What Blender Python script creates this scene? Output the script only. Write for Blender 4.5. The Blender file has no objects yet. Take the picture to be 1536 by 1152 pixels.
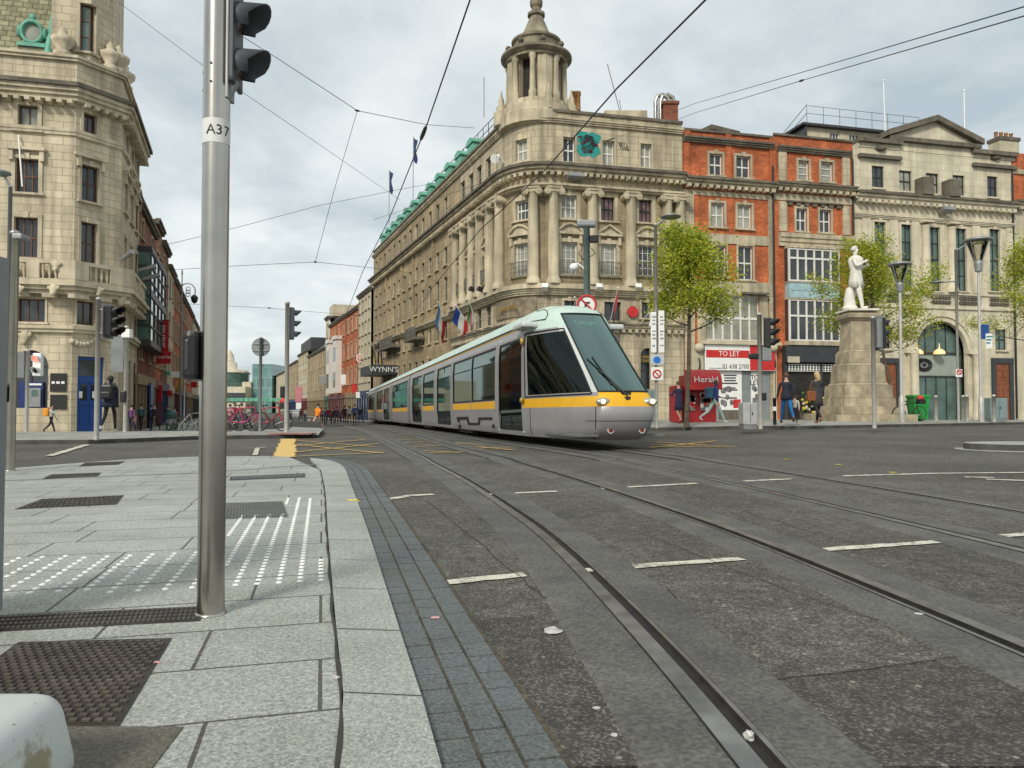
import bpy, bmesh, math, random
from mathutils import Vector, Matrix
RN = random.Random(11)
SC = bpy.context.scene
COL = SC.collection
PI = math.pi
# ---- survey helpers: the street was measured from one station; these turn a sighting into a point on a real surface
F = 1100.0; EYE = 0.95; PITCH = math.atan2(32, F)
CP, SP = math.cos(PITCH), math.sin(PITCH)
def ray(px, py):
    u = (px - 768) / F; v = (576 - py) / F
    return Vector((u, CP - v * SP, SP + v * CP))
def at(px, py, Y):
    r = ray(px, py); t = Y / r.y
    return Vector((r.x * t, Y, EYE + r.z * t))
GX = [-20, -8, -1, 8, 20]
GY = [0, 13, 18, 25, 40, 48, 75, 150, 260]
GZ = [[0, 0, -.03, -.10, -.75, -.85, -1.1, -1.5, -1.6],
      [0, 0, -.03, -.09, -.36, -.46, -.75, -1.5, -1.6],
      [0, 0, -.08, -.16, -.33, -.43, -.72, -1.5, -1.6],
      [0, 0, .05, .11, -.05, -.25, -.60, -1.3, -1.6],
      [0, 0, .05, .11, -.05, -.25, -.60, -1.3, -1.6]]
def lerp(a, b, t): return a + (b - a) * t
def seg(L, v):
    if v <= L[0]: return 0, 0.0
    for i in range(len(L) - 1):
        if v <= L[i + 1]: return i, (v - L[i]) / (L[i + 1] - L[i])
    return len(L) - 2, 1.0
def g(x, y):
    i, a = seg(GX, x); j, b = seg(GY, y)
    return lerp(lerp(GZ[i][j], GZ[i][j + 1], b), lerp(GZ[i + 1][j], GZ[i + 1][j + 1], b), a)
def gnd(px, py, off=0.0):
    r = ray(px, py); z = 0.0; p = None
    for k in range(40):
        t = (z + off - EYE) / min(r.z, -1e-4); p = Vector((r.x * t, r.y * t, 0))
        z = .5 * z + .5 * g(p.x, p.y)
    p.z = g(p.x, p.y) + off
    return p
def interp(T, x):
    if x <= T[0][0]: return T[0][1]
    for (a, b), (c, d) in zip(T, T[1:]):
        if x <= c: return lerp(b, d, (x - a) / (c - a))
    return T[-1][1]
def catmull(P, n=8):
    P = [Vector(p) for p in P]; out = []
    for i in range(len(P) - 1):
        p0 = P[max(i - 1, 0)]; p1 = P[i]; p2 = P[i + 1]; p3 = P[min(i + 2, len(P) - 1)]
        for k in range(n):
            t = k / n
            out.append(.5 * ((2 * p1) + (p2 - p0) * t + (2 * p0 - 5 * p1 + 4 * p2 - p3) * t * t + (3 * p1 - p0 - 3 * p2 + p3) * t ** 3))
    out.append(P[-1]); return out

# ---- objects
def tag(o, label=None, cat=None, group=None, kind=None):
    if label: o['label'] = label
    if cat: o['category'] = cat
    if group: o['group'] = group
    if kind: o['kind'] = kind
    return o
def thing(name, label, cat, loc=(0, 0, 0), rz=0.0, group=None, rx=0.0):
    o = bpy.data.objects.new(name, None); COL.objects.link(o); o.empty_display_size = .2
    o.location = loc; o.rotation_euler = (rx, 0, rz)
    o['mw'] = 1
    return tag(o, label, cat, group)
def mworld(o):
    m = o.matrix_basis.copy()
    while o.parent: o = o.parent; m = o.matrix_basis @ m
    return m
def kids(o): return [c for c in bpy.data.objects if c.parent == o]
def copy_tree(o, parent=None, mats=None):
    c = o.copy(); COL.objects.link(c)
    if parent: c.parent = parent
    for ch in kids(o): copy_tree(ch, c)
    return c

class MB:
    def __init__(s): s.v = []; s.f = []; s.m = []; s.uv = []; s.sm = []
    def face(s, pts, mi=0, uv=None, smooth=False):
        b = len(s.v); s.v += [Vector(p) for p in pts]; s.f.append(list(range(b, b + len(pts)))); s.m.append(mi)
        s.uv.append(uv or [(p[0], p[2]) for p in pts]); s.sm.append(smooth)
    def hexa(s, p, mi=0, uvs=None):
        # p: 0-3 bottom ring, 4-7 top ring
        for q in ((3, 2, 1, 0), (4, 5, 6, 7), (0, 1, 5, 4), (1, 2, 6, 5), (2, 3, 7, 6), (3, 0, 4, 7)):
            s.face([p[i] for i in q], mi, [uvs[i] for i in q] if uvs else None)
    def box(s, x0, x1, y0, y1, z0, z1, mi=0, M=None):
        p = [Vector(c) for c in ((x0, y0, z0), (x1, y0, z0), (x1, y1, z0), (x0, y1, z0), (x0, y0, z1), (x1, y0, z1), (x1, y1, z1), (x0, y1, z1))]
        if M: p = [M @ c for c in p]
        s.hexa(p, mi)
    def bevbox(s, x0, x1, y0, y1, z0, z1, r=.02, mi=0, M=None):
        # box with all twelve edges chamfered
        bm = bmesh.new(); bmesh.ops.create_cube(bm, size=1)
        for v in bm.verts: v.co = Vector((lerp(x0, x1, v.co.x + .5), lerp(y0, y1, v.co.y + .5), lerp(z0, z1, v.co.z + .5)))
        bmesh.ops.bevel(bm, geom=bm.edges[:], offset=r, segments=2, affect='EDGES', profile=.6)
        s.bm(bm, mi, M)
    def bm(s, bm, mi=0, M=None, smooth=False):
        for f in bm.faces: s.face([(M @ v.co) if M else v.co.copy() for v in f.verts], mi, None, smooth)
        bm.free()
    def prism(s, pts, z0, z1, mi=0, M=None):
        a = [Vector((p[0], p[1], z0)) for p in pts]; b = [Vector((p[0], p[1], z1)) for p in pts]
        if M: a = [M @ q for q in a]; b = [M @ q for q in b]
        n = len(pts)
        s.face(b, mi); s.face(a[::-1], mi)
        for i in range(n): s.face([a[i], a[(i + 1) % n], b[(i + 1) % n], b[i]], mi)
    def grid(s, rows, mi=0, smooth=True, closed=False, uv=None):
        b = len(s.v); n = len(rows[0])
        for r in rows: s.v += [Vector(p) for p in r]
        for i in range(len(rows) - 1):
            for j in range(n if closed else n - 1):
                k = (j + 1) % n
                q = [b + i * n + j, b + i * n + k, b + (i + 1) * n + k, b + (i + 1) * n + j]
                s.f.append(q); s.m.append(mi); s.sm.append(smooth)
                s.uv.append([(s.v[t].x, s.v[t].z) for t in q])
        return b
    def tube(s, P, r, n=8, mi=0, caps=True, M=None):
        P = [Vector(p) for p in P]; rows = []
        R_ = r if isinstance(r, (list, tuple)) else [r] * len(P)
        up = Vector((0, 0, 1)); last = None
        for i, p in enumerate(P):
            d = (P[min(i + 1, len(P) - 1)] - P[max(i - 1, 0)]).normalized()
            if last is None:
                a = d.cross(up if abs(d.z) < .95 else Vector((1, 0, 0))).normalized()
            else:
                a = (last - d * last.dot(d)).normalized()
            last = a; b = d.cross(a)
            rows.append([p + (a * math.cos(2 * PI * k / n) + b * math.sin(2 * PI * k / n)) * R_[i] for k in range(n)])
        if M: rows = [[M @ q for q in r_] for r_ in rows]
        s.grid(rows, mi, True, True)
        if caps: s.face(rows[0][::-1], mi); s.face(rows[-1], mi)
    def lathe(s, prof, n=16, mi=0, c=(0, 0, 0), smooth=True, sx=1, sy=1, M=None):
        rows = []
        for r, z in prof:
            rows.append([Vector((c[0] + sx * r * math.cos(2 * PI * k / n), c[1] + sy * r * math.sin(2 * PI * k / n), c[2] + z)) for k in range(n)])
        if M: rows = [[M @ q for q in r_] for r_ in rows]
        s.grid(rows, mi, smooth, True)
        if prof[0][0] > 1e-4: s.face(rows[0][::-1], mi)
        if prof[-1][0] > 1e-4: s.face(rows[-1], mi)
    def ball(s, c, r, mi=0, n=10, M=None):
        rx, ry, rz = r if isinstance(r, (list, tuple)) else (r, r, r)
        rows = [[Vector((c[0] + rx * math.sin(PI * i / n) * math.cos(2 * PI * k / n), c[1] + ry * math.sin(PI * i / n) * math.sin(2 * PI * k / n), c[2] - rz * math.cos(PI * i / n))) for k in range(n)] for i in range(n + 1)]
        if M: rows = [[M @ q for q in r_] for r_ in rows]
        s.grid(rows, mi, True, True)
    def build(s, name, mats, parent=None, merge=False):
        if not isinstance(mats, (list, tuple)): mats = [mats]
        inv = mworld(parent).inverted() if parent else None
        me = bpy.data.meshes.new(name)
        vs = [tuple(inv @ p) if inv else tuple(p) for p in s.v]
        me.from_pydata(vs, [], s.f)
        for m in mats: me.materials.append(m)
        me.polygons.foreach_set('material_index', s.m)
        me.polygons.foreach_set('use_smooth', s.sm)
        ul = me.uv_layers.new(name='uv')
        flat = [c for u in s.uv for t in u for c in t]
        ul.data.foreach_set('uv', flat)
        me.update()
        o = bpy.data.objects.new(name, me); COL.objects.link(o)
        if parent: o.parent = parent
        if merge:
            b = bmesh.new(); b.from_mesh(me); bmesh.ops.remove_doubles(b, verts=b.verts, dist=1e-4); b.to_mesh(me); b.free()
        return o
def ident(o):  # a part whose mesh is already in its parent's space
    return o

# ---- facade paths (plan polylines running left to right as seen from the street)
class Path:
    def __init__(s, pts):
        s.p = [Vector((q[0], q[1])) for q in pts]; s.s = [0.0]
        for a, b in zip(s.p, s.p[1:]): s.s.append(s.s[-1] + (b - a).length)
        s.d = [(b - a).normalized() for a, b in zip(s.p, s.p[1:])]
        s.n = [Vector((d.y, -d.x)) for d in s.d]
        s.mit = [s.n[0]]
        for a, b in zip(s.n, s.n[1:]):
            m = (a + b).normalized(); s.mit.append(m / max(m.dot(a), .3))
        s.mit.append(s.n[-1]); s.len = s.s[-1]
        s.cuts = s.s[1:-1]
    def map(s, a, d, z):
        i = 0
        while i < len(s.d) - 1 and a > s.s[i + 1] + 1e-6: i += 1
        if abs(a - s.s[i]) < 1e-5: nn = s.mit[i]
        elif abs(a - s.s[i + 1]) < 1e-5: nn = s.mit[i + 1]
        else: nn = s.n[i]
        q = s.p[i] + s.d[i] * (a - s.s[i]) + nn * d
        return Vector((q.x, q.y, z))
    def hit(s, px, py):
        r = ray(px, py); best = None
        rx, ry = r.x, r.y
        for i in range(len(s.d)):
            p, d = s.p[i], s.d[i]
            den = rx * d.y - ry * d.x
            if abs(den) < 1e-9: continue
            t = (p.x * d.y - p.y * d.x) / den
            u = ((rx * t - p.x) * d.x + (ry * t - p.y) * d.y)
            lo = -1e9 if i == 0 else -1e-6; hi = 1e9 if i == len(s.d) - 1 else (s.s[i + 1] - s.s[i]) + 1e-6
            if t > 0 and lo <= u <= hi and (best is None or t < best[0]): best = (t, s.s[i] + u, EYE + r.z * t)
        return best[1], best[2]
def mbox(mb, mp, cuts, a0, a1, d0, d1, z0, z1, mi=0):
    A = [a0] + sorted(c for c in cuts if a0 + 1e-4 < c < a1 - 1e-4) + [a1]
    fr = lambda a, d, z: mp(a, d, z)
    for i, (a, b) in enumerate(zip(A, A[1:])):
        P = {(q, w, e): mp(x, y, z) for q, x in enumerate((a, b)) for w, y in enumerate((d0, d1)) for e, z in enumerate((z0, z1))}
        U = lambda q: None
        mb.face([P[0, 1, 0], P[1, 1, 0], P[1, 1, 1], P[0, 1, 1]], mi, [(a, z0), (b, z0), (b, z1), (a, z1)])
        mb.face([P[0, 0, 1], P[1, 0, 1], P[1, 0, 0], P[0, 0, 0]], mi, [(a, z1), (b, z1), (b, z0), (a, z0)])
        mb.face([P[0, 1, 1], P[1, 1, 1], P[1, 0, 1], P[0, 0, 1]], mi, [(a, d1), (b, d1), (b, d0), (a, d0)])
        mb.face([P[0, 0, 0], P[1, 0, 0], P[1, 1, 0], P[0, 1, 0]], mi, [(a, d0), (b, d0), (b, d1), (a, d1)])
        if i == 0: mb.face([P[0, 0, 0], P[0, 1, 0], P[0, 1, 1], P[0, 0, 1]], mi, [(d0, z0), (d1, z0), (d1, z1), (d0, z1)])
        if i == len(A) - 2: mb.face([P[1, 1, 0], P[1, 0, 0], P[1, 0, 1], P[1, 1, 1]], mi, [(d1, z0), (d0, z0), (d0, z1), (d1, z1)])
def mwall(mb, mp, cuts, a0, a1, b0, b1, holes, d=0.0, rev=.25, mi=0, matf=None, bcuts=(), rmi=None):
    A = {a0, a1} | {c for c in cuts if a0 < c < a1}; B = {b0, b1} | {c for c in bcuts if b0 < c < b1}
    for h in holes:
        for x in h[:2]:
            if a0 < x < a1: A.add(x)
        for x in h[2:4]:
            if b0 < x < b1: B.add(x)
    def uniq(L):
        L = sorted(L); o = [L[0]]
        for x in L[1:]:
            if x - o[-1] > 1e-4: o.append(x)
        return o
    A = uniq(A); B = uniq(B)
    for a, c in zip(A, A[1:]):
        for b, e in zip(B, B[1:]):
            ca, cb = (a + c) / 2, (b + e) / 2
            if any(h[0] < ca < h[1] and h[2] < cb < h[3] for h in holes): continue
            mb.face([mp(a, d, b), mp(c, d, b), mp(c, d, e), mp(a, d, e)], matf(ca, cb) if matf else mi, [(a, b), (c, b), (c, e), (a, e)])
    rm = mi if rmi is None else rmi
    for h in holes:
        x0, x1, z0, z1 = h[:4]
        arch = len(h) > 4 and h[4]
        X = [x0] + sorted(c for c in cuts if x0 < c < x1) + [x1]
        for a, c in zip(X, X[1:]):
            mb.face([mp(a, d, z0), mp(a, d - rev, z0), mp(c, d - rev, z0), mp(c, d, z0)][::-1], rm)
            if not arch: mb.face([mp(a, d, z1), mp(c, d, z1), mp(c, d - rev, z1), mp(a, d - rev, z1)][::-1], rm)
        zs = z1 - (x1 - x0) / 2 if arch else z1
        for x, fl in ((x0, 1), (x1, 0)):
            q = [mp(x, d, z0), mp(x, d, zs), mp(x, d - rev, zs), mp(x, d - rev, z0)]
            mb.face(q if fl else q[::-1], rm, [(0, z0), (0, zs), (rev, zs), (rev, z0)])
        if arch:
            r = (x1 - x0) / 2; xc = (x0 + x1) / 2; n = 10
            pt = lambda k: (xc - r * math.cos(PI * k / (2 * n)), zs + r * math.sin(PI * k / (2 * n)))
            for sg in (1, -1):
                for k in range(n):
                    (ax, az), (bx, bz) = pt(k), pt(k + 1)
                    if sg < 0: ax = 2 * xc - ax; bx = 2 * xc - bx
                    q = [mp(ax, d, az), mp(bx, d, bz), mp(bx, d, z1), mp(ax, d, z1)]
                    mb.face(q if sg > 0 else q[::-1], mi, [(ax, az), (bx, bz), (bx, z1), (ax, z1)])
                    q = [mp(ax, d, az), mp(ax, d - rev, az), mp(bx, d - rev, bz), mp(bx, d, bz)]
                    mb.face(q if sg > 0 else q[::-1], rm)

# ---- materials
def nodes(name):
    m = bpy.data.materials.new(name); m.use_nodes = True
    nt = m.node_tree; b = nt.nodes['Principled BSDF']
    return m, nt, b
def N(nt, t, **kw):
    n = nt.nodes.new(t)
    for k, v in kw.items():
        if k.startswith('i_'): n.inputs[k[2:].replace('_', ' ')].default_value = v
        else: setattr(n, k, v)
    return n
def rgb(c): return (c[0], c[1], c[2], 1)
def mixc(nt, fac, a, b, mode='MIX'):
    n = nt.nodes.new('ShaderNodeMix'); n.data_type = 'RGBA'; n.blend_type = mode
    for idx, v in ((0, fac), (6, a), (7, b)):
        if hasattr(v, 'links') or isinstance(v, bpy.types.NodeSocket): nt.links.new(v, n.inputs[idx])
        elif idx == 0: n.inputs[0].default_value = v
        else: n.inputs[idx].default_value = rgb(v)
    return n.outputs[2]
def ramp(nt, src, p0, p1, c0=(0, 0, 0), c1=(1, 1, 1)):
    r = nt.nodes.new('ShaderNodeValToRGB'); e = r.color_ramp.elements
    e[0].position = p0; e[1].position = p1; e[0].color = rgb(c0); e[1].color = rgb(c1)
    nt.links.new(src, r.inputs[0]); return r.outputs[0]
def noise(nt, co, scale, detail=4, rough=.55):
    n = N(nt, 'ShaderNodeTexNoise', i_Scale=scale, i_Detail=detail, i_Roughness=rough)
    nt.links.new(co, n.inputs['Vector']); return n.outputs['Fac']
def coords(nt, kind='Object', scale=None, rot=None):
    t = nt.nodes.new('ShaderNodeTexCoord'); o = t.outputs[kind]
    if scale or rot:
        m = nt.nodes.new('ShaderNodeMapping')
        if scale: m.inputs['Scale'].default_value = scale
        if rot: m.inputs['Rotation'].default_value = rot
        nt.links.new(o, m.inputs[0]); o = m.outputs[0]
    return o
def bump(nt, b, h, strength=.3, dist=.01):
    n = N(nt, 'ShaderNodeBump', i_Strength=strength, i_Distance=dist)
    nt.links.new(h, n.inputs['Height']); nt.links.new(n.outputs[0], b.inputs['Normal'])
def M(name, col, rough=.6, metal=0, var=.18, scale=2.5, spec=.4, brick=None, streak=0, bmp=0, grain=0, dirt=None):
    """col: base colour, some with shade painted in; var: patchy wear; brick=(w,h,mortar colour,mortar size,contrast); streak: rain streaks"""
    m, nt, b = nodes(name)
    b.inputs['Roughness'].default_value = rough; b.inputs['Metallic'].default_value = metal
    b.inputs['Specular IOR Level'].default_value = spec
    co = coords(nt, 'Object')
    out = None
    if brick:
        uv = coords(nt, 'UV')
        t = N(nt, 'ShaderNodeTexBrick', i_Scale=1.0)
        t.offset = .5
        t.inputs['Brick Width'].default_value = brick[0]; t.inputs['Row Height'].default_value = brick[1]
        t.inputs['Mortar Size'].default_value = brick[3]; t.inputs['Mortar Smooth'].default_value = .2
        k = brick[4]
        t.inputs['Color1'].default_value = rgb([c * (1 + k) for c in col]); t.inputs['Color2'].default_value = rgb([c * (1 - k) for c in col])
        t.inputs['Mortar'].default_value = rgb(brick[2])
        nt.links.new(uv, t.inputs['Vector']); out = t.outputs['Color']
        if bmp: bump(nt, b, t.outputs['Fac'], -bmp, .02)
    n1 = noise(nt, co, scale, 5)
    f1 = ramp(nt, n1, .3, .72, [1 - var * 1.6] * 3, [1 + var * .6] * 3)
    out = mixc(nt, 1.0, out if out else col, f1, 'MULTIPLY')
    if streak:
        co2 = coords(nt, 'Object', (2.2, 2.2, .16))
        n2 = noise(nt, co2, 1.0, 5, .6)
        f2 = ramp(nt, n2, .43, .66)
        mx = N(nt, 'ShaderNodeMath', operation='MULTIPLY'); mx.inputs[1].default_value = streak; nt.links.new(f2, mx.inputs[0])
        d = dirt or [c * .35 for c in col]
        out = mixc(nt, mx.outputs[0], out, d)
    if grain:
        n3 = noise(nt, co, 60, 2)
        f3 = ramp(nt, n3, .3, .7, [1 - grain] * 3, [1 + grain] * 3)
        out = mixc(nt, 1.0, out, f3, 'MULTIPLY')
    nt.links.new(out, b.inputs['Base Color'])
    if bmp and not brick: bump(nt, b, noise(nt, co, scale * 6, 4), bmp, .02)
    return m
def glassy(name, tint, opac, rough=.03, gc=(.50, .56, .55)):
    """clear tinted glazing: mirror reflection by angle over a tinted see-through"""
    m, nt, b = nodes(name); nt.nodes.remove(b)
    tr = N(nt, 'ShaderNodeBsdfTransparent'); tr.inputs[0].default_value = rgb(tint)
    gl = N(nt, 'ShaderNodeBsdfGlossy'); gl.inputs['Roughness'].default_value = rough; gl.inputs[0].default_value = rgb(gc)
    fr = N(nt, 'ShaderNodeFresnel'); fr.inputs[0].default_value = 1.6
    ad = N(nt, 'ShaderNodeMath', operation='ADD'); ad.inputs[1].default_value = opac
    nt.links.new(fr.outputs[0], ad.inputs[0])
    mx = N(nt, 'ShaderNodeMixShader'); nt.links.new(ad.outputs[0], mx.inputs[0]); nt.links.new(tr.outputs[0], mx.inputs[1]); nt.links.new(gl.outputs[0], mx.inputs[2])
    nt.links.new(mx.outputs[0], nt.nodes['Material Output'].inputs[0])
    return m
def emit(name, col, st):
    m, nt, b = nodes(name); b.inputs['Base Color'].default_value = rgb(col)
    b.inputs['Emission Color'].default_value = rgb(col); b.inputs['Emission Strength'].default_value = st
    return m
def text(s, size, mtx, mat, parent, name='lettering', ext=.01, align='CENTER', sx=1.0):
    cu = bpy.data.curves.new('txt', 'FONT'); cu.body = s; cu.size = size; cu.extrude = ext; cu.align_x = align; cu.align_y = 'CENTER'; cu.resolution_u = 3
    o = bpy.data.objects.new('txt', cu); COL.objects.link(o)
    me = bpy.data.meshes.new_from_object(o.evaluated_get(bpy.context.evaluated_depsgraph_get()))
    bpy.data.objects.remove(o); bpy.data.curves.remove(cu)
    inv = mworld(parent).inverted() if parent else Matrix()
    me.transform(inv @ mtx @ Matrix.Diagonal((sx, 1, 1, 1)))
    me.materials.clear(); me.materials.append(mat); me.name = name
    t = bpy.data.objects.new(name, me); COL.objects.link(t); t.parent = parent
    return t
def frame_at(p, xdir, up=(0, 0, 1)):
    x = Vector(xdir).normalized(); y = Vector(up).normalized(); n = x.cross(y)
    return Matrix(((x.x, y.x, n.x, p[0]), (x.y, y.y, n.y, p[1]), (x.z, y.z, n.z, p[2]), (0, 0, 0, 1)))

MAT = {}
MAT['stone'] = M('warm_limestone', (.55, .475, .335), .8, var=.2, scale=.5, brick=(1.15, .46, (.31, .26, .17), .018, .11), streak=.66, bmp=.25, dirt=(.16, .135, .095))
MAT['stone_soot_shade'] = M('sooty_shaded_limestone', (.40, .325, .20), .85, var=.25, scale=.6, brick=(1.15, .46, (.24, .19, .12), .018, .08), streak=.5, bmp=.2, dirt=(.13, .105, .07))  # sooty stone, darkened further by shade painted into its colour
MAT['stone_plain'] = M('dressed_limestone', (.57, .495, .35), .8, var=.22, scale=.8, streak=.58, bmp=.08, dirt=(.17, .145, .10))
MAT['stone_dark'] = M('sooty_cornice_stone', (.17, .15, .115), .85, var=.3, scale=1.2, streak=.5)
MAT['stone_tan'] = M('tan_sandstone', (.44, .34, .20), .82, var=.22, scale=.5, brick=(1.1, .42, (.24, .185, .11), .016, .12), streak=.65, bmp=.2, dirt=(.11, .09, .06))
MAT['stone_pale'] = M('pale_portland_stone', (.66, .60, .45), .8, var=.16, scale=.6, brick=(1.2, .5, (.42, .37, .27), .014, .07), streak=.42, bmp=.2, dirt=(.26, .23, .17))
MAT['stone_pale_plain'] = M('smooth_portland_stone', (.68, .615, .47), .8, var=.18, scale=.8, streak=.35, dirt=(.26, .23, .17))
MAT['stone_bank'] = M('buff_bank_stone', (.62, .535, .385), .8, var=.16, scale=.6, brick=(1.0, .42, (.33, .275, .18), .018, .09), streak=.52, bmp=.3, dirt=(.2, .17, .12))
MAT['stone_bank_plain'] = M('buff_bank_trim', (.62, .54, .395), .8, var=.2, scale=.9, streak=.42, dirt=(.18, .155, .11))
MAT['brick_red'] = M('orange_red_brick', (.57, .15, .05), .85, var=.32, scale=.9, brick=(.24, .08, (.33, .14, .08), .006, .26), streak=.42, dirt=(.22, .06, .03))
MAT['brick_dark'] = M('dark_red_brick', (.26, .085, .045), .85, var=.25, scale=1.1, brick=(.24, .08, (.2, .12, .09), .006, .2), streak=.35)
MAT['copper'] = M('verdigris_copper', (.16, .46, .33), .6, var=.25, scale=1.5, streak=.35, dirt=(.07, .2, .15))
MAT['slate'] = M('mossy_slate', (.30, .28, .17), .8, var=.3, scale=2, brick=(.5, .35, (.12, .11, .07), .03, .25))
MAT['darkroof'] = M('dark_roof_sheet', (.05, .05, .055), .6, var=.2)
MAT['white'] = M('white_paint', (.72, .71, .66), .55, var=.1, scale=3)
MAT['cream'] = M('cream_render', (.58, .52, .38), .8, var=.15, scale=1, streak=.3)
MAT['greyframe'] = M('weathered_grey_frame', (.20, .19, .17), .6, var=.2)
MAT['brownframe'] = M('brown_timber', (.12, .055, .03), .5, var=.2)
MAT['darkframe'] = M('dark_bronze_frame', (.035, .035, .035), .45, var=.2)
MAT['timber'] = M('varnished_door_timber', (.26, .085, .035), .45, var=.3, scale=5)
MAT['blue_door'] = M('blue_gloss_paint', (.015, .07, .28), .35, var=.15)
def pane(name, col, rough=.06):
    m, nt, b = nodes(name); co = coords(nt, 'Object')
    f = ramp(nt, noise(nt, co, .8, 2), .35, .65, [c * .55 for c in col], col)
    nt.links.new(f, b.inputs['Base Color']); b.inputs['Roughness'].default_value = rough
    b.inputs['Specular IOR Level'].default_value = .7
    bump(nt, b, noise(nt, co, .9, 1), .05, .05)
    return m
MAT['pane'] = pane('dark_room_behind_glass', (.045, .052, .058))
MAT['pane_net'] = pane('net_curtain_behind_glass', (.36, .36, .30), .12)
MAT['pane_green'] = pane('greenish_glass', (.10, .17, .15), .08)
MAT['pane_pink'] = pane('maroon_curtain_behind_glass', (.20, .10, .10), .12)
MAT['iron'] = M('black_painted_iron', (.02, .02, .022), .5, var=.2)
MAT['steel'] = M('brushed_stainless', (.46, .435, .39), .24, 1.0, var=.12, scale=4)
MAT['galv'] = M('galvanised_grey', (.30, .31, .31), .5, .5, var=.15)
MAT['greypaint'] = M('grey_enamel', (.23, .25, .255), .45, var=.12)
MAT['black'] = M('black_plastic', (.018, .019, .021), .42, var=.2)
MAT['red'] = M('red_enamel', (.55, .03, .03), .45, var=.1)
MAT['signwhite'] = M('sign_white', (.8, .8, .78), .5, var=.05)
MAT['gold'] = M('gilt_letters', (.55, .38, .10), .4, .5, var=.2)
MAT['inkblack'] = M('sign_black', (.02, .02, .02), .6, var=.05)
MAT['inkwhite'] = M('letter_white', (.78, .78, .76), .6, var=.05)
MAT['interior'] = M('unlit_interior', (.03, .028, .026), .9, var=.3)
# ================= ground =================
def draped(name, mat, xs, ys, off=0.0):
    mb = MB(); rows = [[(x, y, g(x, y) + off) for x in xs] for y in ys]
    mb.grid(rows, 0, True); o = mb.build(name, mat); return o
def frange(a, b, s):
    n = max(1, int(round((b - a) / s))); return [lerp(a, b, i / n) for i in range(n + 1)]
XS = frange(-420, -60, 40) + frange(-60, -22, 4)[1:] + frange(-22, 22, 1)[1:] + frange(22, 60, 4)[1:] + frange(60, 420, 40)[1:]
YS = [-200, -60, -20] + frange(-10, 60, 1) + frange(60, 150, 3)[1:] + frange(150, 260, 10)[1:] + [400, 700, 1200]
def asphalt(name, base, seed=0.0, tint=1.0):
    m, nt, b = nodes(name); co = coords(nt, 'Object')
    big = noise(nt, co, .35, 5, .6); mid = noise(nt, co, 3.2, 5, .65); fine = noise(nt, co, 38, 3, .6)
    v = N(nt, 'ShaderNodeTexVoronoi', i_Scale=115.0); nt.links.new(co, v.inputs['Vector'])
    v2 = N(nt, 'ShaderNodeTexVoronoi', i_Scale=24.0); nt.links.new(co, v2.inputs['Vector'])
    dark = [c * .62 for c in base]; lite = [c * 1.22 for c in base]
    c = mixc(nt, ramp(nt, big, .32, .68), dark, lite)
    c = mixc(nt, 1.0, c, ramp(nt, mid, .3, .7, (.74, .74, .73), (1.25, 1.24, 1.21)), 'MULTIPLY')
    sepr = N(nt, 'ShaderNodeSeparateColor'); nt.links.new(v.outputs['Color'], sepr.inputs[0])
    st = ramp(nt, sepr.outputs[0], .55, 1.0, (.52, .51, .50), (2.3, 2.26, 2.15))
    c = mixc(nt, .72, c, mixc(nt, 1.0, c, st, 'MULTIPLY'))
    sep2 = N(nt, 'ShaderNodeSeparateColor'); nt.links.new(v2.outputs['Color'], sep2.inputs[0])
    sel = ramp(nt, sep2.outputs[1], .93, .96); dd = ramp(nt, v2.outputs['Distance'], .18, .30, (1, 1, 1), (0, 0, 0))
    k = N(nt, 'ShaderNodeMath', operation='MULTIPLY'); nt.links.new(sel, k.inputs[0]); nt.links.new(dd, k.inputs[1])
    c = mixc(nt, k.outputs[0], c, (.30, .29, .26))
    mot = noise(nt, co, 11, 5, .7); c = mixc(nt, 1.0, c, ramp(nt, mot, .36, .62, (.66, .65, .63), (1.14, 1.13, 1.1)), 'MULTIPLY')
    oil = noise(nt, co, 1.3, 3, .5); c = mixc(nt, ramp(nt, oil, .64, .74, (0, 0, 0), (.5, .5, .5)), c, [q * .5 for q in base])
    nt.links.new(c, b.inputs['Base Color'])
    r = ramp(nt, mid, .3, .7, (.62, .62, .62), (.85, .85, .85)); nt.links.new(r, b.inputs['Roughness'])
    b.inputs['Specular IOR Level'].default_value = .35
    ah = N(nt, 'ShaderNodeMath', operation='MULTIPLY_ADD'); ah.inputs[1].default_value = -1.2; nt.links.new(v.outputs['Distance'], ah.inputs[0]); nt.links.new(fine, ah.inputs[2])
    bump(nt, b, ah.outputs[0], .55, .008)
    return m
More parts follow.
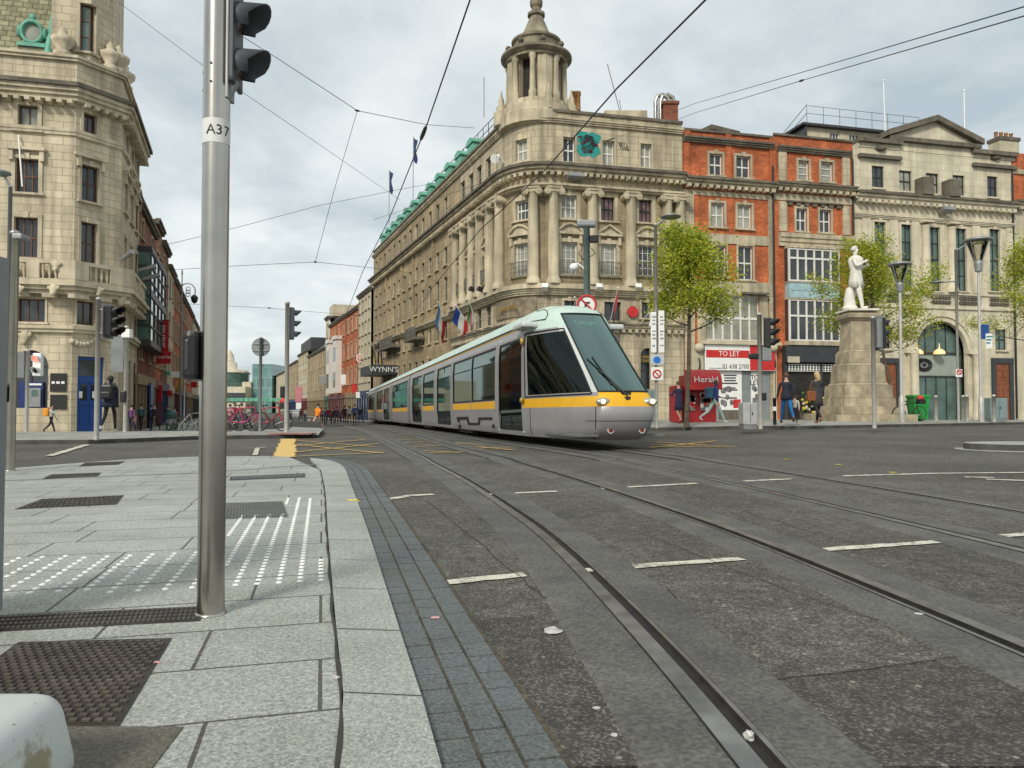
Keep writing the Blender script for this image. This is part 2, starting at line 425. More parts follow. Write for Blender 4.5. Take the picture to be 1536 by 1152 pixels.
def granite(name, base, rot=0.0, slab=None, joint=.012, k=.07):
    m, nt, b = nodes(name); co = coords(nt, 'Object')
    sp1 = noise(nt, co, 130, 2, .7); sp2 = noise(nt, co, 55, 3, .6); big = noise(nt, co, .55, 5, .6); mid = noise(nt, co, 2.6, 5, .6)
    col = base
    if slab:
        mp = coords(nt, 'Object', None, (0, 0, rot))
        t = N(nt, 'ShaderNodeTexBrick', i_Scale=1.0); t.offset = .37; t.offset_frequency = 2; t.squash = 1.35; t.squash_frequency = 3
        t.inputs['Brick Width'].default_value = slab[0]; t.inputs['Row Height'].default_value = slab[1]
        t.inputs['Mortar Size'].default_value = joint; t.inputs['Mortar Smooth'].default_value = .1
        t.inputs['Color1'].default_value = rgb([c * (1 + k) for c in base]); t.inputs['Color2'].default_value = rgb([c * (1 - k) for c in base])
        t.inputs['Mortar'].default_value = (.10, .095, .082, 1)
        nt.links.new(mp, t.inputs['Vector']); col = t.outputs['Color']
    c = mixc(nt, 1.0, col, ramp(nt, sp1, .36, .64, (.66, .66, .66), (1.3, 1.3, 1.28)), 'MULTIPLY')
    c = mixc(nt, .5, c, mixc(nt, 1.0, c, ramp(nt, sp2, .35, .65, (.5, .5, .5), (1.35, 1.35, 1.35)), 'MULTIPLY'))
    c = mixc(nt, 1.0, c, ramp(nt, big, .3, .7, (.80, .79, .75), (1.08, 1.1, 1.1)), 'MULTIPLY')
    c = mixc(nt, 1.0, c, ramp(nt, mid, .25, .6, (.84, .82, .78), (1.04, 1.04, 1.04)), 'MULTIPLY')
    nt.links.new(c, b.inputs['Base Color']); b.inputs['Roughness'].default_value = .7; b.inputs['Specular IOR Level'].default_value = .35
    if slab:
        h = N(nt, 'ShaderNodeMath', operation='MULTIPLY_ADD'); h.inputs[1].default_value = -3.0; nt.links.new(t.outputs['Fac'], h.inputs[0]); nt.links.new(sp2, h.inputs[2])
        bump(nt, b, h.outputs[0], .4, .006)
    else: bump(nt, b, sp2, .3, .004)
    return m
MAT['asphalt'] = asphalt('worn_asphalt', (.119, .116, .107))
MAT['asphalt_patch'] = asphalt('darker_patch_asphalt', (.094, .090, .082))
MAT['track_concrete'] = M('grey_track_concrete', (.116, .112, .102), .8, var=.24, scale=2.2, grain=.38, bmp=.15)
KDIR = 14.5
MAT['granite'] = granite('grey_granite_slabs', (.375, .385, .365), math.radians(-KDIR), (.86, .46), .007, .05)
MAT['kerbstone'] = granite('granite_kerbstone', (.375, .39, .37))
MAT['sett'] = granite('blue_grey_sett', (.125, .14, .146))
MAT['sett_joint'] = M('sandy_joint', (.10, .085, .06), .95, var=.3, scale=9, grain=.4)
MAT['paving_far'] = granite('far_pavement_slabs', (.34, .34, .32), math.radians(-KDIR), (.9, .6))
def worn(name, col, under=(.07, .068, .062), lo=.42, hi=.56, sc=9):
    m, nt, b = nodes(name); co = coords(nt, 'Object')
    n = noise(nt, co, sc, 6, .7); n2 = noise(nt, co, 45, 3)
    a = N(nt, 'ShaderNodeMath', operation='MULTIPLY_ADD'); a.inputs[1].default_value = .45; nt.links.new(n2, a.inputs[0]); nt.links.new(n, a.inputs[2])
    f = ramp(nt, a.outputs[0], lo + .2, hi + .2)
    c = mixc(nt, f, under, col); nt.links.new(c, b.inputs['Base Color']); b.inputs['Roughness'].default_value = .75
    return m
MAT['roadwhite'] = worn('worn_white_line', (.60, .58, .48), under=(.13, .125, .11), lo=.36, hi=.54, sc=7)
MAT['roadyellow'] = worn('worn_yellow_line', (.62, .40, .10), lo=.36, hi=.56)
MAT['roadyellow_solid'] = worn('yellow_bar_paint', (.66, .45, .14), lo=.2, hi=.36)

tag(draped('road', MAT['asphalt'], XS, YS), 'dark asphalt carriageway with speckled aggregate crossing the whole junction', 'road', kind='structure')

def ribbon(mb, P, w0, w1, off, mi=0, slope=None):
    """draped strip along P between lateral offsets w0..w1"""
    rows = []
    for i, p in enumerate(P):
        d = (P[min(i + 1, len(P) - 1)] - P[max(i - 1, 0)]); d.z = 0; d.normalize(); n = Vector((d.y, -d.x, 0))
        r = []
        for w, o in ((w0, off if not isinstance(off, tuple) else off[0]), (w1, off if not isinstance(off, tuple) else off[1])):
            q = p + n * w; r.append((q.x, q.y, g(q.x, q.y) + o + (.012 if q.y > 12.5 else 0)))
        rows.append(r)
    mb.grid(rows, mi, False)
def resample(P, step=.4):
    out = [P[0].copy()]; acc = 0
    for a, b in zip(P, P[1:]):
        L = (b - a).length; n = max(1, int(L / step))
        for k in range(1, n + 1): out.append(a.lerp(b, k / n))
    return out
L1 = [(.80, -2.0, 0), (.72, .3, 0), (.63, 1.92, 0), (.50, 3.3, 0), (.28, 5, 0), (.0, 6.5, 0), (-.62, 9.3, 0), (-1.48, 12.7, 0), (-3.1, 19.3, 0), (-5.4, 28.6, 0), (-8.9, 42, 0), (-16.7, 72, 0), (-30, 120, 0), (-62, 220, 0)]
L2 = [(3.80, -2.0, 0), (3.72, .5, 0), (3.58, 2.6, 0), (3.30, 4.7, 0), (2.97, 6.9, 0), (2.44, 9.7, 0), (1.75, 12.8, 0), (.62, 17.3, 0), (-.48, 21.5, 0), (-5.85, 42, 0), (-13.7, 72, 0), (-27, 120, 0), (-59, 220, 0)]
GAUGE = 1.44
def offset(P, w):
    out = []
    for i, p in enumerate(P):
        d = (P[min(i + 1, len(P) - 1)] - P[max(i - 1, 0)]); d.z = 0; d.normalize()
        out.append(p + Vector((d.y, -d.x, 0)) * w)
    return out
MAT['rail'] = M('polished_rail_steel', (.42, .42, .41), .33, 1.0, var=.3, scale=6)
MAT['groove'] = M('grimy_rail_groove', (.022, .019, .015), .8, var=.4, scale=12)
def rail(P, side):
    mb = MB(); P = resample(P, .5); s = side
    prof = [(-.30, .001, 0), (-.285, .010, 0), (-.048, .012, 2), (-.043, .018, 1), (.027, .020, 2), (.031, .004, 2), (.072, .004, 2), (.078, .017, 1), (.096, .016, 2), (.102, .012, 0), (.33, .010, 0), (.345, .001, 0)]
    for (a, za, m), (b, zb, _) in zip(prof, prof[1:]):
        if s > 0: ribbon(mb, P, a, b, (za, zb), m)
        else: ribbon(mb, P, -b, -a, (zb, za), m)
    return mb
for P0, lab in ((L1, 'nearer'), (L2, 'farther')):
    P = catmull(P0, 10)
    for w, s, l2 in ((0, 1, 'left'), (GAUGE, -1, 'right')):
        o = rail(offset(P, w), s).build('tram_rail', [MAT['track_concrete'], MAT['rail'], MAT['groove']])
        tag(o, f'grooved rail in concrete, {l2} rail of the {"empty track by the kerb" if lab == "nearer" else "track under the tram"}', 'rail', 'grooved tram rails set in the road')

# --- near pavement
def poly_fill(name, pts, z, mat, parent=None, thick=.03):
    mb = MB(); mb.prism([(p[0], p[1]) for p in pts], z - thick - .04, z); return mb.build(name, mat, parent)
def chain(L, off=0): return [gnd(x, y, off) for x, y in L]
ZP = .035
inner = catmull([Vector((-.20, .3, 0)), *[Vector(p) for p in chain([(508, 1152), (497, 920), (489, 800), (486, 740), (480, 709)])]], 6)
outer = catmull([Vector((.18, .3, 0)), *[Vector(p) for p in chain([(658, 1152), (600, 960), (551, 800), (528, 735), (515, 704), (495, 694), (465, 690)])]], 6)
sett_o = catmull([Vector((.50, .3, 0)), *[Vector(p) for p in chain([(832, 1152), (720, 960), (622, 800), (575, 735), (547, 706), (515, 690), (470, 683.5)])]], 6)
farE = chain([(465, 690), (430, 687), (290, 688), (185, 692), (40, 704), (-60, 712)])
def byY(P, y):
    if y <= P[0].y: return P[0]
    for a, b in zip(P, P[1:]):
        if a.y <= y <= b.y: return a.lerp(b, (y - a.y) / max(1e-9, b.y - a.y))
    return P[-1]
farL = sorted([(p.x, p.y) for p in farE[1:]] + [(inner[-1].x, inner[-1].y), (-16, 9.6)])
mb = MB(); rows = []
for k in range(41):
    t = k / 40; r = []
    for i in range(33):
        # columns fan between the left limit and the kerb joint; rows run up to the far edge of the paving
        xr_far = inner[-1].x; fx = lerp(-16, xr_far, i / 32); fy = interp(farL, fx)
        yn = lerp(.3, inner[-1].y, t); xn = lerp(-16, byY(inner, yn).x, i / 32)
        y_ = lerp(.3, fy, t); x_ = lerp(-16, byY(inner, lerp(.3, inner[-1].y, t)).x, i / 32)
        r.append((x_, y_, ZP))
    rows.append(r)
mb.grid(rows, 0, False)
for k in range(32): mb.face([rows[-1][k], rows[-1][k + 1], Vector(rows[-1][k + 1]) - Vector((0, 0, .1)), Vector(rows[-1][k]) - Vector((0, 0, .1))])
tag(mb.build('pavement', MAT['granite']), 'pale grey granite slab pavement in the foreground corner', 'pavement', kind='structure')
# kerb stones: individually jointed along the edge, one running kerb
mb = MB(); MAT['mortar'] = M('dark_joint', (.05, .046, .04), .9)
def cl(P): 
    s = [0]
    for a, b in zip(P, P[1:]): s.append(s[-1] + (b - a).length)
    return s
def along(P, S, t):
    t = max(0, min(1, t)) * S[-1]
    for i in range(len(P) - 1):
        if t <= S[i + 1]: return P[i].lerp(P[i + 1], (t - S[i]) / max(1e-9, S[i + 1] - S[i]))
    return P[-1]
Si, So, Sg = cl(inner), cl(outer), cl(sett_o)
y = .3; stops = []
while y < inner[-1].y - .3: stops.append(y); y += .62 + .1 * RN.random()
stops.append(inner[-1].y)
for a, b in zip(stops, stops[1:]):
    ia, ib, oa, ob = byY(inner, a), byY(inner, b), byY(outer, a - .03), byY(outer, b - .03)
    k = Vector((.012, 0, 0)); dz = RN.uniform(-.002, .002)
    mb.hexa([Vector((q.x, q.y, z)) for z in (-.05, ZP + .002 + dz) for q in (ia + k, oa, ob, ib + k)])
    e = Vector((0, .006, 0))
    mb.face([Vector((q.x, q.y, ZP + .0055)) for q in (ia + k, oa, oa + e, ia + k + e)], 1)
rows = [[(byY(inner, yy).x - .004 + .004 * math.sin(yy * 9), yy, ZP + .0055), (byY(inner, yy).x + .008 + .003 * math.sin(yy * 13), yy, ZP + .0055)] for yy in frange(.3, inner[-1].y, .1)]
mb.grid(rows, 1, False)
# rounded end of the kerb round the corner
tail = [q for q in outer if q.y >= inner[-1].y]
endp = [inner[-1] + Vector((.01, 0.01, 0))] + [byY(outer, inner[-1].y)] + tail + [farE[0]]
mb.prism([(p.x, p.y) for p in endp], -.05, ZP + .003)
tag(mb.build('kerb', [MAT['kerbstone'], MAT['mortar']]), 'row of pale granite kerb stones edging the near pavement', 'kerb', kind='structure')
mb = MB()
base = [(p.x, p.y) for p in inner]
strip = [(p.x, p.y, .002) for p in inner]
SW = .325
def nrm(P, S, t, w):
    p = along(P, S, t); d = along(P, S, min(1, t + .012)) - along(P, S, max(0, t - .012)); d.z = 0; d.normalize()
    return p + Vector((d.y, -d.x, 0)) * w
rows = [[nrm(outer, So, t, -.03) + Vector((0, 0, .0125)), nrm(outer, So, t, SW) + Vector((0, 0, .0125)), nrm(outer, So, t, SW + .03)] for t in frange(0, 1, .008)]
mb.grid(rows, 0)
tag(mb.build('sett_bed', MAT['sett_joint']), 'sandy joint bed between the dark setts beside the kerb', 'bed', kind='structure')
mb = MB()
for k in range(3):
    t = 0.0
    while t < .985:
        L = RN.uniform(.135, .185) / So[-1]; j = .005 / So[-1]
        f0, f1 = (k / 3 + .018) * SW, ((k + 1) / 3 - .018) * SW; zz = .019 + RN.uniform(-.0025, .002)
        mb.hexa([Vector((q.x, q.y, z)) for z in (-.03, zz) for q in (nrm(outer, So, t + j, f0), nrm(outer, So, t + j, f1), nrm(outer, So, t + L - j, f1), nrm(outer, So, t + L - j, f0))])
        t += L
tag(mb.build('setts', MAT['sett']), 'three rows of blue grey stone setts between kerb and asphalt', 'setts', kind='stuff')

# --- things let into the pavement
def lid(name, label, cat, quad, mats, z, pattern=None, group=None):
    """flat cover with a real rim and raised pattern; quad = four sightings on the pavement"""
    q = [gnd(x, y, z) for x, y in quad]
    c = sum(q, Vector()) / 4; t = thing(name, label, cat, (c.x, c.y, z), 0, group)
    mb = MB(); n = 4
    pin = [p.lerp(c, .0) for p in q]
    mb.face([Vector((p.x, p.y, z + .003)) for p in q])
    mb.build('frame', mats[0], t)
    if pattern:
        mb = MB(); nu, nv, duty, stag = pattern
        bl = lambda u, v: q[0].lerp(q[1], u).lerp(q[3].lerp(q[2], u), v)
        for i in range(nu):
            for j in range(nv):
                o = .5 if (stag and j % 2) else 0
                u0 = .02 + .96 * (i + o * 1 + .5 - duty[0] / 2) / nu; u1 = u0 + .96 * duty[0] / nu; v0 = .03 + .94 * (j + .5 - duty[1] / 2) / nv; v1 = v0 + .94 * duty[1] / nv
                if u1 > .985: continue
                p = [bl(u0, v0), bl(u1, v0), bl(u1, v1), bl(u0, v1)]
                h = z + .009
                mb.hexa([Vector((a.x, a.y, zz)) for zz in (z + .003, h) for a in p])
        mb.build('tread', mats[1], t)
    return t
MAT['castiron'] = M('rusty_cast_iron', (.055, .044, .036), .6, .3, var=.4, scale=6)
MAT['castiron_hi'] = M('worn_cast_iron', (.12, .105, .088), .55, .4, var=.35, scale=7)
MAT['lidgrey'] = M('grey_steel_cover', (.16, .16, .15), .55, .3, var=.2)
MAT['brownslab'] = granite('dirty_brown_slab', (.13, .12, .095))
lid('service_cover', 'large dark chequered iron service cover beside the white concrete block', 'cover', [(-150, 1092), (178, 1092), (258, 958), (28, 964)], [MAT['castiron'], MAT['castiron_hi']], ZP, (16, 22, (.62, .5), True))
lid('service_cover', 'long narrow rusty iron cover at the foot of the thick steel pole', 'cover', [(-60, 951), (300, 932), (306, 910), (-40, 926)], [MAT['castiron'], MAT['castiron_hi']], ZP, (44, 4, (.55, .55), False))
lid('service_cover', 'square grey ribbed cover with a pale plate by the tactile studs', 'cover', [(330, 779), (433, 776), (424, 752), (335, 755)], [MAT['lidgrey'], MAT['castiron_hi']], ZP, (20, 1, (.4, .96), False))
lid('drain_grate', 'slim slotted drain grate crossing the pavement behind the thick steel pole', 'drain', [(344, 721), (458, 716), (457, 710), (346, 715)], [MAT['castiron'], MAT['lidgrey']], ZP, (30, 1, (.5, .8), False))
lid('service_cover', 'brown rectangular iron cover in the pavement left of the thick pole', 'cover', [(22, 764), (175, 757), (186, 743), (62, 749)], [MAT['castiron'], MAT['castiron_hi']], ZP, (18, 5, (.5, .5), True))
lid('service_cover', 'small brown iron cover, the middle one receding towards the far road edge', 'cover', [(63, 719), (146, 715), (152, 709), (76, 712)], [MAT['castiron'], MAT['castiron_hi']], ZP, (12, 4, (.5, .5), True))
lid('service_cover', 'thin brown iron cover touching the far edge of the near pavement', 'cover', [(117, 700), (178, 697), (188, 692), (128, 694)], [MAT['castiron'], MAT['castiron_hi']], ZP, (10, 3, (.5, .5), True))
q = chain([(20, 1152), (262, 1152), (275, 1090), (60, 1090)], ZP + .003)
mb = MB(); mb.prism([(p.x, p.y) for p in (q[0] - Vector((0, .5, 0)), q[1] - Vector((0, .5, 0)), q[2], q[3])], 0, ZP + .004)
tag(mb.build('pavement_slab', MAT['brownslab']), 'dirty brown concrete slab between granite slabs and the iron cover', 'slab', kind='structure')
# pale line of the tram path edge strip across the pavement
mb = MB(); P = chain([(-60, 729), (150, 720), (300, 714), (478, 700)], 0); mb.prism([(p.x, p.y) for p in P] + [(p.x, p.y + .12) for p in P[::-1]], 0, ZP + .003)
tag(mb.build('pavement_strip', M('mid_grey_strip', (.2, .205, .2), .75, var=.2)), 'darker grey paving strip crossing the pavement', 'strip', kind='structure')
# tactile studs
MAT['stud'] = M('white_tactile_stud', (.82, .82, .78), .6, var=.1, scale=8)
def studs(corners, nu, nv, label, r=.016):
    q = [gnd(x, y, ZP) for x, y in corners]; mb = MB()
    for i in range(nu):
        for j in range(nv):
            u, v = (i + .5) / nu, (j + .5) / nv
            p = q[0].lerp(q[1], u).lerp(q[3].lerp(q[2], u), v)
            mb.lathe([(r, 0), (r * .95, .004), (r * .6, .0065), (0, .007)], 8, 0, (p.x, p.y, ZP))
    return tag(mb.build('tactile_studs', MAT['stud']), label, 'tactile paving', kind='stuff')
def grid_studs(x0, x1, y0, y1, sx, sy, label, clip=None, r=.0165):
    a = math.radians(KDIR); mb = MB()
    u = Vector((math.cos(a), math.sin(a))); v = Vector((-math.sin(a), math.cos(a)))
    i0 = 0
    for i in range(-160, 160):
        for j in range(0, 260):
            p = u * (i * sx) + v * (j * sy)
            r_ = (p.x, p.y)
            if y0(p.x) < p.y < y1(p.x) and x0(p.y) < p.x < x1(p.y):
                mb.lathe([(r, 0), (r * .92, .004), (r * .55, .0065), (0, .007)], 8, 0, (p.x, p.y, ZP))
    return tag(mb.build('tactile_studs', MAT['stud']), label, 'tactile paving', kind='stuff')
def lineY(p, q): return lambda x: p.y + (q.y - p.y) * (x - p.x) / (q.x - p.x)
def lineX(p, q): return lambda y: p.x + (q.x - p.x) * (y - p.y) / (q.y - p.y)
a0, a1, b0, b1 = chain([(0, 905), (296, 895), (0, 846), (296, 836)])
grid_studs(lambda y: -8, lineX(gnd(296, 895), gnd(300, 836)), lineY(a0, a1), lineY(b0, b1), .125, .085, 'band of white tactile studs left of the thick steel pole')
a0, a1, b0, b1 = chain([(340, 893), (488, 882), (340, 780), (484, 776)])
grid_studs(lineX(gnd(336, 893), gnd(345, 780)), lineX(gnd(483, 882), gnd(478, 750)), lineY(a0, a1), lineY(b0, b1), .105, .085, 'fan of white tactile studs between the thick pole and the kerb')
a0, a1 = chain([(430, 776), (484, 776)])
b0, b1 = chain([(425, 752), (480, 752)])
grid_studs(lineX(gnd(435, 776), gnd(426, 752)), lineX(gnd(482, 776), gnd(478, 752)), lineY(a0, a1), lineY(b0, b1), .105, .085, 'short strip of white tactile studs right of the grey ribbed cover')

# --- far pavements
MAT['kerbface'] = M('shaded_weathered_kerb_stone', (.085, .082, .074), .85, var=.3, scale=3, grain=.25)  # weathered dark stone with the shadow side's shade painted in
def paved(name, label, pts, off, mat, kerb=None, front=None):
    """draped plateau: polygon triangulated finely by grid clipping via bmesh"""
    bm = bmesh.new(); vs = [bm.verts.new((p[0], p[1], 0)) for p in pts]; bm.faces.new(vs)
    xs = [p[0] for p in pts]; ys = [p[1] for p in pts]
    for axis, L in ((0, [x for x in frange(-70, 60, 2) + GX if min(xs) < x < max(xs)]), (1, [y for y in frange(12, 34, .8) + frange(34, 60, 2) + frange(60, 200, 10) + GY if min(ys) < y < max(ys)])):
        for c in L:
            no = Vector((1, 0, 0)) if axis == 0 else Vector((0, 1, 0))
            bmesh.ops.bisect_plane(bm, geom=bm.verts[:] + bm.edges[:] + bm.faces[:], plane_co=no * c, plane_no=no)
    for v in bm.verts:
        k = 1.0
        if front: k = max(0.0, min(1.0, (v.co.y - interp(front, v.co.x)) / 1.2))
        v.co.z = g(v.co.x, v.co.y) + lerp(kerb or off, off, k)
    ex = bmesh.ops.extrude_face_region(bm, geom=bm.faces[:])
    for e in ex['geom']:
        if isinstance(e, bmesh.types.BMVert): e.co.z -= off + .15
    bmesh.ops.recalc_face_normals(bm, faces=bm.faces[:])
    side = [abs(f.normal.z) < .5 for f in bm.faces]  # upright faces take the kerb colour that has shade painted in
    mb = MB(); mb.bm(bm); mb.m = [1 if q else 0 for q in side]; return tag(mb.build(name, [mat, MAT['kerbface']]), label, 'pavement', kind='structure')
def xy(L): return [(p.x, p.y) for p in L]
leftF = chain([(-260, 671), (0, 667), (132, 666), (190, 664), (295, 659.5), (478, 657)])
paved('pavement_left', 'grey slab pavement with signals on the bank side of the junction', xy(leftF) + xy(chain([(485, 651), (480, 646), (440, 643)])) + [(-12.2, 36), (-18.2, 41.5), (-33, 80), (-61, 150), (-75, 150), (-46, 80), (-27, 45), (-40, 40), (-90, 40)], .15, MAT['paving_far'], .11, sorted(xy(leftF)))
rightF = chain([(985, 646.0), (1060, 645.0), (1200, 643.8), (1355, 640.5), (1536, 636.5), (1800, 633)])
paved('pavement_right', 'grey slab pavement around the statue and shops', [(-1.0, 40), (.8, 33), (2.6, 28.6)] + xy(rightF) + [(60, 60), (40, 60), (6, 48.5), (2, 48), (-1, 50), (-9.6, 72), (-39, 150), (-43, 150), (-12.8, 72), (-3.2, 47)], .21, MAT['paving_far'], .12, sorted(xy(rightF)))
isl = [gnd(1475 + 0, 676)]
ic = gnd(1545, 674); mb = MB()
pts = [(ic.x + 1.5 * math.cos(t) * 1.0, ic.y + .95 * math.sin(t)) for t in frange(0, 2 * PI, .25)[:-1]]
pin = [(ic.x + 1.32 * math.cos(t), ic.y + .78 * math.sin(t)) for t in frange(0, 2 * PI, .25)[:-1]]
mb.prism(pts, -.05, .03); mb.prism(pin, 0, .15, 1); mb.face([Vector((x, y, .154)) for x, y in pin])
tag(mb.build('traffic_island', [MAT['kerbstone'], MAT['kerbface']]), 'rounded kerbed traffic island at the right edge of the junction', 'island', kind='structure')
# --- markings
def mark(name, label, lines, mat, off=.0065, cat='marking'):
    mb = MB()
    for P, w in lines:
        P = resample([gnd(x, y) for x, y in P], .07 if gnd(*P[0]).y < 13 else .25)
        for i, p in enumerate(P): p.z = 0
        b0 = len(mb.v); ribbon(mb, P, -w / 2, w / 2, off)
        for v in mb.v[b0:]: v.x += RN.uniform(-.1, .1) * w; v.y += RN.uniform(-.1, .1) * w
    return tag(mb.build(name, mat), label, cat, kind='structure')
W_ = .10
for L, lab in (([(580, 750), (615, 744), (650, 742)], 'left rail strip to the kerb'), ([(700, 743.5), (835, 737.5)], 'space between the first rails'), ([(900, 733.5), (1045, 725.5)], 'gap between the two tracks'), ([(1085, 724), (1210, 717.5)], 'space inside the tram track'), ([(1265, 714.5), (1400, 710.5), (1560, 709)], 'far lane past the last rail')):
    mark('road_line', 'thin white stop line piece in the ' + lab, [(L, .11)], MAT['roadwhite'])
for L, lab in (([(660, 876), (785, 863)], 'kerb and first rail'), ([(870, 857), (1112, 839)], 'two nearest rails'), ([(1185, 829), (1415, 813)], 'two tracks'), ([(1490, 806), (1580, 799)], 'rails at the right edge')):
    mark('road_line', 'thick white line across the asphalt between the ' + lab, [(L, .095)], MAT['roadwhite'])
mark('road_line', 'white give-way dashes near the right traffic island', [([(1445, 716), (1492, 717)], .12), ([(1480, 719.5), (1560, 722)], .14)], MAT['roadwhite'])
mark('road_line', 'short slanting white line on the asphalt before the bank pavement', [([(75, 685), (130, 668)], .16)], MAT['roadwhite'])
mark('road_line', 'faint white tick on the asphalt beyond the near pavement', [([(383, 684), (386, 673), (398, 672)], .10)], MAT['roadwhite'])
mark('yellow_bar', 'broad yellow painted bar at the edge of the box junction', [([(427, 687), (432, 659)], .40)], MAT['roadyellow_solid'])
YL = [[(440, 660), (545, 657)], [(440, 670), (548, 660)], [(440, 661), (560, 671)], [(436, 680), (570, 666)], [(436, 686), (575, 680)], [(440, 667), (575, 681)],
      [(580, 661), (640, 659)], [(585, 666), (650, 663)], [(590, 672), (670, 669)], [(595, 675), (690, 680)], [(605, 681), (700, 679)], [(700, 674), (790, 671)], [(715, 671), (770, 676)], [(650, 662), (720, 668)],
      [(970, 668), (1100, 670)], [(975, 671), (1105, 671.5)], [(985, 664), (1060, 669)], [(975, 672.5), (1075, 662)]]
mark('box_junction', 'thin crossed yellow lines of the box junction around the tracks', [(L, .11) for L in YL], MAT['roadyellow'])
# patches, cracks and lids on the carriageway
def patch(label, pts, mat, z=.004):
    q = chain(pts); mb = MB(); mb.face([Vector((p.x, p.y, z)) for p in q])
    if (q[1] - q[0]).cross(q[2] - q[1]).z < 0: mb.f[0].reverse(); mb.uv[0].reverse()
    return tag(mb.build('road_patch', mat), label, 'patch', kind='structure')
patch('darker asphalt repair patch between the rails at the lower right', [(1118, 1022), (1260, 1010), (1454, 985), (1536, 1010), (1640, 1152), (1268, 1152)], MAT['asphalt_patch'])
patch('rough dark asphalt strip beside the setts in the foreground', [(705, 930), (800, 925), (1010, 1152), (850, 1152)], MAT['asphalt_patch'])
MAT['crack'] = M('dark_crack', (.035, .032, .028), .95)
def crack(pts, w=.012):
    mb = MB(); P = []
    for p, q in zip(pts, pts[1:]):
        for k in range(8):
            t = k / 8; P.append(gnd(lerp(p[0], q[0], t) + RN.uniform(-2.5, 2.5), lerp(p[1], q[1], t) + RN.uniform(-1.2, 1.2)))
    P.append(gnd(*pts[-1]))
    for p in P: p.z = 0
    ribbon(mb, P, -w / 2, w / 2, .0075); return mb
mb = MB()
for L in ([(1118, 1026), (1260, 1012), (1400, 992), (1454, 985)], [(905, 1010), (985, 1070), (1060, 1152)], [(640, 752), (760, 850), (820, 900)], [(960, 800), (1190, 890), (1330, 935), (1536, 1010)], [(1000, 880), (1110, 1020), (1190, 1080)], [(1010, 735), (1220, 800), (1536, 880)], [(1118, 1022), (1268, 1152)]):
    c = crack(L, .006); mb.v_off = len(mb.v)
    b = len(mb.v); mb.v += c.v; mb.f += [[i + b for i in f] for f in c.f]; mb.m += c.m; mb.uv += c.uv; mb.sm += c.sm
tag(mb.build('road_cracks', MAT['crack']), 'thin dark cracks and saw cuts running through the asphalt', 'cracks', kind='stuff')
# litter
def litter(px, py, size, mat, label, z=.004, flat=.35, rot=0):
    p = gnd(px, py, z); bm = bmesh.new(); bmesh.ops.create_icosphere(bm, subdivisions=2, radius=1)
    r = random.Random(int(px * 7 + py)); 
    for v in bm.verts:
        k = .6 + .7 * r.random(); v.co = Vector((v.co.x * size[0] * k, v.co.y * size[1] * k, max(0, v.co.z * k + .35) * size[2]))
    mb = MB(); mb.bm(bm, 0, Matrix.Translation(p)); o = mb.build('litter', mat)
    return tag(o, label, 'litter')
leafy = M('dry_yellow_leaf', (.42, .34, .06), .7)
paper = M('crumpled_white_paper', (.60, .59, .56), .8, var=.3, scale=20); ylw = M('yellow_wrapper', (.7, .55, .04), .5); pink = M('pink_scrap', (.65, .35, .36), .7)
litter(828, 946, (.045, .05, .003), paper, 'flat white spill of paper on the asphalt beside the setts')
litter(1122, 1107, (.015, .022, .016), paper, 'crumpled white tissue lying in the nearest rail groove')
litter(1378, 923, (.02, .02, .01), paper, 'white scrap of paper lying on the second rail')
litter(530, 753, (.06, .025, .022), ylw, 'yellow wrapper dropped on the setts by the kerb', .02)
litter(653, 927, (.018, .012, .005), pink, 'small pink scrap lying on the setts', .02)
litter(504, 1019, (.014, .01, .008), paper, 'tiny white scrap in the joint beside the kerb stones', ZP)
litter(236, 995, (.012, .008, .006), pink, 'tiny pinkish scrap on the rim of the large iron cover', ZP)
litter(760, 1027, (.010, .010, .006), M('orange_bit', (.5, .2, .06), .7), 'tiny orange bit on the asphalt at the edge of the setts')
for x, y, l in ((921, 1102, 'pale squashed gum spot, left one of the pair near the nearest rail'), (949, 1094, 'pale squashed gum spot, right one of the pair near the nearest rail'), (895, 1062, 'pale gum spot on the asphalt above the pair of spots')):
    litter(x, y, (.011, .012, .002), paper, l)
for x, y, l in ((1180, 689, 'fallen yellow leaf flat on the far asphalt, the nearest of three'), (1257, 697, 'fallen yellow leaf on the far asphalt, middle of three'), (1340, 709, 'fallen yellow leaf by the thin white line, rightmost of three')):
    litter(x, y, (.05, .08, .008), leafy, l)
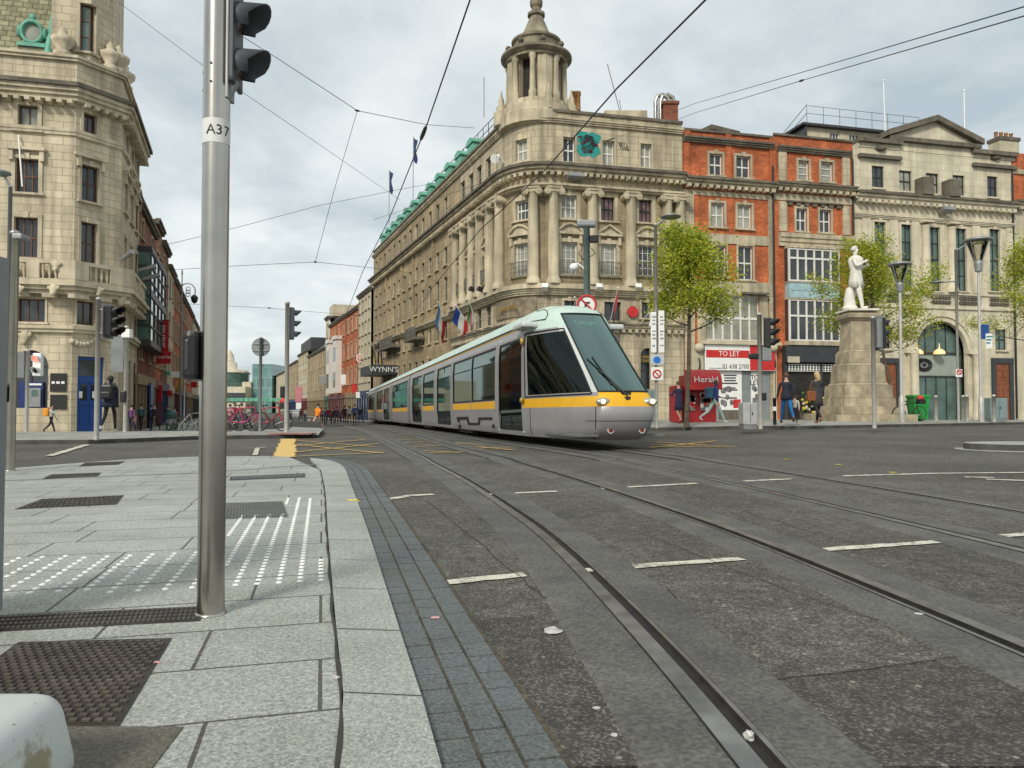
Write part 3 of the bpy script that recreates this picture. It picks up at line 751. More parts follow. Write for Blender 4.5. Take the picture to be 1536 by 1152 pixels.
# ================= buildings =================
def window(path, parent, x0, x1, z0, z1, nc=2, nr=2, fm='white', pm='pane', rev=.25, sur=0.0, sill=.12, hood=None, sm='stone_plain', fw=.07, arch=False, bars=.035):
    """one window: frame with glazing bars, stone surround, sill and hood; the pane is a sub-part"""
    mb = MB(); mp, c = path.map, path.cuts
    d0, d1 = -rev + .03, -rev + .10
    B = lambda a, b, u, v, dd0=d0, dd1=d1, mi=0: mbox(mb, mp, c, a, b, dd0, dd1, u, v, mi)
    zt = z1 - (x1 - x0) / 2 if arch else z1
    B(x0, x0 + fw, z0, zt); B(x1 - fw, x1, z0, zt); B(x0 + fw, x1 - fw, z0, z0 + fw * 1.2)
    if not arch: B(x0 + fw, x1 - fw, z1 - fw, z1)
    else:
        xc = (x0 + x1) / 2; r = (x1 - x0) / 2
        for k in range(8):
            a, b = PI * k / 8, PI * (k + 1) / 8
            q = [(xc - (r - w) * math.cos(t), zt + (r - w) * math.sin(t)) for t in (a, b) for w in (0, fw)]
            mb.hexa([mp(x, dd, z) for dd in (d0, d1) for x, z in (q[0], q[1], q[3], q[2])])
        B(x0 + fw, x1 - fw, zt - fw / 2, zt + fw / 2)
    for i in range(1, nc):
        x = lerp(x0, x1, i / nc); B(x - bars, x + bars, z0 + fw, (z1 - fw) if not arch else z1 - .05, d0 + .01, d1 - .01)
    for j in range(1, nr):
        z = lerp(z0, zt, j / nr); k = bars * (1.3 if (nr % 2 == 0 and j == nr // 2) else .8); B(x0 + fw, x1 - fw, z - k, z + k, d0 + .015, d1 - .005)
    if sill: mbox(mb, mp, c, x0 - sur - .08, x1 + sur + .08, -.02, .16, z0 - sill, z0 - .002, 1)
    if sur:
        mbox(mb, mp, c, x0 - sur, x0, -.02, .06, z0, z1, 1); mbox(mb, mp, c, x1, x1 + sur, -.02, .06, z0, z1, 1); mbox(mb, mp, c, x0 - sur, x1 + sur, -.02, .07, z1 + .002, z1 + sur, 1)
        mbox(mb, mp, c, (x0 + x1) / 2 - .13, (x0 + x1) / 2 + .13, -.01, .13, z1 - .03, z1 + sur + .1, 1)
    if hood:
        zb = z1 + sur + .22; h = .16; ex = .34
        mbox(mb, mp, c, x0 - ex, x1 + ex, -.02, .28, zb, zb + h, 1)
        for xx in (x0 - ex + .06, x1 + ex - .26): mbox(mb, mp, c, xx, xx + .2, -.02, .2, zb - .55, zb - .002, 1)
        n = 10; pts = []
        if hood in ('arch', 'tri'):
            for k in range(n + 1):
                t = k / n; x = lerp(x0 - ex, x1 + ex, t)
                hh = .52 * math.sin(PI * t) if hood == 'arch' else .55 * (1 - abs(2 * t - 1)); pts.append((x, zb + h + hh))
            for (xa, za), (xb, zb2) in zip(pts, pts[1:]):
                mb.hexa([mp(x, dd, z) for z, dd in ((za - .02, .3), ) for x in ()] or [mp(xa, -.02, zb + h - .01), mp(xb, -.02, zb + h - .01), mp(xb, .14, zb + h - .01), mp(xa, .14, zb + h - .01), mp(xa, -.02, za - .05), mp(xb, -.02, zb2 - .05), mp(xb, .14, zb2 - .05), mp(xa, .14, za - .05)], 1)
                mb.hexa([mp(xa, -.02, za - .07), mp(xb, -.02, zb2 - .07), mp(xb, .3, zb2 - .07), mp(xa, .3, za - .07), mp(xa, -.02, za + .07), mp(xb, -.02, zb2 + .07), mp(xb, .3, zb2 + .07), mp(xa, .3, za + .07)], 1)
    w = mb.build('window', [MAT[fm], MAT[sm]], parent)
    mb = MB(); X = [x0 + .01] + [q for q in c if x0 < q < x1] + [x1 - .01]
    for a, b in zip(X, X[1:]):
        mb.face([mp(a, d0 + .02, z0), mp(b, d0 + .02, z0), mp(b, d0 + .02, zt), mp(a, d0 + .02, zt)])
    if arch:
        mb.face([mp((x0 + x1) / 2 - (x1 - x0) / 2 * math.cos(PI * k / 12), d0 + .02, zt + (x1 - x0) / 2 * math.sin(PI * k / 12)) for k in range(13)][::-1])
    mb.build('pane', MAT[pm], w)
    return w
def cornice(path, parent, a0, a1, z0, z1, out, mat, dent=0, name='cornice', steps=3, dm=None):
    mb = MB()
    for k in range(steps):
        t0, t1 = k / steps, (k + 1) / steps
        mbox(mb, path.map, path.cuts, a0, a1, -.05, out * (.3 + .7 * t1), lerp(z0, z1, t0), lerp(z0, z1, t1) + (.002 if k < steps - 1 else 0), 1 if k < steps - 1 else 0)
    if dent:
        n = int((a1 - a0) / dent); s = (a1 - a0) / max(n, 1)
        for i in range(n): mbox(mb, path.map, path.cuts, a0 + (i + .25) * s, a0 + (i + .75) * s, 0, out * .72, z0 - .22, z0 - .002, 1)
    return mb.build(name, [MAT[mat], MAT[dm or mat]], parent)
def px_win(path, x0, x1, yt, yb):
    ym = (yt + yb) / 2; xm = (x0 + x1) / 2
    a = path.hit(x0, ym)[0]; b = path.hit(x1, ym)[0]
    return min(a, b), max(a, b), path.hit(xm, yb)[1], path.hit(xm, yt)[1]
def slab(path, parent, a0, a1, d0, d1, z0, z1, mat, name='roof'):
    mb = MB(); mbox(mb, path.map, path.cuts, a0, a1, d0, d1, z0, z1); return mb.build(name, MAT[mat], parent)
def column(path, parent, a, z0, z1, r, mat='stone_plain', d=.25, ionic=True):
    mb = MB(); c = path.map(a, d, 0)
    h = z1 - z0
    mb.lathe([(r * 1.35, z0), (r * 1.35, z0 + .18), (r * 1.2, z0 + .3), (r * 1.05, z0 + .42), (r, z0 + .5), (r * .99, z0 + h * .35), (r * .86, z1 - .6), (r * .92, z1 - .5), (r * 1.05, z1 - .38), (r * 1.1, z1 - .3)], 14, 0, (c.x, c.y, 0))
    n = (path.map(a, d + 1, 0) - c); t = (path.map(a + .01, d, 0) - path.map(a - .01, d, 0)).normalized(); n.normalize()
    Mx = Matrix(((t.x, n.x, 0, c.x), (t.y, n.y, 0, c.y), (0, 0, 1, 0), (0, 0, 0, 1)))
    mb.box(-r * 1.35, r * 1.35, -r * 1.35, r * 1.3, z1 - .12, z1, 0, Mx)
    if ionic:
        for sx in (-1, 1):
            for rr, w in ((.27, 1.25), (.15, 1.33)):
                mb.tube([(sx * r * 1.22, -r * w, z1 - .30), (sx * r * 1.22, r * w, z1 - .30)], rr * .8, 10, 0, True, Mx)
        mb.box(-r * 1.2, r * 1.2, -r * 1.1, r * 1.15, z1 - .34, z1 - .122, 0, Mx)
    return mb.build('column', MAT[mat], parent)
def building(name, label, path, cat='building', group=None):
    c = path.map(path.len / 2, 0, 0); c.z = g(c.x, c.y)
    return thing(name, label, cat, c, 0, group)
def roofpoly(path, parent, z, depth, mat='darkroof', name='roof', th=.3):
    mb = MB(); P = [path.map(s_, -.05, 0) for s_ in path.s]; Q = []
    n = Vector((0, 0, 0))
    a, b = path.map(0, -.05, 0), path.map(path.len, -.05, 0)
    back = [path.map(path.len, -depth, 0), path.map(0, -depth, 0)]
    mb.prism([(p.x, p.y) for p in P + back], z - th, z); return mb.build(name, MAT[mat], parent)
def railing(path, parent, a0, a1, d, z, h=1.0, n=8, mat='iron', name='railing', r=.025):
    mb = MB()
    for i in range(n + 1):
        p = path.map(lerp(a0, a1, i / n), d, z); mb.tube([p, p + Vector((0, 0, h))], r, 5)
    for k in (.55, 1): mb.tube([path.map(lerp(a0, a1, i / n), d, z + h * k) for i in range(n + 1)], r, 5)
    return mb.build(name, MAT[mat], parent)
def balconet(path, parent, a0, a1, z, h=.95, d=.32):
    mb = MB(); n = max(4, int((a1 - a0) / .14)); mp = path.map
    for q in (z + .06, z + h): mb.tube([mp(a0, .05, q), mp(a0, d, q), mp((a0 + a1) / 2, d, q), mp(a1, d, q), mp(a1, .05, q)], .022, 5)
    for i in range(n + 1):
        x = lerp(a0, a1, i / n); mb.tube([mp(x, d, z + .06), mp(x, d, z + h)], .014, 4)
        if i < n:
            pts = [mp(x + (a1 - a0) / n * (.5 + .42 * math.cos(t)), d, z + h * .5 + .22 * math.sin(t)) for t in frange(0, 2 * PI, .7)]
            mb.tube(pts, .012, 4, caps=False)
    return mb.build('balcony_railing', MAT['balgrey'], parent)
def chimney(p, w, dpt, h, mat, parent, pots=3, rz=0.0, name='chimney'):
    Mx = Matrix.Translation(p) @ Matrix.Rotation(rz, 4, 'Z'); mb = MB()
    mb.box(-w / 2, w / 2, -dpt / 2, dpt / 2, 0, h * .86, 0, Mx); mb.box(-w / 2 - .08, w / 2 + .08, -dpt / 2 - .08, dpt / 2 + .08, h * .86, h, 1, Mx)
    for i in range(pots):
        x = lerp(-w / 2 + .2, w / 2 - .2, i / max(1, pots - 1)) if pots > 1 else 0
        mb.lathe([(.13, h), (.12, h + .4), (.15, h + .42), (.15, h + .5)], 10, 2, (x, 0, 0), M=Mx)
    return mb.build(name, [MAT[mat], MAT['stone_dark'], MAT['pot']], parent)
MAT['balgrey'] = M('weathered_balcony_iron', (.17, .165, .14), .6, var=.3)
MAT['pot'] = M('buff_clay_pot', (.45, .22, .08), .8, var=.3)
# ---------- survey lines
RD = Vector((1, .2375)).normalized(); AD = Vector((-.396, 1)).normalized(); LD = Vector((-.375, 1)).normalized()
PC = Vector((2.93, 46.0))
VC = PC - RD * 2.6
def Rpt(px):
    u = (px - 768) / F; # point of the main frontage line on that sight line
    t = (u * PC.y - PC.x) / (RD.x - u * RD.y); return PC + RD * t
# ---------- corner hotel and bar
T1 = VC + AD * 2.9
arc = [(T1 * (1 - t) ** 2 + VC * (2 * t * (1 - t)) + PC * t * t) for t in frange(0, 1, .125)]
ABL = 44.0
HP = Path([T1 + AD * ABL] + arc + [Rpt(1026)])
HS = HP.s[1]                       # where the curve begins
Z = lambda y, x=862: HP.hit(x, y)[1]
hb = building('corner_hotel', 'long weathered limestone corner building with columns, rounded corner and a stone cupola', HP)
z_b1, z_b2, z_cb, z_ct, z_c0, z_c1, z_p, z_t = Z(490), Z(437), Z(428), Z(286), Z(262), Z(251), Z(186), Z(171)
holes = []; wins = []
def add(x0, x1, z0, z1, **k):
    holes.append((x0, x1, z0, z1, k.get('arch', False))); wins.append((x0, x1, z0, z1, k))
def addp(x0, x1, yt, yb, **k): add(*px_win(HP, x0, x1, yt, yb), **k)
for i, (a, b, t, q) in enumerate(((844.6, 862.3, 206, 243.5), (904, 921, 211.5, 248.7), (960.5, 977, 216, 252), (774, 791, 209.6, 242))):
    addp(a, b, t, q, sur=.12 if i < 3 else .25, pm='pane' if i == 0 else 'pane_net')
for i, (a, b, t, q, p) in enumerate(((773.8, 792.6, 301, 330, 'pane'), (842, 865, 293, 328, 'pane_net'), (901, 921.5, 295.6, 331.5, 'pane_pink'), (957.8, 977.7, 299.8, 333.8, 'pane_pink'))):
    addp(a, b, t, q, nc=3, nr=2, fm='darkframe' if 'pink' in p else 'white', sur=.24, pm=p)
for i, (a, b, t, q, h) in enumerate(((772, 792, 365.5, 413.5, 'arch'), (842, 866, 363, 412, 'arch'), (901, 924.5, 366, 413.5, 'tri'), (957.8, 981, 368, 413.5, 'arch'))):
    addp(a, b, t, q, nc=3, nr=4, bars=.018, fm='white', sur=.24, pm='pane_net' if i < 3 else 'pane', hood=h)
for a, b, t, q in ((846, 862, 451, 478), (906, 931, 453, 481), (962, 980, 454, 477)): addp(a, b, t, q, sur=.14, nc=2, nr=1, fm='darkframe')
addp(961, 983, 522, 600, arch=True, nc=2, nr=3, fm='darkframe', sill=0)
addp(902, 926, 522, 600, arch=True, nc=2, nr=3, fm='darkframe', sill=0); addp(845, 868, 520, 600, arch=True, nc=2, nr=3, fm='darkframe', sill=0)
# Abbey street side
ROWS = [(z_b1 - 4.3, z_b1 - .9), (z_b2 - 1.75, z_b2 - .3), (z_cb + .95, z_cb + 3.0), (z_cb + 4.0, z_cb + 5.5), (z_c1 + .55, z_c1 + 2.1)]
for q in (687.7, 712.5): pass
colS = [HP.hit(x, 360)[0] for x in (687.7, 699.7, 712.5, 724.5, 740, 754)]
nearS = [(colS[i] + colS[i + 1]) / 2 for i in range(4)]
farS = [1.6 + i * (colS[0] - 5.2) / 12 for i in range(13)]
for s_ in nearS:
    for k, (a, b) in enumerate(ROWS): add(s_ - .55, s_ + .55, a, b, nc=2, nr=2, sur=.16 if k in (2, 3) else 0, hood='tri' if k == 2 else None, fm='darkframe' if k == 0 else 'greyframe', pm='pane')
for s_ in farS:
    for k, (a, b) in enumerate(ROWS): add(s_ - .52, s_ + .52, a, b, nc=2, nr=2, arch=(k == 1), fm='greyframe' if k else 'darkframe', sill=.12 if k else 0, pm='pane' if (int(s_ * 3) + k) % 4 else 'pane_net')
mb = MB(); mwall(mb, HP.map, HP.cuts, 0, HP.len, -1.6, z_t, holes, 0, .28, 0, lambda a, z: 1 if a < colS[0] - 1.2 else 3 if z_cb < z < z_ct else 0, (z_cb, z_ct))  # wall zone behind the columns gets the stone with soot and painted shade
# inner backing so that no daylight passes through, and the far gable
mbox(mb, HP.map, HP.cuts, 0.02, HP.len - .02, -9, -1.0, -1.5, z_t - .6, 2)
hw = mb.build('wall', [MAT['stone'], MAT['stone_tan'], MAT['interior'], MAT['stone_soot_shade']], hb)
for x0, x1, a, b, k in wins: window(HP, hb, x0, x1, a, b, rev=.28, **k)
roofpoly(HP, hb, z_t - .5, 9)
a_n = colS[0] - 1.2
cornice(HP, hb, 0, HP.len, z_c0, z_c1 + .05, .75, 'stone_dark', .42, dm='stone_plain')
cornice(HP, hb, 0, HP.len, z_p - .05, z_p + .28, .28, 'stone_plain', name='parapet_moulding')
cornice(HP, hb, 0, HP.len, z_t, z_t + .18, .12, 'stone_dark', name='coping', steps=1)
cornice(HP, hb, 0, HP.len, z_b2 - .28, z_b2 + .08, .42, 'stone_plain', name='string_course')
cornice(HP, hb, a_n, HP.len, z_b1 - .1, z_b1 + .25, .38, 'stone_dark', name='string_course', dm='stone_plain', dent=.45)
cornice(HP, hb, a_n, HP.len, z_ct + .03, z_ct + .28, .5, 'stone_plain', name='architrave', steps=2)
cornice(HP, hb, a_n, HP.len, z_b2 + .085, z_cb, .55, 'stone_plain', name='plinth_course', steps=1)
for x in (800.8, 829, 886.8, 944, 998.8, 1017.7): column(HP, hb, HP.hit(x, 360)[0], z_cb + .002, z_ct + .02, .36)
for s_ in colS: column(HP, hb, s_, z_cb + .002, z_ct + .02, .36)
for a, b in ((772, 792), (841, 867), (900.5, 925), (957.3, 981.5)):
    s0, s1, _, _ = px_win(HP, a, b, 398, 416); balconet(HP, hb, s0 - .1, s1 + .1, Z(416, (a + b) / 2) - .05)
for s_ in nearS: balconet(HP, hb, s_ - .7, s_ + .7, ROWS[2][0] - .1)
for s0, s1 in ((farS[3] - .9, farS[5] + .9), (farS[8] - .9, farS[9] + .9)):
    slab(HP, hb, s0, s1, -.02, 1.0, z_b1 + 1.0, z_b1 + 1.2, 'stone_dark', 'balcony')
    balconet(HP, hb, s0, s1, z_b1 + 1.2, 1.0, .9)
for s_ in (farS[2] + 1.4, farS[5] + 1.45, farS[7] + 1.45, farS[10] + 1.4):   # shallow giant pilasters
    slab(HP, hb, s_ - .3, s_ + .3, -.02, .16, z_b2 + .1, z_c0 - .32, 'stone_tan', 'pilaster')
# rusticated ground floor shopfront piers of the bar
for x in (985, 940, 885, 830):
    s_ = HP.hit(x, 560)[0]; slab(HP, hb, s_ - .5, s_ + .5, -.02, .12, -1, z_b1 - .4, 'stone', 'pier')
# name panel on the curve with gilt letters
s0, s1, za, zb = px_win(HP, 745.7, 805.5, 447.5, 475.6)
mb = MB(); mbox(mb, HP.map, HP.cuts, s0, s1, -.02, .10, za, zb)
pn = mb.build('name_panel', M('weathered_fascia', (.27, .22, .15), .8, var=.35), hb)
sm_ = (s0 + s1) / 2; c = HP.map(sm_, .2, (za + zb) / 2); tdir = HP.map(sm_ + .1, 0, 0) - HP.map(sm_ - .1, 0, 0)
text('GRAND CENTRAL', .42, frame_at(c, tdir), MAT['gold'], pn, sx=.62)
s_ = HP.hit(972, 540)[0]; t_ = (HP.map(s_ + .1, 0, 0) - HP.map(s_ - .1, 0, 0))
mb = MB(); mbox(mb, HP.map, HP.cuts, s_ - .5, s_ + .5, -.1, -.04, Z(545, 972), Z(532, 972)); bp = mb.build('door_sign', MAT['inkblack'], hb)
text('GRAND', .26, frame_at(HP.map(s_, -.03, Z(535.5, 972)), t_), MAT['gold'], bp); text('CENTRAL', .24, frame_at(HP.map(s_, -.03, Z(541.5, 972)), t_), MAT['gold'], bp)
# green copper mansard with dormers behind the parapet
sA, sB = .6, colS[1]
mb = MB(); mp = HP.map; zr0, zr1 = z_t - .3, z_t + 2.1
mb.face([mp(sA, -.5, zr0), mp(sB, -.5, zr0), mp(sB, -2.0, zr1), mp(sA, -2.0, zr1)], 0, [(0, 0), (sB, 0), (sB, 2), (0, 2)])
mb.face([mp(sA, -2, zr1), mp(sB, -2, zr1), mp(sB, -6, zr1), mp(sA, -6, zr1)], 1); mb.face([mp(sB, -.5, zr0), mp(sB, -6, zr0), mp(sB, -6, zr1), mp(sB, -2, zr1)], 0)
mb.face([mp(sA, -.5, zr0), mp(sA, -2, zr1), mp(sA, -6, zr1), mp(sA, -6, zr0)], 0)
mb.build('mansard_roof', [MAT['slate'], MAT['copper']], hb)
for i in range(12):
    s_ = lerp(sA + 1.2, sB - 1.0, i / 11)
    mb = MB()
    mb.hexa([mp(s_ - .7, -.6, zr0), mp(s_ + .7, -.6, zr0), mp(s_ + .7, -2.2, zr0), mp(s_ - .7, -2.2, zr0), mp(s_ - .7, -.6, zr1 - .5), mp(s_ + .7, -.6, zr1 - .5), mp(s_ + .7, -2.2, zr1 - .3), mp(s_ - .7, -2.2, zr1 - .3)])
    for k in range(6):
        a, b = PI * k / 6, PI * (k + 1) / 6
        mb.hexa([mp(s_ - .85 * math.cos(t), dd, zr1 - .5 + zz * (.06 + .42 * math.sin(t))) for zz in (0, 1) for t, dd in ((a, -.5), (b, -.5), (b, -2.3), (a, -2.3))])
    mb.build('dormer', MAT['copper'], hb)
railing(HP, hb, sA, sB + 2, -1.95, zr1 + .02, 1.25, 30, r=.03)
c = HP.map(colS[3], -2.6, z_t - .6); chimney(c, 1.6, 1.1, 3.0, 'stone_dark', hb, 0, -1.17)
for i, (x, y) in enumerate(((612, 320), (630, 297), (583, 380))): pass
# cupola over the rounded corner
cu = HP.map((HP.s[1] + HP.s[-2]) / 2, -2.3, 0); cu.x = at(804.5, 130, cu.y).x; cc = (cu.x, cu.y, 0)
ZC = lambda y: at(803, y, cu.y)[2]
rc = 47 / F * cu.y
mb = MB()
mb.lathe([(rc * 1.22, z_t - .6), (rc * 1.22, ZC(184)), (rc * 1.16, ZC(182)), (rc * 1.16, ZC(173)), (rc * 1.05, ZC(171)), (rc * 1.05, ZC(164.2)), (rc * .72, ZC(163.5))], 28, 0, cc, False)
cup = mb.build('cupola', MAT['stone_plain'], hb)
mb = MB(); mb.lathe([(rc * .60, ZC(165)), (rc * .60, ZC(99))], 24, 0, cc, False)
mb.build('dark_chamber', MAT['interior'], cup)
z0, z1 = ZC(164), ZC(100)
for k in range(4):
    a0 = math.radians(-74 + 90 * k); mb = MB(); pts = []
    for w, dr in ((-.27, .56), (-.27, .92), (0, .97), (.27, .92), (.27, .56)): pts.append((cc[0] + rc * dr * math.cos(a0 + w), cc[1] + rc * dr * math.sin(a0 + w)))
    mb.prism(pts, z0, z1); mb.build('pier', MAT['stone_plain'], cup)
    for off in (-.44, .44):
        aa = a0 + off; mb = MB(); r = .20; p = (cc[0] + rc * .90 * math.cos(aa), cc[1] + rc * .90 * math.sin(aa), 0)
        mb.lathe([(r * 1.3, z0), (r * 1.3, z0 + .5), (r, z0 + .6), (r * .85, z1 - .35), (r * 1.2, z1 - .2), (r * 1.25, z1)], 12, 0, p); mb.build('column', MAT['stone_plain'], cup)
    for w0, w1 in ((-.27, -.53), (.27, .53)):
        mb = MB(); ps = sorted((w0, w1)); mb.prism([(cc[0] + rc * d * math.cos(a0 + w), cc[1] + rc * d * math.sin(a0 + w)) for w, d in ((ps[0], .62), (ps[0], .8), (ps[1], .8), (ps[1], .62))], z0, z1); mb.build('opening_jamb', MAT['stone_plain'], cup)
mb = MB(); mb.lathe([(rc * .5, z1), (rc * 1.0, z1 + .002), (rc * 1.0, ZC(96)), (rc * 1.06, ZC(95)), (rc * 1.15, ZC(92)), (rc * 1.15, ZC(89)), (rc * .82, ZC(85)), (rc * .75, ZC(81)), (rc * .74, ZC(70)), (rc * .80, ZC(68)), (rc * .81, ZC(65)), (rc * .60, ZC(60)), (rc * .43, ZC(51)), (rc * .33, ZC(40)), (rc * .22, ZC(28)), (rc * .21, ZC(26)), (rc * .28, ZC(25)), (rc * .28, ZC(21)), (rc * .17, ZC(18)), (rc * .15, ZC(13)), (rc * .20, ZC(9)), (rc * .21, ZC(3)), (rc * .14, ZC(-3)), (rc * .06, ZC(-8)), (.02, ZC(-26))], 40, 0, cc, False)
mb.build('dome', M('stained_dome_stone', (.30, .26, .185), .85, var=.35, scale=1.2, streak=.6), cup)
for k in range(8):
    aa = math.radians(45 * k) + .2; mb = MB(); p = Vector((cc[0] + rc * .92 * math.cos(aa), cc[1] + rc * .92 * math.sin(aa), ZC(85)))
    mb.ball(p + Vector((0, 0, .32)), .2, 0, 8); mb.lathe([(.22, 0), (.1, .15)], 8, 0, p); mb.build('ball_finial', MAT['stone_dark'], cup)
for x, y in ((752, 170), (857, 168)):
    p = at(x, y, cu.y - .3); mb = MB(); mb.lathe([(.5, -.9), (.5, 0), (.3, .1), (.34, .35), (.18, .6), (.2, .8), (.1, 1.1), (.02, 1.5)], 10, 0, p); mb.build('urn', MAT['stone_plain'], hb)
p = at(823, 163, cu.y - rc * .98); mb = MB(); mb.lathe([(.32, 0), (.26, .3), (.3, .5), (.2, .9), (.24, 1.1), (.12, 1.3), (.14, 1.5), (.02, 1.7)], 8, 0, p); mb.bevbox(p.x - .45, p.x + .45, p.y - .2, p.y + .3, p.z - .75, p.z + .02, .05); mb.build('coat_of_arms', MAT['stone_plain'], cup)
mb = MB()
for x, r in ((861, .16), (867, .18)): 
    p = at(x, 162, cu.y + 1); mb.lathe([(r, -.2), (r * .9, .8), (r * 1.15, .85), (r * 1.1, 1.1)], 10, 0, p)
mb.build('chimney_pots', MAT['pot'], hb)
for (x0, y0, x1, y1, r) in ((930, 168, 911, 96, .035), (933, 172, 929, 150, .03), (726, 176, 726, 116, .035)):
    mb = MB(); mb.tube([at(x0, y0, 49), at(x1, y1, 49)], r, 6); mb.build('aerial', MAT['galv'], hb)
mb = MB(); c = HP.map(HP.hit(952, 170)[0], -1.6, z_t - .3); mb.box(c.x - 1.5, c.x + 1.3, c.y - 1, c.y + 1, c.z, c.z + 1.15); mb.build('roof_box', MAT['stone_plain'], hb)
# painted graffiti on the attic: blobby teal cloud with dark squiggles
gr = MB(); s0, s1, za, zb = px_win(HP, 865, 899, 198, 234); r_ = random.Random(3)
sc_, zc_ = (s0 + s1) / 2, (za + zb) / 2
def blob(mb, cx, cz, rx, rz, d, mi, seed):
    q = random.Random(seed); ph = [q.uniform(0, 6) for _ in range(3)]
    pts = []
    for k in range(24):
        t = 2 * PI * k / 24; r = 1 + .10 * math.sin(3 * t + ph[0]) + .09 * math.sin(5 * t + ph[1])
        pts.append(HP.map(cx + rx * r * math.cos(t), d, cz + rz * r * math.sin(t)))
    mb.face(pts, mi)
for k, (u, v, a, b) in enumerate(((-.26, .24, .30, .28), (.25, .24, .30, .26), (-.22, -.26, .32, .27), (.24, -.25, .28, .28), (0, 0, .36, .38))):
    blob(gr, sc_ + u * (s1 - s0), zc_ + v * (zb - za), a * (s1 - s0), b * (zb - za), .012, 0, k)
for k in range(13):
    u, v = r_.uniform(-.36, .36), r_.uniform(-.38, .38)
    blob(gr, sc_ + u * (s1 - s0), zc_ + v * (zb - za), .09 * (s1 - s0), .06 * (zb - za), .016, 1, 20 + k)
for k in range(5):
    u, v = r_.uniform(-.3, .3), r_.uniform(-.3, .3)
    P = [HP.map(sc_ + (u + .1 * math.cos(t * 1.3)) * (s1 - s0), .02, zc_ + (v + .09 * math.sin(t)) * (zb - za)) for t in frange(0, 5, .4)]
    gr.tube(P, .035, 5, 2)
gr.build('graffiti', [M('teal_spray_paint', (.02, .30, .27), .6, var=.2, scale=3), M('maroon_spray_paint', (.08, .02, .035), .7), M('black_spray_paint', (.03, .03, .03), .7)], hb)
mb = MB(); s0, s1, za, zb = px_win(HP, 930, 943, 214, 226)
for k in range(4):
    x = lerp(s0, s1, k / 3.5); mb.tube([HP.map(x + .08 * math.cos(t * 1.5 + k), .015, lerp(za, zb, .5) + .25 * math.sin(t + k)) for t in frange(0, 4, .5)], .025, 4)
mb.build('graffiti', MAT['inkblack'], hb)
# floodlights and alarm boxes
def floodlight(path, parent, x, y, w=1.0, mat='galv'):
    s_, z = path.hit(x, y); c = path.map(s_, .55, z); mb = MB()
    Mx = frame_at(c, path.map(s_ + .1, 0, 0) - path.map(s_ - .1, 0, 0)) @ Matrix.Rotation(-.35, 4, 'X')
    mb.bevbox(-w / 2, w / 2, -.14, .14, -.28, .28, .04, 0, Mx); mb.tube([c, path.map(s_, -.02, z)], .04, 6); return mb.build('floodlight', MAT[mat], parent)
floodlight(HP, hb, 859, 269, 1.05)
for x in (817, 893, 951): floodlight(HP, hb, x, 433, .4, 'signwhite')
for x in (733, 720): floodlight(HP, hb, x, 435, .45, 'black')
mb = MB(); s_, z = HP.hit(948, 468); c = HP.map(s_, .06, z); n_ = HP.map(s_, 1.06, z) - c
mb.tube([c, c + n_ * .12], .36, 20); mb.build('alarm_bell', MAT['red'], hb)
mb = MB(); s_, z = HP.hit(757, 238); c = HP.map(s_, .5, z); mb.ball(c, .22, 0, 8); mb.tube([c, HP.map(s_, 0, z - .3)], .05, 6); mb.tube([c, c + Vector((-.2, -.5, -.25))], [.1, .3], 10); mb.build('satellite_dish', MAT['signwhite'], hb)

def rowhouse(name, label, x0, x1, ytop, wins, mat, base=-1.5, roofz=.0, depth=9, sm='stone_plain', path=None, fm='white', extra_holes=(), group=None):
    """one frontage house on the main line between two sight lines"""
    P = path or Path([Rpt(x0), Rpt(x1)])
    t = building(name, label, P, 'building', group); zt = P.hit((x0 + x1) / 2, ytop)[1]
    H = []; W = []
    for w in wins:
        q = px_win(P, *w[:4]); k = dict(w[4]) if len(w) > 4 else {}
        H.append((*q, k.get('arch', False))); W.append((q, k))
    mb = MB(); mwall(mb, P.map, P.cuts, 0, P.len, base, zt, H + list(extra_holes), 0, .22)
    mbox(mb, P.map, P.cuts, .02, P.len - .02, -depth, -.8, base, zt - .3, 1)
    mb.build('wall', [MAT[mat], MAT['interior']], t)
    for q, k in W:
        kk = dict(fm=fm, sm=sm, rev=.22); kk.update(k); window(P, t, *q, **kk)
    roofpoly(P, t, zt - .2, depth)
    return P, t, zt
# ---------- orange-red brick house (To let shop)
wA = [(1064, 1083, 231, 263, dict(sur=.16)), (1104, 1125, 234.5, 266.7, dict(sur=.16)), (1066, 1086, 304.5, 340.5, dict(sur=.16, pm='pane_net')), (1106, 1127, 307.5, 343, dict(sur=.16, pm='pane_net')),
      (1067, 1089, 368, 415, dict(sur=.12)), (1107, 1129, 369, 420, dict(sur=.12)), (1058, 1139, 443, 511, dict(nc=6, nr=2, bars=.06, sur=.1, pm='pane_net'))]
PA, hA, zA = rowhouse('brick_house', 'orange brick house with stone bands above the boarded To Let shop', 1026.5, 1163, 202, wA, 'brick_red')
za_ = lambda y, P=PA, x=1095: P.hit(x, y)[1]
cornice(PA, hA, 0, PA.len, za_(219), za_(211), .35, 'stone_dark', name='upper_cornice')
cornice(PA, hA, 0, PA.len, zA, zA + .15, .12, 'stone_dark', name='coping', steps=1)
cornice(PA, hA, 0, PA.len, za_(282), za_(272), .7, 'stone_dark', .5, dm='stone_plain')
slab(PA, hA, 0, PA.len, -.02, .05, za_(296), za_(282) - .31, 'stone_plain', 'frieze')
slab(PA, hA, 0, PA.len, -.02, .08, za_(366), za_(352), 'stone_plain', 'stone_band')
slab(PA, hA, 0, PA.len, -.02, .07, za_(442), za_(422), 'stone_plain', 'stone_band')
slab(PA, hA, PA.hit(1033, 350)[0] - .35, PA.hit(1033, 350)[0] + .35, -.02, .10, -1, za_(296) - .005, 'stone', 'quoin_pilaster')
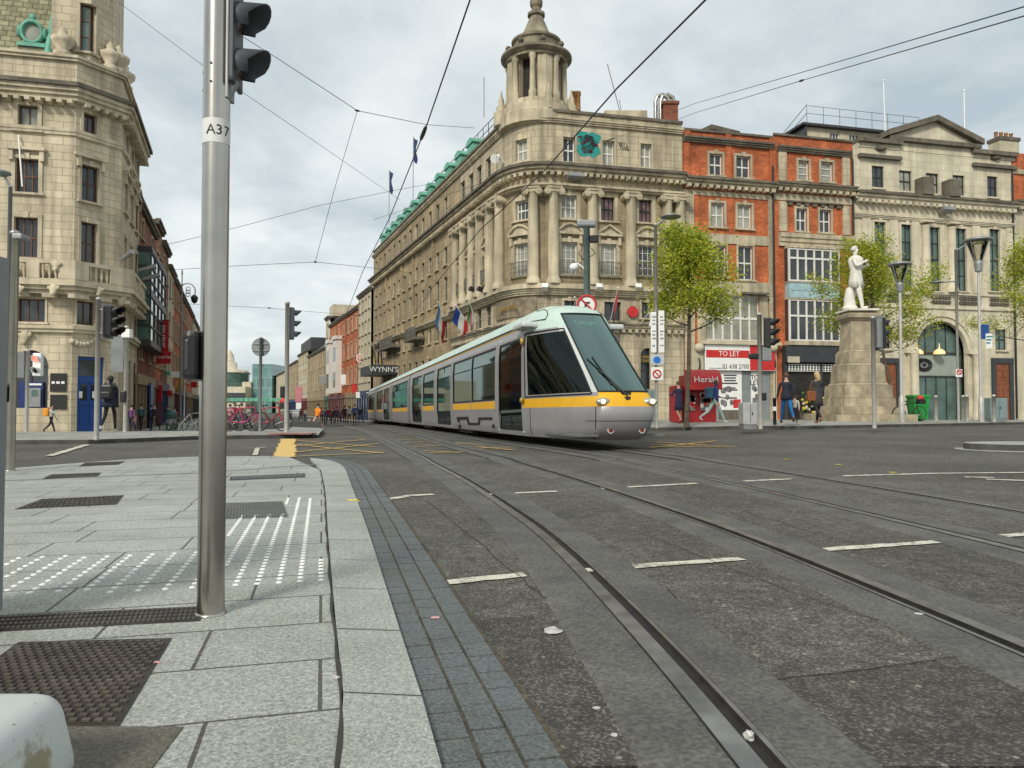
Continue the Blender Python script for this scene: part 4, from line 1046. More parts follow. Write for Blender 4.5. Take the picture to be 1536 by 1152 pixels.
slab(PA, hA, PA.hit(1152, 350)[0], PA.len - .05, -.02, .10, -1, za_(296) - .005, 'stone', 'quoin_pilaster')
for x in (1092, 1030, 1158): slab(PA, hA, PA.hit(x, 240)[0] - .22, PA.hit(x, 240)[0] + .22, -.02, .10, za_(270), zA - .002, 'brick_red', 'brick_pilaster')
slab(PA, hA, PA.hit(1046, 470)[0], PA.hit(1058, 470)[0] - .12, -.02, .04, za_(516), za_(443), 'stone_plain', 'stone_panel'); slab(PA, hA, PA.hit(1139, 470)[0] + .12, PA.hit(1152, 470)[0], -.02, .04, za_(516), za_(443), 'stone_plain', 'stone_panel')
slab(PA, hA, PA.hit(1110, 440)[0], PA.hit(1148, 440)[0], -.02, .5, za_(441.5), za_(438.5), 'stone_dark', 'canopy_slab')
# shop below
sh = thing('shop_sign', 'wide white and red TO LET board across the closed shop', 'sign', PA.map(PA.hit(1106, 556)[0], .3, za_(556)))
s0, s1 = PA.hit(1054, 537)[0], PA.hit(1159, 537)[0]; sR = PA.hit(1121, 537)[0]; zt_, zb_ = za_(518), za_(556)
mb = MB(); mbox(mb, PA.map, [], s0, s1, .24, .32, zb_, zt_); mb.build('board', MAT['signwhite'], sh)
mb = MB(); mbox(mb, PA.map, [], sR, s1 - .02, .3205, .335, zb_ + .03, zt_ - .02); mb.build('red_panel', MAT['red'], sh)
mb = MB(); mbox(mb, PA.map, [], s0 + .08, sR - .05, .3205, .335, za_(537), za_(526)); mb.build('red_stripe', MAT['red'], sh)
td = Vector((RD.x, RD.y, 0)); lt = lambda s_, z, d=.345: frame_at(PA.map(s_, d, z), td)
text('TO LET', .46, lt((s0 + sR) / 2 + .1, za_(531.5)), MAT['inkwhite'], sh, ext=.004); text('01 638 2700', .42, lt(sR - 1.05, za_(550.3), .325), MAT['inkblack'], sh, ext=.004, sx=.92)
text('LISNEY', .36, lt((sR + s1) / 2, za_(529)), MAT['inkwhite'], sh, ext=.004, sx=.8); text('lettings available to view', .13, lt(s0 + .95, za_(553), .325), MAT['inkblack'], sh, ext=.003)
slab(PA, hA, PA.hit(1037, 570)[0], PA.hit(1054, 570)[0] - .02, -.02, .2, -1, za_(520), 'cream', 'shop_pier'); slab(PA, hA, PA.hit(1159, 570)[0], PA.len, -.02, .2, -1, za_(520), 'cream', 'shop_pier')
slab(PA, hA, s0 - .35, s1 + .4, -.02, .5, za_(517.5), za_(513), 'cream', 'shop_cornice')
for x in (1046, 1163):
    mb = MB(); s_, z = PA.hit(x, 522); mb.ball(PA.map(min(s_, PA.len - .35), .3, z), (.35, .3, .3), 0, 10); mb.build('scroll_bracket', MAT['cream'], hA)
sf = lambda xa, xb, ya, yb, d0, d1, m, n: slab(PA, hA, PA.hit(xa, 600)[0], PA.hit(xb, 600)[0], d0, d1, za_(yb), za_(ya), m, n)
sf(1054.5, 1158.5, 557, 640, -.02, .03, 'greypaint', 'shopfront'); sf(1078, 1112, 557, 615, .031, .07, 'signwhite', 'window_poster'); sf(1126, 1141, 557, 604, .031, .07, 'signwhite', 'window_poster'); sf(1078, 1112, 616, 640, .031, .07, 'stone_dark', 'stall_riser')
sf(1099, 1110, 599, 612, .0705, .08, 'red', 'poster_patch')
pk = M('grey_poster_print', (.22, .22, .23), .7, var=.5, scale=3)
r_ = random.Random(5)
for x0, x1, ys in ((1082, 1108, (562, 566, 570, 574)), (1081, 1106, (581, 584, 596))):
    for y in ys: sf(x0 + r_.uniform(0, 5), x1 - r_.uniform(0, 5), y, y + 2, .0705, .078, 'inkblack', 'print_line')
mb = MB()
for k in range(10):
    s_, z = PA.hit(r_.uniform(1082, 1096), r_.uniform(580, 607)); mb.ball(PA.map(s_, .075, z), (.16, .03, .2), 0, 6)
for k in range(6):
    s_, z = PA.hit(r_.uniform(1127, 1139), r_.uniform(580, 602)); mb.ball(PA.map(s_, .075, z), (.16, .03, .2), 0, 6)
mb.build('poster_picture', pk, hA)
text('TO', .42, lt(PA.hit(1131, 568)[0], za_(566), .08), MAT['inkblack'], hA); text('LET', .42, lt(PA.hit(1131, 568)[0], za_(574), .08), MAT['inkblack'], hA)
for x, y in ((1046, 546), (1167, 546)):
    mb = MB(); s_, z = PA.hit(x, y); mb.tube([PA.map(min(s_, PA.len - .2), .2 + .15 * math.sin(t), z + .35 * math.cos(t)) for t in frange(0, 4, .4)], .05, 6); mb.build('hanging_bracket', MAT['iron'], hA)
c = PA.map(PA.hit(1115, 190)[0], -3, zA - .8); chimney(c, 2.6, .9, 2.3, 'brick_red', hA, 0, .5)
mb = MB(); a, b = PA.map(.3, -2.5, zA - .3), PA.map(3.4, -2.5, zA - .3)
mb.hexa([a, b, b + Vector((0, 3, 0)), a + Vector((0, 3, 0)), a + Vector((0, 0, .8)), b + Vector((0, 0, 1.5)), b + Vector((0, 3, 1.5)), a + Vector((0, 3, .8))]); mb.build('rooflight', MAT['darkroof'], hA)
ch = thing('chimney_stack', 'small red brick stack with bent metal flue pipes beside the stone parapet', 'chimney', at(1003, 186, 50.5))
mb = MB(); c = at(1004, 188, 50.5); mb.box(c.x - .5, c.x + .5, c.y - .5, c.y + .5, c.z - .8, c.z + 1.3); mb.box(c.x - .58, c.x + .58, c.y - .58, c.y + .58, c.z + 1.3, c.z + 1.5); mb.build('stack', MAT['brick_dark'], ch)
for dx in (-.95, -.6):
    mb = MB(); mb.tube([c + Vector((dx, 0, -.7)), c + Vector((dx, 0, 1.7)), c + Vector((dx + .15, 0, 2.05)), c + Vector((dx + .5, 0, 2.15)), c + Vector((dx + .85, 0, 1.95)), c + Vector((dx + .95, 0, 1.6))], .15, 10); mb.build('flue_pipe', MAT['steel'], ch)
# ---------- second brick house with oriel
wB = [(1197, 1213, 241, 270.5, dict(nr=3, nc=1, sur=.14, pm='pane_net')), (1231, 1249, 243, 273, dict(nr=3, nc=1, sur=.14, pm='pane_net')), (1194, 1210, 313, 347, dict(nc=2, nr=2, sur=.14)), (1229, 1246, 315, 349, dict(nc=2, nr=2, sur=.14))]
PB, hB, zB = rowhouse('brick_house', 'orange brick house with a white-framed oriel over a pale blue panel', 1163.5, 1283.5, 209, wB, 'brick_red')
zb = lambda y: PB.hit(1222, y)[1]
cornice(PB, hB, .3, PB.len - .2, zb(232), zb(224), .3, 'stone_dark', name='upper_cornice'); cornice(PB, hB, 0, PB.len, zB, zB + .14, .12, 'stone_dark', name='coping', steps=1)
cornice(PB, hB, 0, PB.len, zb(287), zb(279), .65, 'stone_dark', .5, dm='stone_plain'); slab(PB, hB, 0, PB.len, -.02, .05, zb(304), zb(287) - .31, 'stone_plain', 'frieze')
cornice(PB, hB, .9, PB.len - .9, zb(306), zb(304) - .002, .2, 'stone_dark', .6, name='dentil_band', steps=1)
cornice(PB, hB, .3, PB.len - .1, zb(372), zb(353), .35, 'stone_plain', name='stone_band')
for x in (1174, 1269):
    s_ = PB.hit(x, 320)[0]; slab(PB, hB, s_ - .3, s_ + .3, -.02, .1, zb(350), zb(306) - .01, 'stone', 'quoin_pilaster'); slab(PB, hB, s_ - .3, s_ + .3, -.02, .1, zb(278), zb(232) - .01, 'stone', 'quoin_pilaster')
s0, s1 = PB.hit(1176, 400)[0], PB.hit(1252, 400)[0]
mb = MB(); mbox(mb, PB.map, [], s0, s1, -.02, .6, zb(376), zb(372.5)); mbox(mb, PB.map, [], s0 + .05, s1 - .05, -.02, .55, zb(449), zb(427), 1); mbox(mb, PB.map, [], s0, s1, -.02, .6, zb(427), zb(425.5))
mbox(mb, PB.map, [], s0, s1, -.02, .6, zb(519), zb(513)); mbox(mb, PB.map, [], s0, s1, -.02, .6, zb(451.5), zb(449.5))
# rounded ornament swags on the blue panel
for k in range(7):
    x = lerp(s0 + .4, s1 - .4, k / 6); mb.tube([PB.map(x + .25 * math.cos(t), .55, zb(436) + .12 * math.sin(t)) for t in frange(PI, 2 * PI, .4)], .04, 5, 1)
ob = mb.build('oriel', [MAT['stone_plain'], M('pale_blue_plaster', (.36, .52, .56), .7, var=.2)], hB)
mb = MB()
for (yt, yb, ym) in ((376.5, 425, 391), (451.8, 512.8, 476)):
    for k in range(7): x = lerp(s0 + .06, s1 - .06, k / 6); mbox(mb, PB.map, [], x - .055, x + .055, .42, .54, zb(yb), zb(yt))
    for y in (ym,): mbox(mb, PB.map, [], s0, s1, .43, .545, zb(y + 1.4), zb(y - 1.4))
    for y in (yt + 1, yb - 1): mbox(mb, PB.map, [], s0, s1, .43, .545, zb(y + 1), zb(y - 1))
ow = mb.build('oriel_window', MAT['white'], ob)
for (yt, yb) in ((376.5, 425), (451.8, 512.8)): mb = MB(); mbox(mb, PB.map, [], s0 + .03, s1 - .03, 0, .46, zb(yb), zb(yt)); mb.build('pane', MAT['pane'], ow)
# dark shopfront
sB0, sB1 = PB.hit(1173, 560)[0], PB.len - .05
sg = lambda a, b, y0, y1, d0, d1, m, n, par=hB: slab(PB, par, a, b, d0, d1, zb(y1), zb(y0), m, n)
MAT['greydark'] = M('charcoal_shop_paint', (.045, .05, .055), .5, var=.15)
sg(sB0, sB1, 519.5, 544, -.02, .5, 'greydark', 'fascia'); sg(sB0, sB1, 544.2, 640, -.02, .04, 'interior', 'shop_interior')
for x in (sB0 + .15, lerp(sB0, sB1, .5), sB1 - .15): slab(PB, hB, x - .12, x + .12, .041, .25, -1, zb(544.3), 'greydark', 'pilaster')
mb = MB()
for k in range(22):
    x = lerp(sB0 + .4, sB1 - .4, k / 21); mbox(mb, PB.map, [], x - .03, x + .03, .2, .24, zb(557), zb(547))
for y in (547, 550.5, 554, 557): mbox(mb, PB.map, [], sB0 + .35, sB1 - .35, .205, .235, zb(y + .5), zb(y - .3))
mb.build('patterned_valance', MAT['signwhite'], hB)
sg(sB0 + .1, sB0 + 1.0, 536, 545, .501, .53, 'cream', 'price_board')
sg(sB0 + 1.3, sB1 - .3, 618, 640, .041, .3, 'stone_dark', 'stall_riser')
mb = MB(); r_ = random.Random(9)
for k in range(60): 
    s_ = lerp(sB0 + 1.2, sB0 + 3.2, r_.random()); mb.ball(PB.map(s_, .35 + .25 * r_.random(), zb(lerp(583, 620, r_.random()))), .11, r_.randrange(3), 5)
fl = mb.build('flower_display', [M('flower_leaf', (.07, .13, .03), .7), M('yellow_flowers', (.6, .42, .04), .7), M('pale_flowers', (.6, .5, .42), .7)])
tag(fl, 'bank of yellow and pale flowers outside the dark shopfront', 'flowers')
# ---------- pale classical bank-like building with pediment and arch
wC = [(1308, 1326, 249, 282), (1348.6, 1367.6, 256, 287), (1389, 1408, 260, 291), (1429, 1447, 263, 294), (1481, 1496.5, 264.5, 296)]
wC = [(*w, dict(fm='darkframe', nc=2, nr=2, pm='pane_net' if 0 < i < 4 else 'pane', sur=0, sm='stone_pale_plain')) for i, w in enumerate(wC)]
for a, b, t, q in ((1311.6, 1328.5, 333, 440), (1352, 1369.5, 337, 440), (1393, 1410, 341, 437), (1432.7, 1449.6, 343, 437), (1484, 1499.6, 344, 437)):
    wC.append((a, b, t, q, dict(fm='darkframe', nc=2, nr=4, pm='pane_green', sur=.14, sill=.1, sm='stone_pale_plain')))
wC += [(1493, 1510, 494, 525, dict(fm='darkframe', pm='pane_green', sm='stone_pale_plain')), (1318, 1336, 490, 523, dict(fm='darkframe', pm='pane_green', sm='stone_pale_plain'))]
PW = Path([Rpt(1284), Rpt(1524)]); zw = lambda y, x=1400: PW.hit(x, y)[1]
ax0, ax1 = PW.hit(1373, 560)[0], PW.hit(1450, 560)[0]
_, wC_t, zW = rowhouse('stone_hall', 'pale stone building with pediment, tall narrow windows and large glazed arch', 1284, 1524, 231, wC, 'stone_pale', path=PW, extra_holes=[(ax0, ax1, -1.5, zw(482), True)], depth=8)
cornice(PW, wC_t, 0, PW.len, zw(308), zw(297), .7, 'stone_dark', .5, dm='stone_pale_plain'); cornice(PW, wC_t, 0, PW.len, zw(334), zw(328), .25, 'stone_pale_plain', name='architrave')
slab(PW, wC_t, 0, PW.len, -.02, .12, zw(463), zw(459), 'stone_pale_plain', 'string_course'); slab(PW, wC_t, 0, PW.len, -.02, .1, zw(441.5), zw(438.5), 'stone_pale_plain', 'string_course')
def pedi(x0, x1, y, ya, xa):
    a, za = PW.hit(x0, y); b, zb2 = PW.hit(x1, y); m, zm = PW.hit(xa, ya); zz = zw(212)
    mb = MB(); mp = PW.map
    mb.hexa([mp(a, -1.2, zz), mp(b, -1.2, zz), mp(b, .02, zz), mp(a, .02, zz), mp(m - .01, -1.2, zm), mp(m + .01, -1.2, zm), mp(m + .01, .02, zm), mp(m - .01, .02, zm)])
    mbox(mb, mp, [], a, b, -1.2, .35, zz - .3, zz, 1)
    for p, q in ((a - .2, m), (b + .2, m)):
        mb.hexa([mp(p, -1.2, zz), mp(q, -1.2, zm), mp(q, .4, zm), mp(p, .4, zz), mp(p, -1.2, zz + .4), mp(q, -1.2, zm + .4), mp(q, .4, zm + .4), mp(p, .4, zz + .4)], 1)
    return mb.build('pediment', [MAT['stone_pale_plain'], MAT['stone_dark']], wC_t)
slab(PW, wC_t, PW.hit(1350, 225)[0], PW.hit(1456, 225)[0], -1.2, .03, zW + .002, zw(212) - .31, 'stone_pale', 'attic_wall')
pedi(1331, 1467, 213, 183, 1401)
for xa, xb, yt, ym in ((1286, 1349, 211, 239), (1457, 1521, 229, 253)):
    a, b = PW.hit(xa, 230)[0], PW.hit(xb, 230)[0]; xm = (xa + xb) / 2
    if zw(yt + 2, xm) > zW: slab(PW, wC_t, a, b, -2, .06, zW + .002, zw(yt + 3, xm), 'stone_pale', 'attic_block')
    slab(PW, wC_t, a - .05, b + .05, -2.05, .35, zw(yt + 5, xm), zw(yt - 1, xm), 'stone_dark', 'attic_cornice'); slab(PW, wC_t, a, b, -.02, .3, zw(ym, xm), zw(ym - 5, xm), 'stone_dark', 'attic_cornice')
    mb = MB(); s_, z = PW.hit(xm + 2, ym - 16); mb.ball(PW.map(s_, .1, z), (.45, .18, .2), 0, 8); mb.build('carved_lamp', MAT['stone_dark'], wC_t)
for x in (1387, 1426): column(PW, wC_t, PW.hit(x, 380)[0], zw(438), zw(334) + .02, .30, 'stone_pale_plain', .12, False)
for x in (1299, 1340, 1372, 1463, 1514): 
    s_ = PW.hit(x, 380)[0]; slab(PW, wC_t, s_ - .32, s_ + .32, -.02, .14, zw(438), zw(335), 'stone_pale_plain', 'pilaster')
for x in (1380, 1420): 
    s_ = PW.hit(x, 285)[0]; slab(PW, wC_t, s_ - .45, s_ + .45, -.02, .8, zw(297) + .002, zw(272), 'stone_dark', 'pedestal_block')
floodlight(PW, wC_t, 1412, 318, 1.0)
# lattice balcony panels
for x0, x1 in ((1330, 1362), (1397, 1425), (1438, 1470), (1484, 1512)):
    a, b = PW.hit(x0, 450)[0], PW.hit(x1, 450)[0]; mb = MB(); n = 6
    for k in range(n):
        for q in (0, 1):
            c = PW.map(lerp(a, b, (k + .5) / n), .06, zw(446 + 7 * q)); rr = (b - a) / n * .5
            mb.tube([c + Vector((RD.x * rr * math.cos(t), RD.y * rr * math.cos(t), rr * .62 * math.sin(t))) for t in frange(0, 2 * PI, .6)], .05, 5, caps=False)
    mb.build('fretwork_panel', MAT['stone_dark'], wC_t)
# arch surround, glazing and doors
mb = MB(); xc = (ax0 + ax1) / 2; r0 = (ax1 - ax0) / 2; zs = zw(482) - r0
for rr0, rr1, dd in ((r0 + .02, r0 + .35, .12), (r0 + .352, r0 + .8, .22)):
    for k in range(20):
        a, b = PI * k / 20, PI * (k + 1) / 20
        mb.hexa([PW.map(xc - r * math.cos(t), d_, zs + r * math.sin(t)) for d_ in (-.02, dd) for r, t in ((rr0, a), (rr1, a), (rr1, b), (rr0, b))])
for sx in (-1, 1):
    for o, dd in ((.02, .12), (.36, .22)):
        x = sorted((xc + sx * (r0 + o), xc + sx * (r0 + o + .33))); mbox(mb, PW.map, [], x[0], x[1], -.02, dd, -1, zs)
    x = sorted((xc + sx * (r0 - .05), xc + sx * (r0 + .95))); mbox(mb, PW.map, [], x[0], x[1], -.03, .34, zs - .12, zs + .14)
    p = PW.map(xc + sx * (r0 + .45), .45, 0); mb.lathe([(.36, -.6), (.36, .1), (.3, .25), (.28, .4), (.26, zs - .3), (.34, zs - .13)], 14, 0, p)
ac = mb.build('arch', MAT['stone_pale_plain'], wC_t)
s_, z = PW.hit(1459, 481); mb = MB(); mb.lathe([(.5, 0), (.42, .12), (.25, .12), (.2, .05), (.0, .1)], 14, 0, (0, 0, 0), M=frame_at(PW.map(s_, 0, z), td)); mb.build('roundel', MAT['stone_pale_plain'], wC_t)
mb = MB(); gd = -.5
for k in range(-2, 3): x = xc + k * r0 * .4; mbox(mb, PW.map, [], x - .03, x + .03, gd - .04, gd + .04, -.8, zs + math.sqrt(max(.1, r0 ** 2 - (x - xc) ** 2)))
for z in (zs - .05, zw(565)): mbox(mb, PW.map, [], ax0, ax1, gd - .04, gd + .05, z - .05, z + .05)
gl = mb.build('glazed_screen', MAT['darkframe'], ac)
mb = MB(); mb.face([PW.map(ax0, gd, -1), PW.map(ax1, gd, -1)] + [PW.map(xc + r0 * math.cos(PI * k / 16), gd, zs + r0 * math.sin(PI * k / 16)) for k in range(17)])
mb.build('pane', MAT['pane_green'], gl)
mb = MB(); mbox(mb, PW.map, [], ax0 + .3, ax1 - .3, gd + .045, gd + .06, zw(563), zw(533)); mb.build('frosted_band', M('frosted_band', (.30, .34, .30), .35, var=.1), gl)
mb = MB(); c = PW.map(PW.hit(1393, 546)[0], gd + .075, zw(547)); 
for r in (.62, .42): mb.tube([c + Vector((RD.x * r * math.cos(t), RD.y * r * math.cos(t), r * .68 * math.sin(t))) for t in frange(0, 2 * PI + .01, .3)], .075, 6, caps=False)
mb.ball(c, (.2, .03, .14)); mb.build('oval_emblem', MAT['inkblack'], gl)
for x in (1376, 1409):
    mb = MB(); s_, z = PW.hit(x, 527); mb.lathe([(.40, -.2), (.36, .0), (.2, .14), (.05, .2), (.015, .6)], 14, 0, PW.map(s_, gd + .5, z)); mb.build('pendant_lamp', emit('warm_lamp_shade', (.8, .55, .26), .35), gl)
for x0, x1 in ((1320, 1350), (1487, 1519)):
    a, b = PW.hit(x0, 580)[0], PW.hit(x1, 580)[0]; mb = MB(); mbox(mb, PW.map, [], a, b, -.02, .14, zw(545, x0) - .0, zw(537, x0)); mbox(mb, PW.map, [], a, a + .35, -.02, .12, -1, zw(545, x0)); mbox(mb, PW.map, [], b - .35, b, -.02, .12, -1, zw(545, x0))
    dfr = mb.build('door', MAT['greydark'], wC_t); mb = MB(); mbox(mb, PW.map, [], a + .35, b - .35, -.02, .03, -1, zw(545, x0))
    n = 8
    for k in range(n):
        for q in range(2): mbox(mb, PW.map, [], lerp(a + .42, b - .42, q / 2) + .05, lerp(a + .42, b - .42, (q + 1) / 2) - .05, .03, .06, lerp(0, zw(547, x0), k / n) + .06, lerp(0, zw(547, x0), (k + 1) / n) - .06)
    mb.build('door_leaf', MAT['timber'], dfr)
# drainpipes
for P, t, x, y0 in ((PA, hA, 1159.5, 250), (PB, hB, 1279, 240), (PW, wC_t, 1521, 262)):
    s_ = P.hit(x, 400)[0]; mb = MB(); mb.tube([P.map(min(s_, P.len - .1), .14, 0), P.map(min(s_, P.len - .1), .14, P.hit(x, y0)[1])], .07, 8); mb.build('drainpipe', MAT['iron'], t)
# penthouse with roof rail behind
PP = Path([Rpt(1165) + Vector((-1, 6)), Rpt(1470) + Vector((-1, 6))])
pt_ = building('penthouse', 'set-back pale rooftop storey with dark flat roof and a railing', PP)
zp = lambda y, x=1250: PP.hit(x, y)[1]
sp0 = PP.hit(1207, 200)[0]
H = [px_win(PP, a, b, t, q) for a, b, t, q in ((1245, 1259, 198, 209), (1274, 1289, 201, 212), (1302, 1316, 204, 215))]
mb = MB(); mwall(mb, PP.map, [], sp0, PP.len, zB - 3, zp(194), H, 0, .2); mbox(mb, PP.map, [], sp0, PP.len, -5, -.8, zB - 3, zp(194)); mb.build('wall', MAT['cream'], pt_)
for h in H: window(PP, pt_, *h, rev=.2, nc=3, nr=1)
slab(PP, pt_, sp0 - .4, PP.len, -5.5, .4, zp(193.8), zp(190.5), 'darkroof')
mb = MB(); mb.hexa([PP.map(s_, d_, z) for s_, d_, z in ((PP.hit(1165, 205)[0], -5, zB - 1), (sp0, -5, zB - 1), (sp0, .3, zB - 1), (PP.hit(1165, 205)[0], .3, zB - 1), (PP.hit(1185, 203)[0], -5, zB - .6), (sp0, -5, zp(190)), (sp0, .3, zp(190)), (PP.hit(1185, 203)[0], .3, zB - .6))]); mb.build('lean_to', MAT['darkroof'], pt_)
railing(PP, pt_, sp0, PP.len, .3, zp(190.5), 1.35, 7, r=.018)
mb = MB(); 
for k in (.5, 1): mb.tube([PP.map(PP.hit(1150, 200)[0], .3, zB + .2 + k), PP.map(sp0, .3, zp(189) + 1.35 * k)], .025, 5)
mb.build('stair_rail', MAT['iron'], pt_)
for x, y0, y1, l in ((1325, 196, 121, 'thin white flagpole on the roof just left of the pediment'), (1446, 200, 136, 'thin white flagpole on the roof right of the pediment')):
    mb = MB(); a, b = at(x + (3 if x < 1400 else 1), y0, 57), at(x, y1, 57); a.z -= 1; mb.tube([a, b], .06, 6); mb.ball(b, .1); tag(mb.build('flagpole', MAT['signwhite']), l, 'flagpole')
# far right brick house
PR = Path([Rpt(1525), Rpt(1700)])
_, hR, zR = rowhouse('brick_house', 'red brick house cut by the right edge of the photo, chimney on top', 1525, 1700, 238, [(1540, 1560, 262, 300), (1540, 1560, 330, 380), (1590, 1610, 262, 300)], 'brick_red', path=PR)
zr = lambda y: PR.hit(1535, y)[1]
slab(PR, hR, 0, PR.len, -.02, .1, zr(262), zr(255), 'stone_plain', 'stone_band'); cornice(PR, hR, 0, PR.len, zr(312), zr(303), .6, 'stone_dark', .7, dm='stone_plain'); slab(PR, hR, 0, PR.len, -.02, .04, -1, zr(313), 'cream', 'render_face')
chimney(PR.map(.9, -1.5, zR - .3), 1.8, 1.0, 1.9, 'cream', hR, 4, .23)
# ================= bank and Abbey street =================
P1 = Rpt(107); P2 = P1 + Vector((.52, .85)).normalized() * 2.55
P0_ = Rpt(-190)
BP = Path([P0_, P1, P2, P2 + LD * 8.3])
bk = building('corner_bank', 'buff stone corner bank with chamfered turret, deep cornice and blue door', BP)
zk = lambda y, x=60: BP.hit(x, y)[1]
BW = []
def bw(a, b, t, q, **k): BW.append((px_win(BP, a, b, t, q), k))
for dx in (0, -78, -150):
    hd = dict(fm='brownframe', sm='stone_bank_plain')
    bw(27 + dx, 57 + dx, 158, 195, nc=2, nr=1, sur=.2, pm='pane_net' if dx == 0 else 'pane', **hd); bw(23 + dx, 58 + dx, 238, 289, nc=3, nr=2, sur=.2, hood='flat', **hd); bw(21 + dx, 57 + dx, 326, 386, nc=3, nr=2, sur=.2, **hd); bw(26 + dx, 68 + dx, 448, 483, nc=3, nr=1, sur=.1, **hd)
bw(125, 145, 171, 208, nc=2, nr=1, sur=.16, **hd); bw(122, 148, 249, 303, nc=2, nr=2, sur=.14, hood='flat', **hd); bw(121, 145, 334, 395, nc=2, nr=2, sur=.14, **hd); bw(114.6, 142, 452, 488, nc=2, nr=1, sur=.08, **hd)
s2 = BP.s[2]
zrow = [(zk(483), zk(450)), (zk(386), zk(330)), (zk(289), zk(240)), (zk(195), zk(160))]
for i, s_ in enumerate((s2 + 1.9, s2 + 4.5, s2 + 6.9)):
    for k, (a, b) in enumerate(zrow): BW.append(((s_ - .6, s_ + .6, a, b), dict(nc=2, nr=2, sur=.14, hood='arch' if k == 2 else None, fm='brownframe', sm='stone_bank_plain')))
    BW.append(((s_ - .7, s_ + .7, .2, zk(530)), dict(nc=2, nr=2, sur=.1, fm='darkframe', arch=True, sm='stone_bank_plain', sill=0)))
arch_ = px_win(BP, 18, 72, 525, 612); BW.append((arch_, dict(nc=2, nr=1, arch=True, fm='darkframe', sill=0, sm='stone_bank_plain')))
da, db, dz0, dz1 = px_win(BP, 116, 156, 535, 636)
zt_b = zk(88); zc0, zc1 = zk(150), zk(126)
mb = MB(); mwall(mb, BP.map, BP.cuts, 0, BP.len, -2, zt_b, [(*q, k.get('arch', False)) for q, k in BW] + [(da, db, -2, dz1)], 0, .3)
mbox(mb, BP.map, BP.cuts, .02, BP.len - .02, -5, -1.0, -2, zt_b - .5, 1)
mb.build('wall', [MAT['stone_bank'], MAT['interior']], bk)
for q, k in BW: window(BP, bk, *q, rev=.3, **k)
roofpoly(BP, bk, zt_b - .4, 5)
cornice(BP, bk, 0, BP.len, zc0, zc1, .8, 'stone_dark', .5, dm='stone_bank_plain', steps=4); cornice(BP, bk, 0, BP.len, zk(200), zk(190), .12, 'stone_bank_plain', name='string_course', steps=2)
cornice(BP, bk, 0, BP.len, zt_b, zt_b + .3, .25, 'stone_bank_plain', name='parapet_moulding', steps=2)
cornice(BP, bk, 0, BP.len, zk(441), zk(424), .8, 'stone_bank_plain', 1.2, name='balcony_slab', dm='stone_bank_plain', steps=3); cornice(BP, bk, 0, BP.len, zk(498), zk(488), .3, 'stone_bank_plain', name='string_course', steps=2)
# stone balustrade along the balcony
mb = MB(); a0, a1 = .2, BP.len - 2; zb0, zb1 = zk(420), zk(392)
mbox(mb, BP.map, BP.cuts, a0, a1, .5, .75, zb1 - .2, zb1); mbox(mb, BP.map, BP.cuts, a0, a1, .5, .75, zk(424) + .003, zb0)
n = int((a1 - a0) / .3)
for i in range(n):
    s_ = lerp(a0, a1, (i + .5) / n)
    if min(abs(s_ - q) for q in BP.s) < .5 or (int(s_ / .3) % 12) in (0, 1): mbox(mb, BP.map, BP.cuts, s_ - .15, s_ + .15, .48, .77, zb0 + .002, zb1 - .202)
    else: mb.lathe([(.07, zb0), (.05, zb0 + .1), (.1, zb0 + .3), (.05, zb1 - .35), (.07, zb1 - .2)], 6, 0, BP.map(s_, .62, 0))
mb.build('balustrade', MAT['stone_bank_plain'], bk)
# carved head keystone, festoon, cartouches
mb = MB()
for x, y, r in ((38, 505, .36), (92, 402, .26), (38, 437, .24), (88, 437, .3), (137, 438, .24)):
    s_, z = BP.hit(x, y); c = BP.map(s_, .78 if y < 460 else .12, z); mb.ball(c, (r * .75, r * .4, r), 0, 8); mb.ball(c + Vector((0, -.08, -r * .8)), (r * .5, r * .3, r * .5), 0, 7)
    for q in (-1, 1): mb.ball(c + Vector((q * r * .8, 0, r * .3)), (r * .35, r * .25, r * .4), 0, 6)
    mb.build('stone_carving', MAT['stone_bank_plain'], bk); mb = MB()
for k in range(12):
    s_, z = BP.hit(lerp(108, 168, k / 11), 512 + 5 * math.sin(k * .6)); mb.ball(BP.map(s_, .06, z), (.17, .12, .15), 0, 6)
mb.build('stone_garland', MAT['stone_bank_plain'], bk); mb = MB()
for k in range(10):
    s_, z = BP.hit(lerp(175, 195, k / 9), 452 - 5 * math.sin(k * .8)); mb.ball(BP.map(s_, .4, z), (.24, .2, .3), 0, 6)
mb.build('stone_carving', MAT['stone_bank_plain'], bk)
# blue double door with glazed leaves
mb = MB(); mp = BP.map; c = BP.cuts
B = lambda a, b, u, v, d0=-.26, d1=-.16, mi=0: mbox(mb, mp, c, a, b, d0, d1, u, v, mi)
B(da, db, dz1 - .18, dz1); B(da, da + .16, -1.5, dz1 - .18); B(db - .16, db, -1.5, dz1 - .18); zm_ = zk(564, 135); B(da + .16, db - .16, zm_ - .35, zm_)
xm = (da + db) / 2; B(da + .16, db - .16, -1.5, zm_ - .35, -.26, -.2)
for a, b in ((da + .25, xm - .05), (xm + .05, db - .25)):
    for u, v in ((.05, .95), (1.05, 1.25)): B(a, b, dz0 + u, dz0 + v, -.2, -.17)
dd = mb.build('door', MAT['blue_door'], bk); mb = MB(); B(da + .16, db - .16, zm_, dz1 - .18, -.25, -.22); mb.build('pane', MAT['pane'], dd)
for a, b in ((da + .28, xm - .1), (xm + .1, db - .28)): mb = MB(); B(a, b, dz0 + 1.3, zm_ - .45, -.2, -.185); mb.build('pane', MAT['pane'], dd)
mb = MB()
for x0, x1 in ((121, 126), (141, 147)): s0, s1, a, b = px_win(BP, x0, x1, 587, 597); B(s0, s1, a, b, -.18, -.165)
mb.build('notice', MAT['signwhite'], dd)
